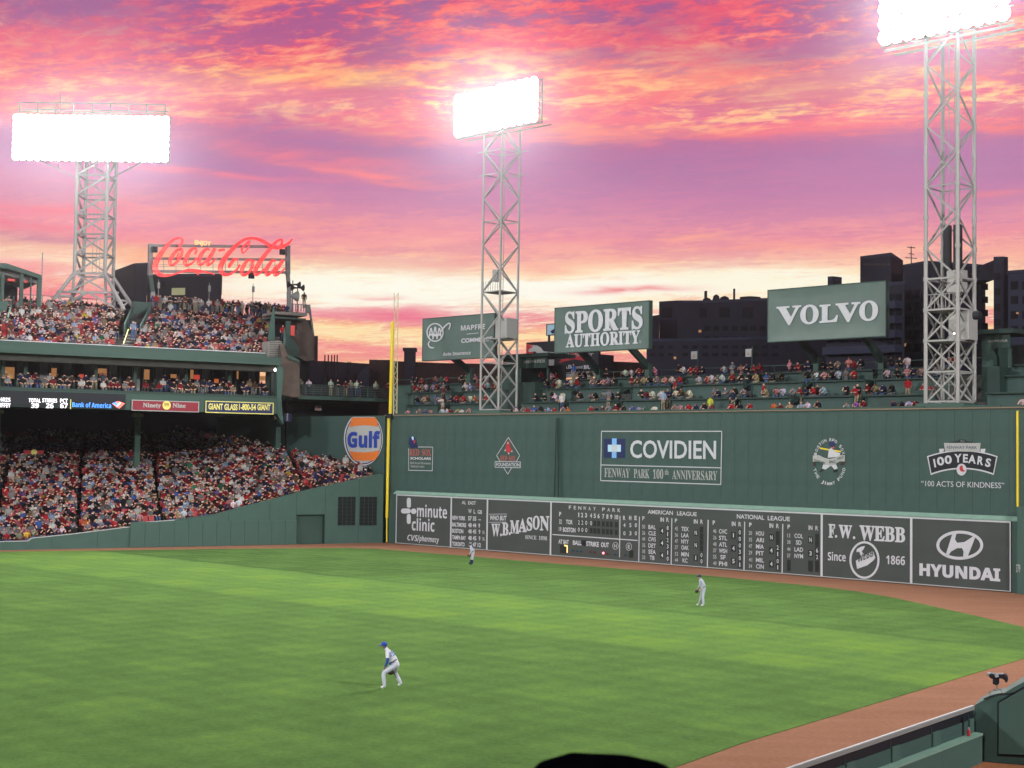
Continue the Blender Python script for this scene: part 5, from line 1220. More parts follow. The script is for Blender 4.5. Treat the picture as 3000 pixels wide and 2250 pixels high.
# ------------------------------------------------------------------ end pier, landings and ramp of the stand
pr = thing('stand_end_stair_tower', 'concrete and green steel stair structure closing the upper deck, with brown ramp underside', 'stair tower', fm(FS, SXs(850, 9), 9, 0))
def pbox(name, x0, y0, x1, y1, d0, d1, m_):
    a = H(x0, y0, d0); b_ = H(x1, y1, d0); return cube(pr, name, FS, (a[0], d0, b_[1]), (b_[0], d1, a[1]), m_)
def ppoly(name, pts, d0, d1, m_, Z=ZD):
    mb = MB(FS); mb.prism([H(*q(Z, x, y), d0) for x, y in pts], d0, d1); return mb.build(name, m_, pr)
ppoly('pier', [(208, 1000), (222, 985), (262, 1085), (352, 1145), (356, 1420), (300, 1420), (205, 1400), (205, 1168)], 9.2, 9.9, BRWN)
ppoly('green_pier', [(168, 1168), (212, 1168), (226, 1200), (206, 1420), (212, 1520), (222, 1640), (172, 1560)], 8.4, 9.15, GREEN2)
ppoly('ramp_underside', [(322, 785), (420, 795), (442, 860), (472, 925), (472, 1120), (400, 1128), (352, 1100), (340, 960), (326, 880)], 16.0, 17.5, BRWN)
ppoly('ramp_rail', [(405, 665), (440, 680), (475, 930), (466, 932), (432, 740), (400, 735)], 16.2, 16.3, GSTEEL)
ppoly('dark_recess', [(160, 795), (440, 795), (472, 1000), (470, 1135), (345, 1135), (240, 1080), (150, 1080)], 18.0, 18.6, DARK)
ppoly('brick_edge', [(472, 924), (502, 924), (500, 1135), (474, 1135)], 19.0, 22, BRICK)
ppoly('mid_wall', [(245, 900), (282, 935), (350, 1020), (352, 1100), (262, 1080), (232, 1000)], 12.0, 12.3, DGREEN)
pbox('upper_landing', 806, 912, 900, 926, 14.5, 18.0, CONC)
pbox('landing_edge', 800, 927, 896, 938, 14.6, 17.9, MGREEN)
ppoly('stair_flight', [(112, 965), (205, 965), (208, 1000), (180, 1092), (95, 1092)], 10.0, 12.0, CONC)
for k in range(7): ppoly('stair_tread', [(97+k*2.2, 1086-k*18), (184+k*3.2, 1086-k*18), (184+k*3.2, 1082-k*18), (97+k*2.2, 1082-k*18)], 9.96, 9.99, DCONC)
ppoly('stair_side_panel', [(236, 870), (240, 975), (190, 1165), (182, 1160), (225, 960), (228, 880)], 9.8, 9.9, GREEN2)
ppoly('stair_side_panel', [(150, 690), (155, 965), (98, 960), (108, 850), (140, 700)], 13.0, 13.12, GREEN2)
pbox('tall_post', 839, 940, 850, 1020, 12.6, 12.9, MGREEN)
pbox('lit_panel', 853, 953, 863, 983, 15.0, 15.1, TVR)
ppoly('jagged_bracket', [(250, 1088), (272, 1078), (350, 1118), (362, 1160), (352, 1142), (262, 1105)], 9.0, 9.15, MGREEN)
pbox('dark_backing', 800, 1130, 905, 1260, 19.5, 19.8, DARK); pbox('dark_backing', 866, 1035, 906, 1129, 19.5, 19.8, DARK)  # dark backing added to block the bright sky behind the stairs
for k in range(7): pbox('landing_rail_post', 858+k*8, 892, 859.5+k*8, 913, 15.0, 15.1, GSTEEL)
pbox('landing_rail', 852, 891, 910, 893, 15.0, 15.1, GSTEEL)
# horn speakers on small mast
hs = thing('loudspeaker_mast', 'small mast with paired horn loudspeakers at the top corner of the stand', 'loudspeaker mast', fm(FS, SXs(860, 16), 16, 20))
a = H(858, 822, 16); beam(hs, 'mast', (a[0], 16, 20), (a[0], 16, a[1]), .1, BLACKP, 6, FS); a2 = H(872, 838, 16); beam(hs, 'mast', (a2[0], 16, 20), (a2[0], 16, a2[1]), .1, BLACKP, 6, FS)
for (px, py, sg) in ((852, 834, -1), (870, 834, 1), (863, 843, -1), (881, 843, 1)):
    a = H(px, py, 16); b = MB(FS); b.lathe((a[0], 16, a[1]), [(.06, -.35*sg), (.10, 0), (.34, .3*sg)], 10, 'x'); b.build('horn', BLACKP, hs)
a = H(866, 868, 16); b = MB(FS); b.lathe((a[0], 16, a[1]), [(.05, -.6), (.5, .1), (.55, .2)], 12, 'x'); b.build('horn', GSTEEL, hs)
# ------------------------------------------------------------------ terrace between stand and pole
tr = thing('corner_terrace', 'green elevated railed walkway between the stair tower and the foul pole', 'terrace', fm(FS, SXs(1000, 11), 11, 12))
TD = 9.5
a = H(873, 1158, TD); b_ = H(1146, 1178, TD); cube(tr, 'floor', FS, (a[0], TD, b_[1]), (b_[0]+.6, TD+6, a[1]), MGREEN); tz = a[1]
rz = tz+1.05
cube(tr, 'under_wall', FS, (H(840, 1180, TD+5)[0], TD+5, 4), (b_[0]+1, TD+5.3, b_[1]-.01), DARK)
x = a[0]
while x < b_[0]: beam(tr, 'rail_post', (x, TD+.1, tz), (x, TD+.1, rz), .05, MGREEN, 4, FS); x += .8
beam(tr, 'rail', (a[0], TD+.1, rz), (b_[0]+.5, TD+.1, rz), .06, MGREEN, 4, FS)
for k in range(1, 5): beam(tr, 'rail_wire', (a[0], TD+.1, tz+k*.21), (b_[0]+.5, TD+.1, tz+k*.21), .015, GSTEEL, 4, FS)
cube(tr, 'back_wall', FS, (a[0]-2, TD+5.6, tz), (b_[0]+1.2, TD+5.9, tz+1.25), DGREEN)
t = thing('section_sign', 'small white sign reading 33 hanging under the corner walkway', 'sign', fm(FS, SXs(932, TD+4), TD+4, 10))
rect(t, ZE, 1276, 265, 1330, 308, DULLW, F=FS, d=TD+3, th=.05, name='plate'); TC(t, ZE, '33', 1304, 287, 36, 28, REDP, 'bold', F=FS, d=TD+2.97)
bb = thing('hanging_banner', 'small blue and white banner hanging inside the stand end by the last column', 'banner', fm(FS, SXs(835, 12), 12, 10)); rect(bb, ZE, 998, 335, 1068, 408, NAVYP, F=FS, d=12, th=.03, name='cloth'); rect(bb, ZE, 1025, 335, 1038, 400, DULLW, F=FS, d=11.97, th=.01, name='stripe')
# ------------------------------------------------------------------ neon sign on its frame
CD = 25.2
ck = thing('neon_script_sign', 'huge red lit script sign in a grey steel frame above the upper deck', 'sign', fm(FS, SXs(640, CD), CD, 22))
def cbeam(x0, y0, x1, y1, w, d=CD+.6, m_=GSTEEL, name='frame_beam'):
    a = H(*q(ZC, x0, y0), d); b_ = H(*q(ZC, x1, y1), d); return beam(ck, name, (a[0], d, a[1]), (b_[0], d, b_[1]), w, m_, 4, FS)
FRM = mat('grey_sign_frame', (.26, .26, .27), .6, .12, 2)
cbeam(170, 268, 166, 650, .42, m_=FRM, name='post'); cbeam(166, 650, 195, 860, .40, m_=MGREEN, name='post'); cbeam(195, 850, 195, 1060, .40, m_=FRM, name='post')
cbeam(1838, 290, 1838, 640, .42, m_=FRM, name='post'); cbeam(1838, 640, 1855, 860, .34, m_=FRM, name='post'); cbeam(1853, 850, 1856, 1090, .40, m_=FRM, name='post')
cbeam(165, 287, 1865, 303, .26, m_=FRM); cbeam(200, 445, 1830, 460, .24, m_=FRM); cbeam(200, 600, 1830, 615, .26, m_=FRM)
for y in (520, 545): cbeam(200, y, 1830, y+8, .04, m_=FRM, name='cross_wire')
for x in range(330, 1800, 150): cbeam(x, 440, x, 610, .04, m_=FRM, name='cross_wire')
for x, y in ((222, 335), (1778, 365), (1400, 655)): 
    a = H(*q(ZC, x, y), CD); cube(ck, 'lamp_box', FS, (a[0]-.26, CD-.1, a[1]-.28), (a[0]+.26, CD+.3, a[1]+.28), BLACKP)
def cat(pts, n=8):
    P = [Vector(p) for p in pts]; P = [P[0]*2-P[1]]+P+[P[-1]*2-P[-2]]; out = []
    for i in range(1, len(P)-2):
        for k in range(n):
            t = k/n; a, b, c, d = P[i-1], P[i], P[i+1], P[i+2]
            out.append(.5*((2*b)+(c-a)*t+(2*a-5*b+4*c-d)*t*t+(3*b-a-3*c+d)*t**3))
    out.append(P[-2]); return out
def script(pts, dd, name='letter_stroke'):
    """pts: (x, y, width) in the zoomed view"""
    L_ = sum(math.dist(p[:2], r_[:2]) for p, r_ in zip(pts, pts[1:])); C = cat([(x, y, w) for x, y, w in pts], max(2, round(L_/(len(pts)-1)/6.5))); Lp, Rp = [], []
    for i, p in enumerate(C):
        t = (C[min(i+1, len(C)-1)]-C[max(i-1, 0)]); t = Vector((t.x, t.y)).normalized(); nn = Vector((-t.y, t.x))
        w = max(p.z*.86, 8)/2
        Lp.append(H(*q(ZC, p.x+nn.x*w, p.y+nn.y*w), CD)); Rp.append(H(*q(ZC, p.x-nn.x*w, p.y-nn.y*w), CD))
    d0 = CD-.25-dd; mb = MB(FS); n = len(C)
    P = [(a, d0, z) for a, z in Lp]+[(a, d0, z) for a, z in Rp]+[(a, d0+.2, z) for a, z in Lp]+[(a, d0+.2, z) for a, z in Rp]
    F_ = []
    for i in range(0, n-1, 2):
        F_ += [(i, i+1, n+i+1, n+i), (2*n+i, 3*n+i, 3*n+i+1, 2*n+i+1), (i, 2*n+i, 2*n+i+1, i+1), (n+i, n+i+1, 3*n+i+1, 3*n+i), (i, n+i, 3*n+i, 2*n+i), (i+1, 2*n+i+1, 3*n+i+1, n+i+1)]
    for side in (Lp, Rp):
        for i in range(n-1): mb.bar((side[i][0], d0+.1, side[i][1]), (side[i+1][0], d0+.1, side[i+1][1]), .055)
    mb.add(P, F_); mb.build(name, NEON, ck)
script([(505, 300, 20), (545, 262, 26), (548, 215, 24), (505, 198, 22), (440, 222, 34), (360, 300, 46), (290, 390, 58), (235, 490, 72), (222, 570, 72), (262, 632, 56), (340, 655, 34), (430, 645, 18), (540, 608, 20), (640, 590, 36), (740, 600, 40), (830, 612, 22), (900, 625, 10), (940, 642, 6)], 0)
script([(735, 610, 30), (742, 650, 14)], .01)
script([(530, 345, 16), (490, 345, 30), (440, 400, 44), (400, 470, 44), (405, 520, 34), (450, 520, 30), (505, 460, 38), (545, 385, 32), (545, 335, 24), (510, 325, 18)], .02)
script([(505, 380, 12), (480, 440, 14), (500, 300, 16)][:2], .03)
script([(700, 395, 24), (722, 350, 22), (700, 325, 22), (650, 350, 40), (605, 420, 50), (580, 490, 48), (600, 528, 36), (660, 510, 22), (730, 440, 14)], .04)
script([(880, 345, 22), (850, 330, 24), (800, 370, 44), (760, 440, 48), (745, 500, 42), (775, 525, 30), (840, 470, 26), (900, 390, 24)], .05)
script([(945, 325, 40), (905, 400, 46), (860, 480, 44), (860, 528, 32), (910, 500, 18), (960, 445, 12)], .06)
script([(990, 352, 26), (1060, 340, 28)], .07, 'hyphen')
script([(1275, 385, 18), (1272, 330, 24), (1310, 285, 22), (1365, 235, 16), (1340, 330, 14), (1285, 385, 12)], .08)
script([(1880, 210, 14), (1840, 260, 30), (1760, 305, 44), (1680, 315, 46), (1600, 285, 44), (1520, 235, 42), (1430, 205, 34), (1330, 210, 32), (1250, 250, 38), (1170, 320, 48), (1090, 410, 58), (1030, 500, 68), (1010, 580, 62), (1050, 638, 46), (1120, 640, 30), (1200, 590, 22), (1250, 520, 20)], .09)
script([(1225, 460, 22), (1180, 460, 34), (1130, 520, 40), (1110, 560, 20)], .10)
script([(1390, 470, 22), (1340, 470, 30), (1290, 540, 48), (1265, 610, 46), (1290, 650, 34), (1350, 620, 30), (1395, 550, 36), (1400, 490, 28), (1430, 470, 16)], .11)
script([(1700, 330, 20), (1755, 260, 24), (1750, 222, 22), (1700, 235, 30), (1620, 320, 44), (1540, 420, 52), (1470, 520, 56), (1430, 600, 50), (1440, 645, 36), (1490, 625, 20), (1540, 570, 14)], .12)
script([(1680, 480, 22), (1640, 475, 28), (1590, 540, 46), (1560, 610, 44), (1580, 650, 32), (1640, 600, 26), (1700, 520, 24)], .13)
script([(1770, 465, 40), (1720, 540, 46), (1670, 610, 44), (1675, 652, 32), (1730, 625, 18), (1790, 570, 12)], .14)
TC(ck, ZC, 'ENJOY', 806, 255, 200, 52, NEONY, 'bold', F=FS, d=CD-.2)
# small poles with lamps along the top row
for lab, x, y0, y1 in [('thin lamp pole behind the upper deck crowd under the start of the red script', 268, 700, 950), ('thin lamp pole behind the upper deck crowd before the bright sky begins', 885, 740, 920), ('thin lamp pole standing against the bright sky under the red script', 1417, 750, 950)]:
    a = H(*q(ZC, x, y0), 26); t = thing('lamp_pole', lab, 'lamp pole', fm(FS, a[0], 26, 21.8), 'thin poles behind the upper deck')
    beam(t, 'pole', (a[0], 26, 21.8), (a[0], 26, a[1]), .08, GSTEEL, 6, FS); cube(t, 'lamp_head', FS, (a[0]-.12, 25.85, a[1]-.9), (a[0]+.12, 25.99, a[1]-.3), GSTEEL)

# ------------------------------------------------------------------ city behind
def footprint(chain, Y0, depth):
    h = lambda px: 1333+.0145*(px-1500); k = (h(chain[0][0])-chain[0][1])*Y0
    P = [at(px, py, k/(h(px)-py)) for px, py in chain]; z = sum(p.z for p in P)/len(P)
    P2 = [(p.x, p.y) for p in P]; back = [(p.x*(1+depth/p.y), p.y+depth) for p in P[::-1]]
    return P2+back, z
def building(name, label, chain, Y0, depth, m_, group=None):
    fp_, z = footprint(chain, Y0, depth)
    t = thing(name, label, 'building', Matrix.Translation((fp_[0][0], fp_[0][1], 0)), group)
    mb = MB(); mb.vprism(fp_, 0, z); mb.build('walls', m_, t)
    mb = MB(); c = sum((Vector(p) for p in fp_), Vector((0, 0)))/len(fp_)
    mb.vprism([tuple(c+(Vector(p)-c)*1.012) for p in fp_], z+.01, z+.35); mb.build('roof', NAVYB2 if m_ is NAVYB else m_, t)
    return t, fp_, z
def windows(t, fp_, i, px0, px1, ys, hpx, wpx, step, m_=NAVYW, name='window', proud=.12):
    """a grid of windows on the footprint edge i, rows and columns given as seen"""
    A, B = Vector(fp_[i]), Vector(fp_[i+1]); Fb = frame((A.x, A.y), B-A)
    x = px0
    while x < px1-wpx*.5:
        for y in ys:
            a = hit(Fb, x, y, -.02); b_ = hit(Fb, x+wpx, y+hpx, -.02)
            if b_[1] > .5: cube(t, name, Fb, (a[0], -proud, b_[1]), (b_[0], -.01, a[1]), m_)
        x += step
t, f_, z = building('block_building', 'dark block behind the neon script sign and tower foot with one pale lit window', [(328, 803), (393, 779), (432, 777), (650, 808)][:3], 215, 30, NAVYB)
t, f_, z = building('block_building', 'dark flat block under the neon script with a pale lit window', [(432, 811), (575, 809), (650, 809)], 208, 25, NAVYB)
windows(t, f_, 0, 504, 543, [844], 20, 38, 60, YWIN); windows(t, f_, 0, 440, 500, [825], 18, 10, 30)
t, f_, z = building('long_shed', 'long low navy shed roof beyond the corner walkway', [(884, 1062), (960, 1064), (1090, 1072), (1150, 1078)], 260, 30, NAVYB2)
t, f_, z = building('brown_block', 'low dark brown block just left of the foul pole top', [(1082, 1060), (1146, 1061)], 240, 20, BRICK)
mb = MB(); p0_ = at(1035, 1110, 236); p1_ = at(1082, 1075, 236)
t = thing('arched_vent', 'pale blue curved roof vent in front of the low brown block', 'roof vent', Matrix.Translation((p0_.x, 236, 0)))
P = [(p0_.x, 8)]+[(p0_.x+(p1_.x-p0_.x)*(1-math.cos(R(a))), p0_.z-3+(p1_.z-p0_.z+3)*math.sin(R(a))) for a in range(0, 100, 10)]+[(p1_.x, 8)]
mb.prism(P, 236, 239); mb.build('shell', NAVYB2, t)
ORDS = ['first', 'second', 'third', 'fourth', 'fifth', 'sixth', 'seventh']
for i, px in enumerate((952, 962, 972, 980, 988, 1020, 1026)):
    p = at(px, 1042, 258); tp = at(px, 1040 if i < 5 else 1060, 258)
    t = thing('chimney_pipe', ORDS[i]+' thin vent pipe on the long navy shed roof, counted from the stair tower', 'pipe', Matrix.Translation((p.x, 258, 20)), 'vent pipes on the long shed')
    beam(t, 'pipe', (p.x, 258, 10), (p.x, 258, tp.z), .22, BLACKP, 6)
t, f_, z = building('brown_block', 'long dark brown building under the insurance billboard with a square chimney', [(1146, 1064), (1290, 1070), (1410, 1072), (1480, 1074)], 230, 25, BRICK)
a, b_ = at(1184, 1028, 229), at(1216, 1028, 229); mb = MB(); mb.box((a.x, 229, 10), (b_.x, 231, a.z)); mb.build('chimney', NAVYB, t); mb = MB(); mb.box((a.x-.2, 228.8, a.z+.01), (b_.x+.2, 231.2, a.z+.5)); mb.build('chimney_cap', NAVYB, t)
t, f_, z = building('low_block', 'low dark block seen under the serif lettered billboard', [(1752, 1044), (1798, 1048)], 220, 20, NAVYB)
t, f_, z = building('low_block', 'long low dark roof line between the billboard arms', [(1798, 1066), (1880, 1069), (1935, 1070)], 226, 20, BRICK)
t, f_, z = building('office_building', 'dark navy building with rooftop domes and masts between the two big billboards', [(1932.7, 891), (1985, 888), (2057, 888), (2300, 879)], 200, 30, NAVYB)
windows(t, f_, 0, 1940, 1980, [902], 30, 28, 60); windows(t, f_, 2, 2040, 2240, [902], 28, 30, 68)
for lab, ys, i_, a0, a1 in (('w', [955, 985, 1018], 2, 2064, 2250),): windows(t, f_, i_, a0, a1, ys, 14, 16, 27)
windows(t, f_, 2, 2048, 2054, [967], 7, 7, 20, WARM, 'lit_window', .2)
zt_ = z
for px0, px1, py in ((2064, 2074, 852),): 
    a, b_ = at(px0+2, py, 205), at(px1-2, py, 205); mb = MB(); mb.box((a.x, 205, z), (b_.x, 206, a.z)); mb.build('chimney', BRICK, t)
def lump(px0, px1, py, Y, m_, nm):
    a, b_ = at(px0, py, Y), at(px1, py, Y); mb = MB(); r = (b_.x-a.x)/2; hh = max(a.z-z, .2)
    mb.lathe(((a.x+b_.x)/2, Y+r, z+.36), [(r, 0), (r*.95, hh*.45), (r*.7, hh*.85), (r*.2, hh)], 12); mb.build(nm, m_, t)
lump(2088, 2112, 869, 203, NAVYB, 'roof_dome'); lump(2108, 2142, 873, 203, NAVYB, 'roof_dome'); lump(2058, 2088, 878, 203, NAVYB, 'roof_dome')
a = at(2151, 846, 203); beam(t, 'mast', (a.x, 203, z), (a.x, 203, a.z), .3, BLACKP, 6)
a, b_ = at(2185, 869, 203), at(2217, 869, 203); mb = MB(); mb.lathe(((a.x+b_.x)/2, 204, z), [(.6, .3), (.6, (a.z-z)*.5), (1.3, a.z-z-.5), (1.5, a.z-z), (.8, a.z-z+.1)], 12); mb.build('roof_vent', NAVYB, t)
t, f_, z = building('office_building', 'lower dark wing joining the navy building behind the serif lettered billboard', [(1895, 936), (1932, 930)], 196, 20, NAVYB)
t, f_, z = building('office_building', 'dark podium under the domed building with faint window bands', [(1895, 1000), (1990, 1000), (2300, 992), (2500, 990)], 190, 8, NAVYB)
windows(t, f_, 0, 1905, 1985, [1012, 1034], 10, 14, 26); windows(t, f_, 1, 2000, 2290, [1012, 1034], 10, 16, 29); windows(t, f_, 0, 1974, 1980, [1045], 7, 7, 20, WARM, 'lit_window', .2)
# the tall apartment block
t, f_, z = building('apartment_block', 'tall dark apartment tower block behind the big light tower with balconies', [(2521, 760), (2611, 749), (2645, 772)], 172, 22, NAVYB)
windows(t, f_, 0, 2530, 2605, [772], 5, 5, 9, BRWN, 'vent_slot', .05)
t, f_, z = building('apartment_block', 'wide dark apartment wing with balcony bands on both sides of the big light tower', [(2500, 822), (2590, 810), (2645, 785), (2716, 773), (2887, 785)][2:], 165, 18, NAVYB)
windows(t, f_, 0, 2655, 2715, [850, 889, 928, 968, 1008], 22, 16, 26); windows(t, f_, 1, 2725, 2885, [830, 868, 907, 946, 986, 1024], 20, 18, 30)
windows(t, f_, 0, 2649, 2654, [1007], 7, 7, 20, WARM, 'lit_window', .3)
t, f_, z = building('apartment_block', 'dark lower apartment wing behind the slab lettered billboard with pale balcony ledges', [(2420, 850), (2600, 838), (2650, 832)], 160, 14, NAVYB)
windows(t, f_, 0, 2425, 2595, [900, 939, 979, 1018], 24, 22, 38); windows(t, f_, 1, 2602, 2646, [862, 905, 945, 985, 1025], 24, 16, 24)
A, B = Vector(f_[1]), Vector(f_[2])
for y in (892, 935, 977, 1020):
    for i_ in (0, 1):
        Fb = frame(f_[i_], Vector(f_[i_+1])-Vector(f_[i_])); a = hit(Fb, 2600, y, -1.2); L_ = (Vector(f_[i_+1])-Vector(f_[i_])).length
        mb = MB(Fb); mb.box((.2, -1.2, a[1]-.45), (L_-.2, -.02, a[1]+.35)); mb.build('balcony', NAVYB2, t)
t, f_, z = building('rooftop_hut', 'small dark stair hut on the roof just above the slab lettered billboard', [(2425, 819), (2440, 818), (2466, 821), (2476, 836)][:3], 170, 6, NAVYB)
t, f_, z = building('apartment_block', 'dark tower with sloping shoulder at the right of the big light tower', [(2911, 762), (2940, 761), (2953, 763)], 158, 16, NAVYB)
mb = MB(); Fb = frame((at(2887, 785, 160).x, 160), (1, 0)); P = [hit(Fb, 2870, 790, 0), hit(Fb, 2887, 785, 0), hit(Fb, 2912, 762, 0), hit(Fb, 2912, 820, 0), hit(Fb, 2870, 820, 0)]; mb = MB(Fb); mb.prism(P, 0, 12); mb.build('sloping_shoulder', NAVYB, t)
windows(t, f_, 0, 2913, 2938, [800, 845, 890, 935], 20, 18, 60)
t, f_, z = building('apartment_block', 'dark block at the right picture edge with small lit windows', [(2953, 803), (3060, 795), (3200, 785)], 156, 20, NAVYB2)
windows(t, f_, 0, 2962, 3055, [825, 868, 912, 955], 22, 20, 34); windows(t, f_, 0, 2980, 2984, [915], 5, 5, 20, WARM, 'lit_window', .3)
an = thing('roof_aerial', 'tall crossed television aerial on the apartment roof left of the big light tower', 'aerial', Matrix.Translation(at(2669, 776, 170)))
a, b_ = at(2670, 778, 170), at(2669, 722, 170); beam(an, 'mast', a, b_, .12, BLACKP, 5)
for px0, px1, py in ((2658, 2681, 724), (2652, 2686, 755), (2662, 2678, 743)): beam(an, 'arm', at(px0, py, 170), at(px1, py+2, 170), .08, BLACKP, 4)
# ------------------------------------------------------------------ bullpen fence at the lower right
_A, _B = G(2308.5, 2250, 1.5), G(2852, 2066, 1.5)
FB = frame(_A, _B-_A); LB = (_B-_A).length
bf = thing('bullpen_fence', 'green panelled bullpen fence with pale top rail beside the warning track', 'fence', fm(FB, LB/2, 0))
x0 = -14
mb = MB(FB); mb.add([], [])
for i in range(12):
    a = x0+(LB-x0)*i/12; b_ = x0+(LB-x0)*(i+1)/12-.006
    cube(bf, 'top_rail', FB, (a, -.02, 1.47), (b_, .045, 1.50), HIVIS); cube(bf, 'rail_face', FB, (a, -.03, 1.385), (b_, .04, 1.467), BLUEP if False else GSTEEL)
cube(bf, 'black_shadow_strip', FB, (x0, .02, 1.15), (LB, .08, 1.384), BLACKP)  # black box painted in as the shade under the top rail
pads = []
def bs(x, y): return hit(FB, *q(Z8, x, y), 0)[0]
marks = [765, 847, 1135, 1207, 1465, 1532]
ss = [bs(m_, 900) for m_ in marks]; per = (ss[4]-ss[0])/2; nar = ss[1]-ss[0]
s = ss[4]
while s > x0+per: s -= per
while s < LB-.1:
    e1_ = min(s+nar, LB); e2_ = min(s+per, LB)
    cube(bf, 'post_panel', FB, (s+.03, -.03, .80), (e1_-.03, .05, 1.16), GREEN2)
    if e2_ > e1_: cube(bf, 'panel', FB, (e1_+.03, .0, .80), (e2_-.03, .05, 1.14), GREEN)
    cube(bf, 'joint', FB, (s-.028, .01, .80), (s+.028, .04, 1.3), DGREEN); s += per
cube(bf, 'field_face', FB, (x0, .09, 0), (LB, .14, 1.33), GREEN2)
for i in range(9):
    a = x0+(LB-x0)*i/9; b_ = x0+(LB-x0)*(i+1)/9-.008
    cube(bf, 'ledge', FB, (a, -.26, .74), (b_, .0, .795), LEDGE); cube(bf, 'lower_wall', FB, (a, -.24, .0), (b_, -.02, .735), GREEN2)
sheet('bullpen_ground', [FB @ Vector((x0, -.2, 0)), FB @ Vector((LB+.1, -.2, 0)), Vector((30, 45, 0)), Vector((40, 20, 0)), Vector((4, 8, 0))], .012, CLAY)
_C, _D = G(2846, 2229), G(3000, 2243)
FT = frame(_C, _D-_C)
tw = thing('bullpen_end_wall', 'green padded bullpen end wall under a sloping tarpaulin with a sunken door panel', 'wall', fm(FT, 1, 0))
def T_(x, y, d=0): return hit(FT, *q(Z8, x, y), d)
P = [T_(1786, 1047), T_(2400, 1100), T_(2400, 300), T_(2212, 408), T_(2130, 452), T_(2050, 500), T_(1960, 520), T_(1890, 552), T_(1820, 592), T_(1777, 650)]
P[0] = (P[0][0], 0); P[1] = (P[1][0], 0)
mb = MB(FT); mb.prism(P, 0, 1.1); mb.build('cover', GREEN2, tw)
Pe = [T_(1777, 650), T_(1800, 640), T_(2005, 820), T_(2005, 1000), T_(1786, 830)]
dpt = [T_(2012, 578), T_(2110, 520), T_(2400, 360), T_(2400, 1000), T_(2010, 985)]
mb = MB(FT); mb.prism([(T_(1996, 570)), T_(2400, 330), T_(2400, 1030), T_(1994, 1008)], -.02, -.002); mb.build('door_shadow_sheet', BLACKP, tw)  # black sheet drawn as the shadow line round the door
mb = MB(FT); mb.prism(dpt, -.12, -.021); mb.build('door', GREEN2, tw)
mb = MB(FT); mb.prism([T_(2050, 498, .3), T_(2300, 345, .3), T_(2300, 400, .3), T_(2130, 470, .3), T_(2090, 500, .3)], .3, 1.6); mb.build('cover_ridge', GREEN, tw)
cbl = MB(FT)
C = cat([(*T_(x, y, .15), 0) for x, y in [(1890, 545), (1950, 520), (2010, 505), (2050, 500), (2090, 502), (2135, 492)]], 4)
for a, b_ in zip(C, C[1:]): cbl.bar((a.x, -.04, a.y+.02), (b_.x, -.04, b_.y+.02), .03)
cbl.build('cable', BLACKP, tw)
# small remote camera in a black rain cover
F0 = FT; cz = T_(1975, 470, .2)
rc = thing('remote_camera', 'small remote camera in a black rain cover on a bracket above the bullpen wall', 'camera', fm(FT, cz[0], .2, cz[1]))
def tp(x, y, d=.2): a = T_(x, y, d); return (a[0], d, a[1])
def blob_prism(pts, d0, d1, nm, m_): 
    mb = MB(FT); mb.prism([T_(x, y, .2) for x, y in pts], d0, d1); o = mb.build(nm, m_, rc)
    bv = o.modifiers.new('b', 'BEVEL'); bv.width = .025; bv.segments = 2; return o
blob_prism([(1932, 340), (1945, 335), (2000, 342), (2050, 338), (2072, 352), (2082, 378), (2078, 408), (2066, 410), (2056, 388), (2030, 374), (1990, 378), (1950, 378), (1932, 362)], .05, .33, 'rain_cover', BLACKP)
blob_prism([(1962, 372), (2012, 372), (2010, 425), (1992, 432), (1960, 422)], .08, .30, 'pan_head', BLACKP)
mb = MB(FT); a = tp(1934, 350, .1); mb.lathe((a[0]-.02, .19, a[2]), [(.05, -.05), (.055, 0), (.045, .04)], 10, 'x'); mb.build('lens_hood', HIVIS, rc)
mb = MB(FT); mb.prism([T_(1978, 345, .2), T_(2008, 343, .2), T_(2012, 362, .2), T_(1985, 366, .2)], .03, .049); mb.build('cover_patch', DULLW, rc)
for p_, q_, w in (((1992, 430), (1990, 462), .03), ((1925, 488), (2030, 468), .03), ((1932, 488), (1945, 535), .022), ((2024, 468), (2034, 505), .022), ((1970, 465), (1985, 480), .05), ((2000, 455), (2020, 475), .04)):
    beam(rc, 'bracket_arm', tp(*p_), tp(*q_), w, GSTEEL, 6, FT)
# bottle and bag on the ledge in the corner
def lp(x, y): return hit(FB, *q(Z8, x, y), -.13)
a = lp(1764, 806); b_ = lp(1764, 742)
bt = MB(FB); hgt = b_[1]-a[1]; bt.lathe((a[0], -.13, .797), [(.035, 0), (.045, .01), (.045, hgt*.7), (.03, hgt*.85)], 12); t = bt.build('drink_bottle', REDP, None, label='red drink bottle with white cap standing on the fence ledge in the corner', cat='bottle')
bt = MB(FB); bt.lathe((a[0], -.13, .797+hgt*.86), [(.028, 0), (.03, .03), (.02, .05)], 12); bt.build('cap', HIVIS, t)
mb = MB(FB); mb.box((a[0]-.12, -.02, .80), (a[0]-.02, -.01+.005, 1.30)); bg_ = mb.build('hanging_bag', BLACKP, None, label='black bag hanging in the corner at the end of the fence', cat='bag')
bg_.modifiers.new('s', 'BEVEL').width = .02

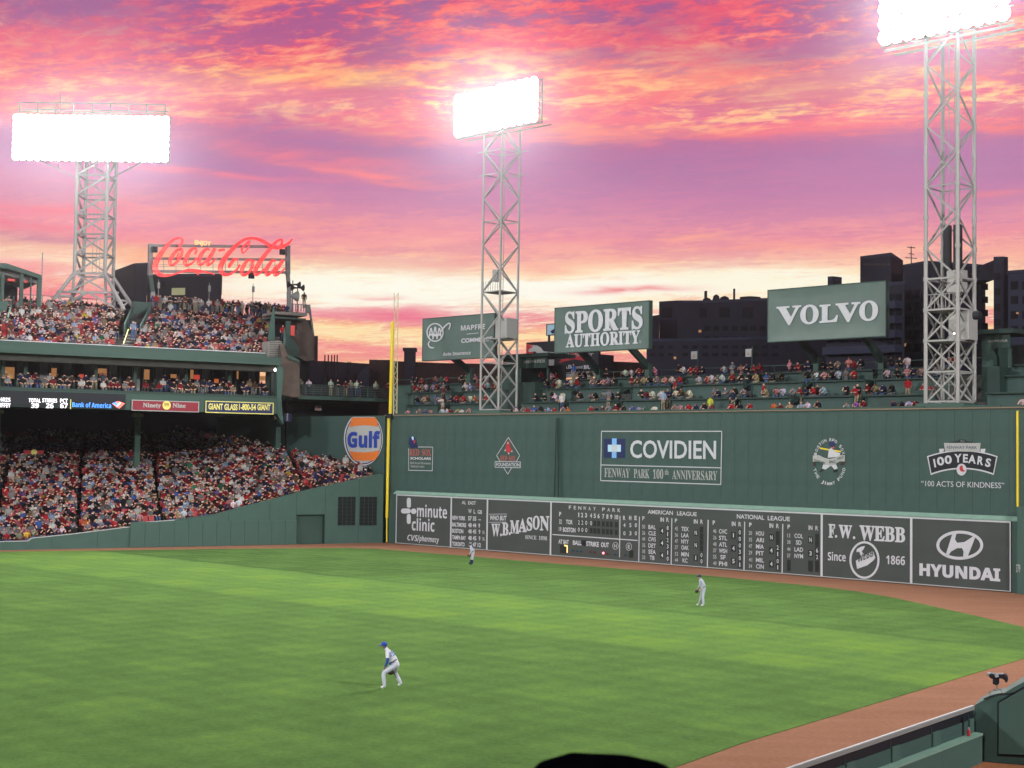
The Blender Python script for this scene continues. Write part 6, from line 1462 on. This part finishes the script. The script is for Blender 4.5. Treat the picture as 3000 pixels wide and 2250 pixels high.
# ------------------------------------------------------------------ people
def skin(verts, edges, rad, sub=1, root=0):
    me = bpy.data.meshes.new('body'); me.from_pydata([Vector(v) for v in verts], edges, [])
    o = bpy.data.objects.new('body', me); COL.objects.link(o)
    o.modifiers.new('s', 'SKIN').use_smooth_shade = True
    for i, r in enumerate(rad):
        sv = me.skin_vertices[0].data[i]; sv.radius = (r, r) if not isinstance(r, tuple) else r; sv.use_root = (i == root)
    if sub: m_ = o.modifiers.new('d', 'SUBSURF'); m_.levels = sub; m_.render_levels = sub
    dg = bpy.context.evaluated_depsgraph_get(); dg.update()
    out = bpy.data.meshes.new_from_object(o.evaluated_get(dg)); bpy.data.objects.remove(o); bpy.data.meshes.remove(me); return out
def seg_d(p, a, b_):
    ab = b_-a; t = max(0, min(1, (p-a).dot(ab)/max(ab.length_squared, 1e-9))); return (p-(a+ab*t)).length
def classify(me, J, bones, face=Vector((0, -1, 0))):
    """bones: (a, b, class, radius); returns a class index per face: 0 shirt 1 trousers 2 skin 3 hair 4 shoe 5 sleeve"""
    cls = []
    hc = (Vector(J['head'])+Vector(J['top']))/2
    for p in me.polygons:
        c = p.center; best = min(bones, key=lambda b_: seg_d(c, Vector(J[b_[0]]), Vector(J[b_[1]]))-b_[3])
        k = best[2]
        if k == 2 and best[0] == 'head':
            rel = c-hc
            if rel.z > .035 or (rel.dot(face) < .01 and rel.z > -.06): k = 3
        cls.append(k)
    return cls
BN = [('pelvis', 'chest', 0, .13), ('chest', 'neck', 0, .12), ('chest', 'shl', 0, .09), ('chest', 'shr', 0, .09), ('shl', 'ell', 0, .05), ('shr', 'elr', 0, .05), ('ell', 'hal', 2, .04), ('elr', 'har', 2, .04),
      ('neck', 'head', 2, .03), ('head', 'top', 2, .10), ('pelvis', 'hil', 1, .11), ('pelvis', 'hir', 1, .11), ('hil', 'knl', 1, .08), ('hir', 'knr', 1, .08), ('knl', 'anl', 1, .06), ('knr', 'anr', 1, .06), ('anl', 'tol', 4, .04), ('anr', 'tor', 4, .04)]
RAD = dict(pelvis=(.15, .12), chest=(.18, .125), neck=.058, head=(.085, .095), top=(.085, .095), shl=.075, shr=.075, ell=.05, elr=.05, hal=.038, har=.038, hil=.095, hir=.095, knl=.068, knr=.068, anl=.05, anr=.05, tol=.04, tor=.04)
def pose(J, sub=1, rad=None, extra=()):
    rad = dict(RAD, **(rad or {})); keys = list(J)
    E = [(keys.index(a), keys.index(b_)) for a, b_, *_ in BN]+[(keys.index(a), keys.index(b_)) for a, b_ in extra]
    me = skin([J[k] for k in keys], E, [rad[k] for k in keys], sub, keys.index('pelvis')); return me
STAND = dict(pelvis=(0, 0, .95), chest=(0, 0, 1.27), neck=(0, .0, 1.47), head=(0, -.02, 1.57), top=(0, -.02, 1.66), shl=(-.19, 0, 1.40), shr=(.19, 0, 1.40), ell=(-.25, .0, 1.13), elr=(.25, 0, 1.13), hal=(-.22, -.12, .92), har=(.22, -.12, .92), hil=(-.09, 0, .9), hir=(.09, 0, .9), knl=(-.1, -.02, .5), knr=(.1, -.02, .5), anl=(-.1, 0, .08), anr=(.1, 0, .08), tol=(-.11, -.14, .04), tor=(.11, -.14, .04))
CROSS = dict(STAND, ell=(-.25, -.06, 1.15), elr=(.25, -.06, 1.15), hal=(.02, -.22, 1.2), har=(-.02, -.24, 1.16))
LEAN = dict(STAND, pelvis=(0, .12, .93), chest=(0, -.04, 1.2), neck=(0, -.12, 1.38), head=(0, -.17, 1.47), top=(0, -.19, 1.56), shl=(-.19, -.08, 1.32), shr=(.19, -.08, 1.32), ell=(-.25, -.28, 1.10), elr=(.25, -.28, 1.10), hal=(-.05, -.40, 1.12), har=(.07, -.42, 1.12), hil=(-.09, .12, .88), hir=(.09, .12, .88))
SIT = dict(STAND, pelvis=(0, 0, .55), chest=(0, -.02, .88), neck=(0, -.03, 1.08), head=(0, -.05, 1.18), top=(0, -.06, 1.27), shl=(-.19, -.02, 1.01), shr=(.19, -.02, 1.01), ell=(-.25, -.1, .76), elr=(.25, -.1, .76), hal=(-.08, -.30, .68), har=(.08, -.30, .68), hil=(-.1, -.05, .53), hir=(.1, -.05, .53), knl=(-.13, -.45, .54), knr=(.13, -.45, .54), anl=(-.13, -.42, .1), anr=(.13, -.42, .1), tol=(-.13, -.56, .05), tor=(.13, -.56, .05))
SIT2 = dict(SIT, chest=(0, -.12, .86), neck=(0, -.2, 1.04), head=(0, -.26, 1.12), top=(0, -.28, 1.21), shl=(-.19, -.15, .98), shr=(.19, -.15, .98), ell=(-.22, -.36, .74), elr=(.22, -.36, .74), hal=(-.02, -.42, .98), har=(.03, -.44, .72))
STOOL = dict(SIT, **{k: (v[0], v[1], v[2]+.25) for k, v in SIT2.items() if not k.startswith(('an', 'to', 'kn'))}, knl=(-.13, -.38, .72), knr=(.13, -.38, .72), anl=(-.13, -.30, .3), anr=(.13, -.30, .3), tol=(-.13, -.42, .26), tor=(.13, -.42, .26))
POSES = {}
for nm, J in dict(stand=STAND, cross=CROSS, lean=LEAN, sit=SIT, sit2=SIT2, stool=STOOL).items():
    me = pose(J, 1); cl = classify(me, J, BN)
    for m_ in (PSHIRT, PPANTS, PSKIN, PHAIR): me.materials.append(m_)
    me.polygons.foreach_set('material_index', [{0: 0, 1: 1, 2: 2, 3: 3, 4: 3, 5: 0}[c] for c in cl])
    low = pose(J, 0); cll = classify(low, J, BN)
    V = np.array([v.co[:] for v in low.vertices], dtype=np.float32); Fq = [tuple(p.vertices) for p in low.polygons]
    POSES[nm] = (me, V, Fq, cll)
SH = {'red': (.36, .018, .028), 'dark red': (.16, .010, .018), 'white': (.62, .62, .62), 'grey': (.20, .20, .21), 'black': (.012, .012, .016), 'navy blue': (.015, .022, .07), 'blue': (.05, .11, .35), 'pale blue': (.28, .38, .55), 'tan': (.34, .26, .17), 'pink': (.55, .22, .26), 'yellow': (.60, .50, .06), 'green': (.04, .18, .10), 'orange': (.6, .16, .04), 'brown': (.09, .05, .03), 'purple': (.20, .10, .30)}
WTS = [('red', 8), ('dark red', 11), ('white', 17), ('grey', 13), ('black', 22), ('navy blue', 14), ('blue', 4), ('pale blue', 5), ('tan', 5), ('pink', 2), ('yellow', .7), ('green', .8), ('orange', .8), ('brown', 4), ('purple', 1)]
WTS_B = [(n, w) for n, w in WTS]
def pick(rr, wts=WTS):
    t = rr.random()*sum(w for _, w in wts)
    for n, w in wts:
        t -= w
        if t <= 0: return n
    return 'grey'
WDK = [('black', 30), ('navy blue', 24), ('dark red', 10), ('brown', 8), ('grey', 10), ('white', 9), ('red', 4), ('tan', 3), ('pale blue', 3)]  # dark clothes for the suites: shade under the deck put into their colours
SKT = [(.52, .30, .22), (.40, .21, .15), (.58, .35, .27), (.14, .07, .05), (.48, .27, .2)]
HRT = [(.015, .012, .01), (.05, .03, .02), (.02, .03, .09), (.30, .02, .03), (.26, .18, .09), (.5, .5, .5)]
PNT = [(.02, .03, .06), (.20, .17, .11), (.03, .03, .03), (.05, .08, .16), (.12, .12, .12)]
def crowd(name, label, people, seed):
    rr = random.Random(seed); V, Fl, Cc = [], [], []; n = 0; loops = []
    for (pos, rz, ps, sc, shirt) in people:
        _, v, f, cl = POSES[ps]; c, s = math.cos(rz), math.sin(rz)
        R3 = np.array([[c, -s, 0], [s, c, 0], [0, 0, 1]], dtype=np.float32)
        V.append((v*sc) @ R3.T + np.array(pos[:], dtype=np.float32))
        sh = SH[shirt]; k = rr.uniform(.22, .74); sk, hr, pn = rr.choice(SKT), rr.choice(HRT), rr.choice(PNT)
        tint = {0: tuple(x*k for x in sh), 1: pn, 2: sk, 3: hr, 4: hr, 5: sh}
        for fa, q_ in zip(f, cl):
            Fl.append([i+n for i in fa]); Cc.append(tint[q_])
        n += len(v)
    me = bpy.data.meshes.new(name); me.from_pydata(np.concatenate(V).tolist(), [], Fl)
    at_ = me.attributes.new('tint', 'FLOAT_COLOR', 'CORNER')
    arr = np.ones((len(me.loops), 4), dtype=np.float32); k = 0
    lens = np.array([len(f) for f in Fl]); arr[:, :3] = np.repeat(np.array(Cc, dtype=np.float32), lens, axis=0)
    at_.data.foreach_set('color', arr.ravel()); me.materials.append(CROWD); me.update()
    o = put(name, me); tag(o, label, None, None, 'stuff'); return o
ANS = math.atan2(FS.col[0][1], FS.col[0][0]); ANM = math.atan2(FM.col[0][1], FM.col[0][0])
rp = random.Random(11)
ORD = ['first', 'second', 'third', 'fourth', 'fifth', 'sixth', 'seventh', 'eighth', 'ninth', 'tenth', 'eleventh', 'twelfth', 'thirteenth', 'fourteenth', 'fifteenth', 'sixteenth', 'seventeenth', 'eighteenth', 'nineteenth', 'twentieth']
LABELS = set(); NP = [0]
def person(wpos, rz, ps, shirt, label, group, sc=1.0, slot=None):
    me = POSES[ps][0]; m = Matrix.Translation(wpos) @ Matrix.Rotation(rz, 4, 'Z') @ Matrix.Diagonal((sc, sc, sc, 1))
    o = put('person', me, None, m); o.color = (*[c*rp.uniform(.55, .85) for c in SH[shirt]], 1)
    tag(o, label, 'person', group); NP[0] += 1; 
    if label in LABELS: print('DUP', label, tuple(round(c, 1) for c in wpos))
    LABELS.add(label); return o
WPK = [('red', 14), ('dark red', 9), ('white', 15), ('grey', 12), ('black', 26), ('navy blue', 10), ('blue', 3), ('pale blue', 6), ('tan', 5), ('pink', 4), ('yellow', .4), ('green', 1), ('orange', .8), ('brown', 4), ('purple', 1)]
# wall-top spectators, row by row, between landmarks
LMK = [(0, 'the foul pole'), (A1, 'the middle light tower'), (SOF(1760, 3), 'the first billboard post'), (SOF(2010, 3), 'the section five pole'), (SOF(2180, 3), 'the section six pole'), (SOF(2392, 3), 'the slab sign post'), (A2, 'the big light tower'), (999, 'the end')]
ROWN = ['edge row', 'lower counter row', 'upper counter row', 'top terrace row']
ROWS_M = [(.95, 10.58, .50, 'stool'), (2.95, 11.80, .54, 'stool'), (4.95, 13.02, .56, 'stool'), (6.55, 13.85, .54, 'stool')]
def label_for(row, s, shirt, verb, cnt):
    sec = max(i for i, (a, _) in enumerate(LMK) if s >= a or i == 0)
    cnt[(row, sec)] = cnt.get((row, sec), 0)+1; k = cnt[(row, sec)]
    # count from the nearer end is not needed: the ordinal runs from the landmark on
    return f"{shirt} shirted person {verb}, {ORD[min(k, 20)-1]} past {LMK[sec][1]}, {ROWN[row]}"
cnt = {}
for r_, (d, fl, prob, ps0) in enumerate(ROWS_M):
    s = SOF(1200-8*r_, d); end = S_END-3
    grp = 0
    while s < end:
        if grp <= 0 and rp.random() < .32: s += rp.uniform(.8, 1.9); grp = rp.randint(2, 6); continue
        grp -= 1
        if (A1-1.0 < s < A1+3.3 and r_ < 3 and rp.random() < .9) or (A2-.7 < s < A2+3.6) or (r_ >= 1 and SOF(1472, 5) < s < SOF(1540, 5)) or (s > A2+3.6 and (r_ > 0 or rp.random() < .5)): s += .6; continue
        u = rp.random(); ps = 'stool' if u < .62 else 'lean' if u < .93 else 'cross'
        if r_ == 0 and ps != 'stool' and rp.random() < .7: ps = 'stool'
        if r_ == 3 and rp.random() < .3: ps = 'lean'
        sh_ = pick(rp, WPK)
        z = fl+{'stool': 0, 'lean': -.12, 'cross': -.1}[ps]+rp.uniform(-.03, .05)
        lab = label_for(r_, s, sh_, {'stool': 'seated', 'lean': 'leaning', 'cross': 'standing'}[ps], cnt)
        person(Pm(FM, s, d+rp.uniform(-.1, .15), z), ANM+rp.uniform(-.5, .35), ps, sh_, lab, 'spectators on the wall terraces', rp.uniform(.93, 1.03))
        s += rp.uniform(.52, .86)
# named standouts in the stairways
for px, py, ps, sh_, d, lab in [(1300, 1150, 'stand', 'dark red', 2.6, 'person in dark red walking up the stair gap nearest the foul pole'), (1296, 1178, 'lean', 'white', 1.6, 'person in white shirt bending at the foot of the stair nearest the foul pole'), (1646, 1172, 'stand', 'white', 2.0, 'person in white standing at the second counter stair beside the kiosk'),
                                (1783, 1160, 'stand', 'grey', 2.2, 'fair haired person in grey standing in the stair gap below the serif billboard'), (1943, 1165, 'stand', 'pale blue', 2.0, 'person in pale blue standing in the stair gap, leaning to the counter'), (1978, 1132, 'stand', 'red', 4.0, 'person in bright red climbing the upper stair beside the section five pole'),
                                (2081, 1182, 'stand', 'yellow', .9, 'person in bright yellow standing at the front wall edge'), (2148, 1165, 'stand', 'navy blue', 2.2, 'dark clad person standing in the stair gap beyond the yellow shirt'), (2238, 1145, 'stand', 'red', 3.6, 'person in red standing above the second counter beyond section six pole'),
                                (2396, 1150, 'stand', 'black', 3.0, 'person in black standing by the slab sign post, second counter'), (2508, 1150, 'lean', 'red', 2.4, 'person in red leaning down over the second counter near the last stair'), (2660, 1130, 'stand', 'red', 3.0, 'tall person in red standing on the second terrace near the big light tower'), (1681, 1085, 'stand', 'blue', 4.6, 'person in blue standing at the stair behind the third counter near the kiosk')]:
    s, z = hit(FM, px, py, d); person(Pm(FM, s, d, z-1.12), ANM+rp.uniform(-.6, .3), ps, sh_, lab, 'spectators on the wall terraces')
# corner terrace
for i, (px, sh_, ps) in enumerate([(882, 'grey', 'lean'), (906, 'white', 'lean'), (970, 'white', 'stand'), (990, 'black', 'cross'), (1014, 'dark red', 'lean'), (1028, 'tan', 'stand'), (1046, 'white', 'stand'), (1056, 'navy blue', 'lean'), (1102, 'white', 'stand'), (1135, 'dark red', 'lean')]):
    s = SXs(px, TD+.5); person(Pm(FS, s, TD+.6, tz), ANS+rp.uniform(-.6, .6), ps, sh_, f'person in {sh_}, {ORD[i]} along the corner walkway rail from the stair tower', 'people on the corner walkway')
# lone figures
for px, py, d, sh_, lab in [(891, 878, 15.5, 'brown', 'lone figure standing on the top landing beside the horn speakers'), (828, 976, 13, 'red', 'person in red standing in the opening below the top landing')]:
    a = H(px, py, d); person(Pm(FS, a[0], d, a[1]-.9), ANS, 'stand', sh_, lab, None)
for px, py, sh_, lab in [(2200, 0, 'white', '')][:0]: pass
# lower stand: first rows along the foul line wall as individuals
low_people = []; seen = 0; cntL = {}
SECT = [(SXs(-200, 1, 1560), 'the picture edge'), (SXs(95, 1, 1560), 'the low wall step'), (SXs(388, 1, 1540), 'the tall wall step'), (SXs(640, 1, 1500), 'the last white column'), (SXs(868, 1, 1450), 'the door'), (SXs(985, 1, 1450), 'the wall windows')]
for (s, d, z, k) in SPOTS_L:
    if rp.random() > (.88 if k < 30 else .70): continue
    sh_ = pick(rp); ps = rp.choice(['sit', 'sit', 'sit2'])
    if rp.random() < .035: ps = 'stand'
    rz = ANS+rp.uniform(-.5, .5); sc = rp.uniform(.92, 1.05)
    pos = Pm(FS, s+rp.uniform(-.06, .06), d-.05, z-.08)
    px_ok = s > SXs(-30, d, 1560)
    if k < 2 and NP[0] < 292 and px_ok:
        sec = max([i for i, (a, _) in enumerate(SECT) if s >= a] or [0]); cntL[(k, sec)] = cntL.get((k, sec), 0)+1
        kk = cntL[(k, sec)]
        lab = f"{sh_} clad person, {ORD[min(kk, 20)-1]} past {SECT[sec][1]}, {'front' if k == 0 else 'rear'} row along wall"
        if kk <= 20: person(pos, rz, ps, sh_, lab, 'front row spectators of the lower stand', sc); continue
    low_people.append((pos, rz, ps, sc, sh_))
crowd('lower_crowd', 'dense crowd filling the lower bowl of the left grandstand', low_people, 1)
up = []
for (s, d, z, k) in SPOTS_U:
    if rp.random() > (.76 if k > 3 else .70): continue
    ps = rp.choice(['sit', 'sit', 'sit2']); 
    if rp.random() < .04: ps = 'stand'
    up.append((Pm(FS, s+rp.uniform(-.05, .05), d+.05, z-.06), ANS+rp.uniform(-.5, .5), ps, rp.uniform(.92, 1.05), pick(rp)))
s = SXs(445, 25)
for rep in range(2):
  s = SXs(445, 25)
  while s < SXs(835, 25):
    if rp.random() < .9: up.append((Pm(FS, s, rp.uniform(24.3, 24.9)+rep*.9, 21.8), ANS+rp.uniform(-.8, .8), rp.choice(['stand', 'cross', 'lean']), rp.uniform(.95, 1.05), pick(rp)))
    s += .5
for px in (12, 20, 50): up.append((Pm(FS, SXs(px, 20), 20.4, 20.0), ANS, 'stand', 1, 'grey'))
up.append((Pm(FS, SXs(380, 14), 13.5, 18.0), ANS, 'stand', 1, 'pale blue')); up.append((Pm(FS, SXs(392, 14), 14.2, 18.0), ANS, 'stand', 1, 'blue'))
crowd('upper_crowd', 'crowd in the red seats of the upper deck', up, 2)
cl_ = []
for d, z, pr_ in ((8.75, 12.80, .62), (9.75, 13.2, .62), (11.3, 13.2, .3)):
    s = S0+.5
    while s < sE-.3:
        if rp.random() < pr_: cl_.append((Pm(FS, s, d, z-.05), ANS+rp.uniform(-.5, .5), 'sit' if d < 11 else 'stand', rp.uniform(.92, 1.05), pick(rp, WDK)))
        s += .62
crowd('suite_crowd', 'people in the boxes of the middle level of the left grandstand', cl_, 3)
# kiosk customers etc. stay with the terraces

# ------------------------------------------------------------------ outfielders
UNI = mat('white_uniform', (.62, .62, .68), .8, .07, 9, bump=.25, bscale=14); UNIP = mat('pale_grey_trousers', (.42, .44, .52), .8, .08, 9, bump=.3, bscale=14); UNIG = mat('grey_uniform', (.36, .39, .46), .8, .08, 9, bump=.25, bscale=14)
CAPB = mat('royal_blue_cap', (.012, .045, .30), .6); CAPN = mat('navy_cap', (.010, .014, .07), .6); SKN = mat('skin', (.42, .22, .15), .6, .08, 12); SKB = mat('brown_skin', (.20, .09, .055), .6); HAIRD = mat('dark_hair', (.015, .01, .008), .7)
GLV = mat('dark_leather_glove', (.030, .018, .012), .5, .2, 20); SHO = mat('white_shoe', (.62, .62, .62), .5); BELT = mat('navy_belt', (.012, .02, .07), .4); SLV = mat('blue_undersleeve', (.012, .05, .28), .7); NUM = mat('blue_number', (.10, .18, .50), .7); SOK = mat('navy_socks', (.015, .02, .07), .8)
def fielder(label, foot, J, mats, capm, rz=0.0, glove='har', number=None, sock=False, sc=1.0, belt=BELT):
    """facing -x; near side is -y; mats: shirt, trousers, skin, hair, shoes, sleeve"""
    rad = dict(pelvis=(.125, .165), chest=(.12, .18), neck=.058, head=(.088, .078), top=(.085, .075), shl=.078, shr=.078, ell=.052, elr=.052, hal=.034, har=.034, hil=.115, hir=.115, knl=.080, knr=.080, anl=.062, anr=.062, tol=.042, tor=.042)
    keys = list(J); V = [J[k] for k in keys]; E = [(keys.index(a), keys.index(b_)) for a, b_, *_ in BN]; Rr = [rad[k] for k in keys]
    # waist and mid-limb rings give the limbs their taper
    hands = []
    for side, g in (('hal', 'ell'), ('har', 'elr')):
        h = Vector(J[side]); dr_ = (h-Vector(J[g])).normalized(); sd = dr_.cross(Vector((0, 0, 1)));  sd = sd.normalized() if sd.length > .1 else Vector((0, 1, 0))
        palm = h+dr_*.05; V.append(tuple(palm)); Rr.append(.03); E.append((keys.index(side), len(V)-1)); pi_ = len(V)-1
        for q_, (o_, ln) in enumerate([(-.030, .055), (-.010, .065), (.010, .062), (.030, .05)]):
            V.append(tuple(palm+sd*o_+dr_*.03)); Rr.append(.010); V.append(tuple(palm+sd*o_*1.1+dr_*(ln+.02)+Vector((-.008, 0, -.012)))); Rr.append(.009)
            E.append((pi_, len(V)-2)); E.append((len(V)-2, len(V)-1))
        V.append(tuple(h+sd*.045+dr_*.045)); Rr.append(.011); E.append((pi_, len(V)-1))
    me = skin(V, E, Rr, 2, keys.index('pelvis'))
    bones = [(a, b_, k, r) for a, b_, k, r in BN]
    cl = []
    hc = (Vector(J['head'])+Vector(J['top']))/2
    for p in me.polygons:
        c = p.center; bb_ = min(bones, key=lambda b_: seg_d(c, Vector(J[b_[0]]), Vector(J[b_[1]]))-b_[3]); k = bb_[2]
        if bb_[0] in ('shl', 'shr') or bb_[0] in ('ell', 'elr'):
            a = Vector(J[bb_[0]]) 
            if bb_[0] in ('ell', 'elr'): k = 5 if (c-Vector(J[bb_[1]])).length > .07 else 2
            else: k = 0 if (c-a).length < .20 else 5
        if bb_[0] == 'head': k = 3 if (c-hc).x > -.005 and (c-hc).z > -.05 else 2
        if bb_[0] in ('knl', 'knr') and sock and (c-Vector(J[bb_[0]])).length > .12: k = 6
        cl.append(k)
    F = Matrix.Translation(foot) @ Matrix.Rotation(rz, 4, 'Z') @ Matrix.Diagonal((sc, sc, sc, 1))
    t = thing('person', label, 'person', F)
    for m_ in mats+[SOK]: me.materials.append(m_)
    me.polygons.foreach_set('material_index', cl); me.polygons.foreach_set('use_smooth', [True]*len(cl))
    put('body', me, t, F)
    # cap: crown and brim
    b = MB(F); ax = (Vector(J['top'])-Vector(J['head'])).normalized(); c = hc+ax*.035
    b.lathe(c, [(.104, -.01), (.106, .03), (.092, .075), (.055, .105), (.01, .115)], 14)
    b.build('cap_crown', capm, t, smooth_=True)
    b = MB(F); pts = [(c.x-.08+(-.135*math.cos(R(a))), c.y+.075*math.sin(R(a))) for a in range(-90, 91, 20)]
    b.vprism(pts, c.z-.012, c.z+.004); b.build('cap_brim', capm, t)
    # nose and ear
    b = MB(F); b.lathe(Vector((hc.x-.092, hc.y, hc.z-.02)), [(.010, -.02), (.016, -.008), (.004, .02)], 6); b.build('nose', mats[2], t)
    b = MB(F); b.lathe(Vector((hc.x+.01, hc.y-.082, hc.z-.015)), [(.02, -.025), (.026, 0), (.015, .028)], 6); b.build('ear', mats[2], t)
    # belt round the waist
    P0, P1 = Vector(J['pelvis']), Vector(J['chest']); w_ = P0.lerp(P1, .34); axis = (P1-P0).normalized(); xx = Vector((0, 1, 0)); yy = axis.cross(xx)
    b = MB(F); rg = []
    for o_ in (-.018, .018):
        for k in range(20): a = 2*math.pi*k/20; rg.append(w_+xx*.187*math.cos(a)+yy*.143*math.sin(a)+axis*o_)
    b.add(rg, [(k, (k+1) % 20, 20+(k+1) % 20, 20+k) for k in range(20)]); b.build('belt', belt, t)
    # glove with webbing and finger stalls
    g = Vector(J[glove]); b = MB(F)
    for k in range(5): a = R(-60+k*30); b.bar(g+Vector((0, 0, -.02)), g+Vector((-.13*math.cos(a)*.6-.03, .11*math.sin(a), -.19)), .052, .045, 6)
    b.lathe(g+Vector((-.03, 0, -.12)), [(.02, -.09), (.10, -.05), (.115, .0), (.09, .06), (.03, .09)], 10); b.build('glove', GLV, t, smooth_=True)
    if number:
        n0 = Vector(J['chest']).lerp(Vector(J['neck']), .1); v, f = glyphs(number, 'sans'); b = MB(F)
        bk = yy*1.0
        if bk.x < 0: bk = -bk
        nrm = (bk*.55+Vector((0, -1, 0))*.83).normalized(); u = axis.cross(nrm).normalized()*-1
        if u.x < 0: u = -u
        xm = (v[:, 0].min()+v[:, 0].max())/2
        b.add([n0+u*(x-xm)*.20+axis*(y*.26-.12)+nrm*.172 for x, y, _ in v], f); b.build('number', NUM, t)
    return t
def jo(d): return d
k0 = .00139*1.0
near = dict(pelvis=(.335, .02, .80), chest=(.125, .02, 1.12), neck=(.02, .02, 1.30), head=(-.045, .01, 1.37), top=(-.065, .01, 1.45), shl=(.06, -.18, 1.22), shr=(.06, .20, 1.20), ell=(.085, -.25, .93), elr=(.10, .27, .90), hal=(-.02, -.22, .70), har=(.20, .20, .62),
            hil=(.33, -.09, .78), hir=(.36, .12, .77), knl=(-.06, -.24, .53), knr=(.30, .30, .47), anl=(.0, -.29, .10), anr=(.52, .30, .10), tol=(-.13, -.30, .04), tor=(.40, .32, .04))
f0 = G(1128, 2018)
fielder('white uniformed player in a royal blue cap crouching on the near grass', (f0.x, f0.y+.1, .018), near, [UNI, UNIP, SKB, CAPB, SHO, SLV], CAPB, 0.0, 'har', '15')
mid_ = dict(pelvis=(.13, 0, .93), chest=(.04, 0, 1.26), neck=(-.03, 0, 1.44), head=(-.09, 0, 1.51), top=(-.10, 0, 1.60), shl=(-.0, -.18, 1.38), shr=(-.02, .18, 1.38), ell=(.06, -.25, 1.13), elr=(-.02, .25, 1.12), hal=(-.10, -.22, .93), har=(-.16, .20, .90),
            hil=(.12, -.09, .90), hir=(.12, .10, .90), knl=(.06, -.12, .50), knr=(.02, .14, .50), anl=(.10, -.15, .10), anr=(-.06, .18, .10), tol=(-.05, -.16, .04), tor=(-.20, .19, .04))
f1 = G(2054, 1777)
fielder('grey uniformed player in a navy cap standing bent with a dark glove, right of middle', (f1.x, f1.y, .018), mid_, [UNIG, UNIG, SKN, CAPN, SHO, UNIG], CAPN, .1, 'har')
far_ = dict(mid_, pelvis=(.16, 0, .86), chest=(.03, 0, 1.14), neck=(-.05, 0, 1.30), head=(-.11, 0, 1.36), top=(-.12, 0, 1.45), shl=(-.02, -.18, 1.24), shr=(-.03, .18, 1.24), ell=(.04, -.25, 1.0), elr=(.0, .25, 1.0), hal=(-.08, -.24, .80), har=(-.14, .18, .76), hil=(.14, -.09, .83), hir=(.14, .09, .83), knl=(.10, -.12, .46), knr=(.02, .12, .46))
f2 = G(1380, 1655)
fielder('grey uniformed player with dark knee socks standing by the standings board', (f2.x, f2.y, .018), far_, [UNIG, UNIG, SKN, CAPN, SOK, UNIG], CAPN, -.05, 'har', sock=True)

# ------------------------------------------------------------------ spectator right in front of the camera (only the crown of the head shows)
HY = 1.15
tp_ = at(1792, 2206, HY); hz = tp_.z-.006
sit = {k: Vector(v) for k, v in SIT.items()}
base_z = hz-1.395
Fh = Matrix.Translation((tp_.x, HY, base_z)) @ Matrix.Rotation(math.pi, 4, 'Z')
ht = thing('person', 'person seated in the foreground, only the dark top of the head showing', 'person', Fh)
me = pose(SIT, 2); cl = classify(me, SIT, BN)
for m_ in (mat('dark_jacket', (.02, .02, .025), .9), mat('dark_trousers', (.02, .02, .03), .9), SKN, HAIRD): me.materials.append(m_)
me.polygons.foreach_set('material_index', [{0: 0, 1: 1, 2: 2, 3: 3, 4: 3}[c] for c in cl]); me.polygons.foreach_set('use_smooth', [True]*len(cl)); put('body', me, ht, Fh)
b = MB(Fh); prof = [(.02, -.16), (.085, -.13), (.112, -.06), (.118, -.01), (.112, .04), (.096, .072), (.070, .094), (.040, .107), (.002, .113)]
b.lathe((0, -.04, 1.282), prof, 28); vv = b.v
b.v = [Vector((p.x*.80, (p.y+.04)*1.16-.04, p.z + (.006*math.sin(p.x*30+p.y*19)))) for p in vv]
HM = mat('black_knit_hat', (.002, .002, .0035), .95, .3, 60, bump=.4, bscale=90, spec=.0)
b.build('hat', HM, ht, smooth_=True)
bl_ = thing('bleacher_seat', 'plain green bleacher seat under the spectator in front of the camera', 'seat', Matrix.Translation((tp_.x, HY, base_z)))
mb = MB(); mb.box((tp_.x-.25, HY-.25, base_z+.36), (tp_.x+.25, HY+.2, base_z+.44)); mb.build('seat', SEATB, bl_); mb = MB(); mb.box((tp_.x-.2, HY-.05, base_z), (tp_.x+.2, HY+.05, base_z+.355)); mb.build('leg', GSTEEL, bl_)
mb = MB(); mb.box((-14, -3, base_z-1.2), (14, HY+.9, base_z-.002)); o = mb.build('seating_deck', DCONC, None, I4); tag(o, kind='structure')
mb = MB(); mb.box((-14, HY+.95, -.02), (14, HY+1.2, base_z-.4)); o = mb.build('seating_deck_front', DCONC, None, I4); tag(o, kind='structure')
print('LONG', [o['label'] for o in bpy.data.objects if 'label' in o and len(o['label'].replace('-', ' ').split()) > 15])
from collections import Counter
print('DUPS', [k for k, v in Counter(' '.join(sorted(o['label'].replace(',', '').split())) for o in bpy.data.objects if 'label' in o and o.parent is None).items() if v > 1])
print('people', NP[0], 'labels', len(LABELS), 'objects', len(bpy.data.objects))
hm = bpy.data.materials.new('lamp_glow_haze'); hm.use_nodes = True; t = hm.node_tree; t.nodes.remove(t.nodes['Principled BSDF'])  # haze added to give the lamp banks their glowing halos
v = t.nodes.new('ShaderNodeVolumePrincipled'); v.inputs['Density'].default_value = .00014; v.inputs['Anisotropy'].default_value = .93; v.inputs['Color'].default_value = (.9, .9, .95, 1)
t.links.new(v.outputs[0], t.nodes['Material Output'].inputs['Volume'])
mb = MB(); mb.box((-400, -60, -1.5), (400, 420, 70)); o = mb.build('glow_haze', hm, None, I4); tag(o, kind='stuff')
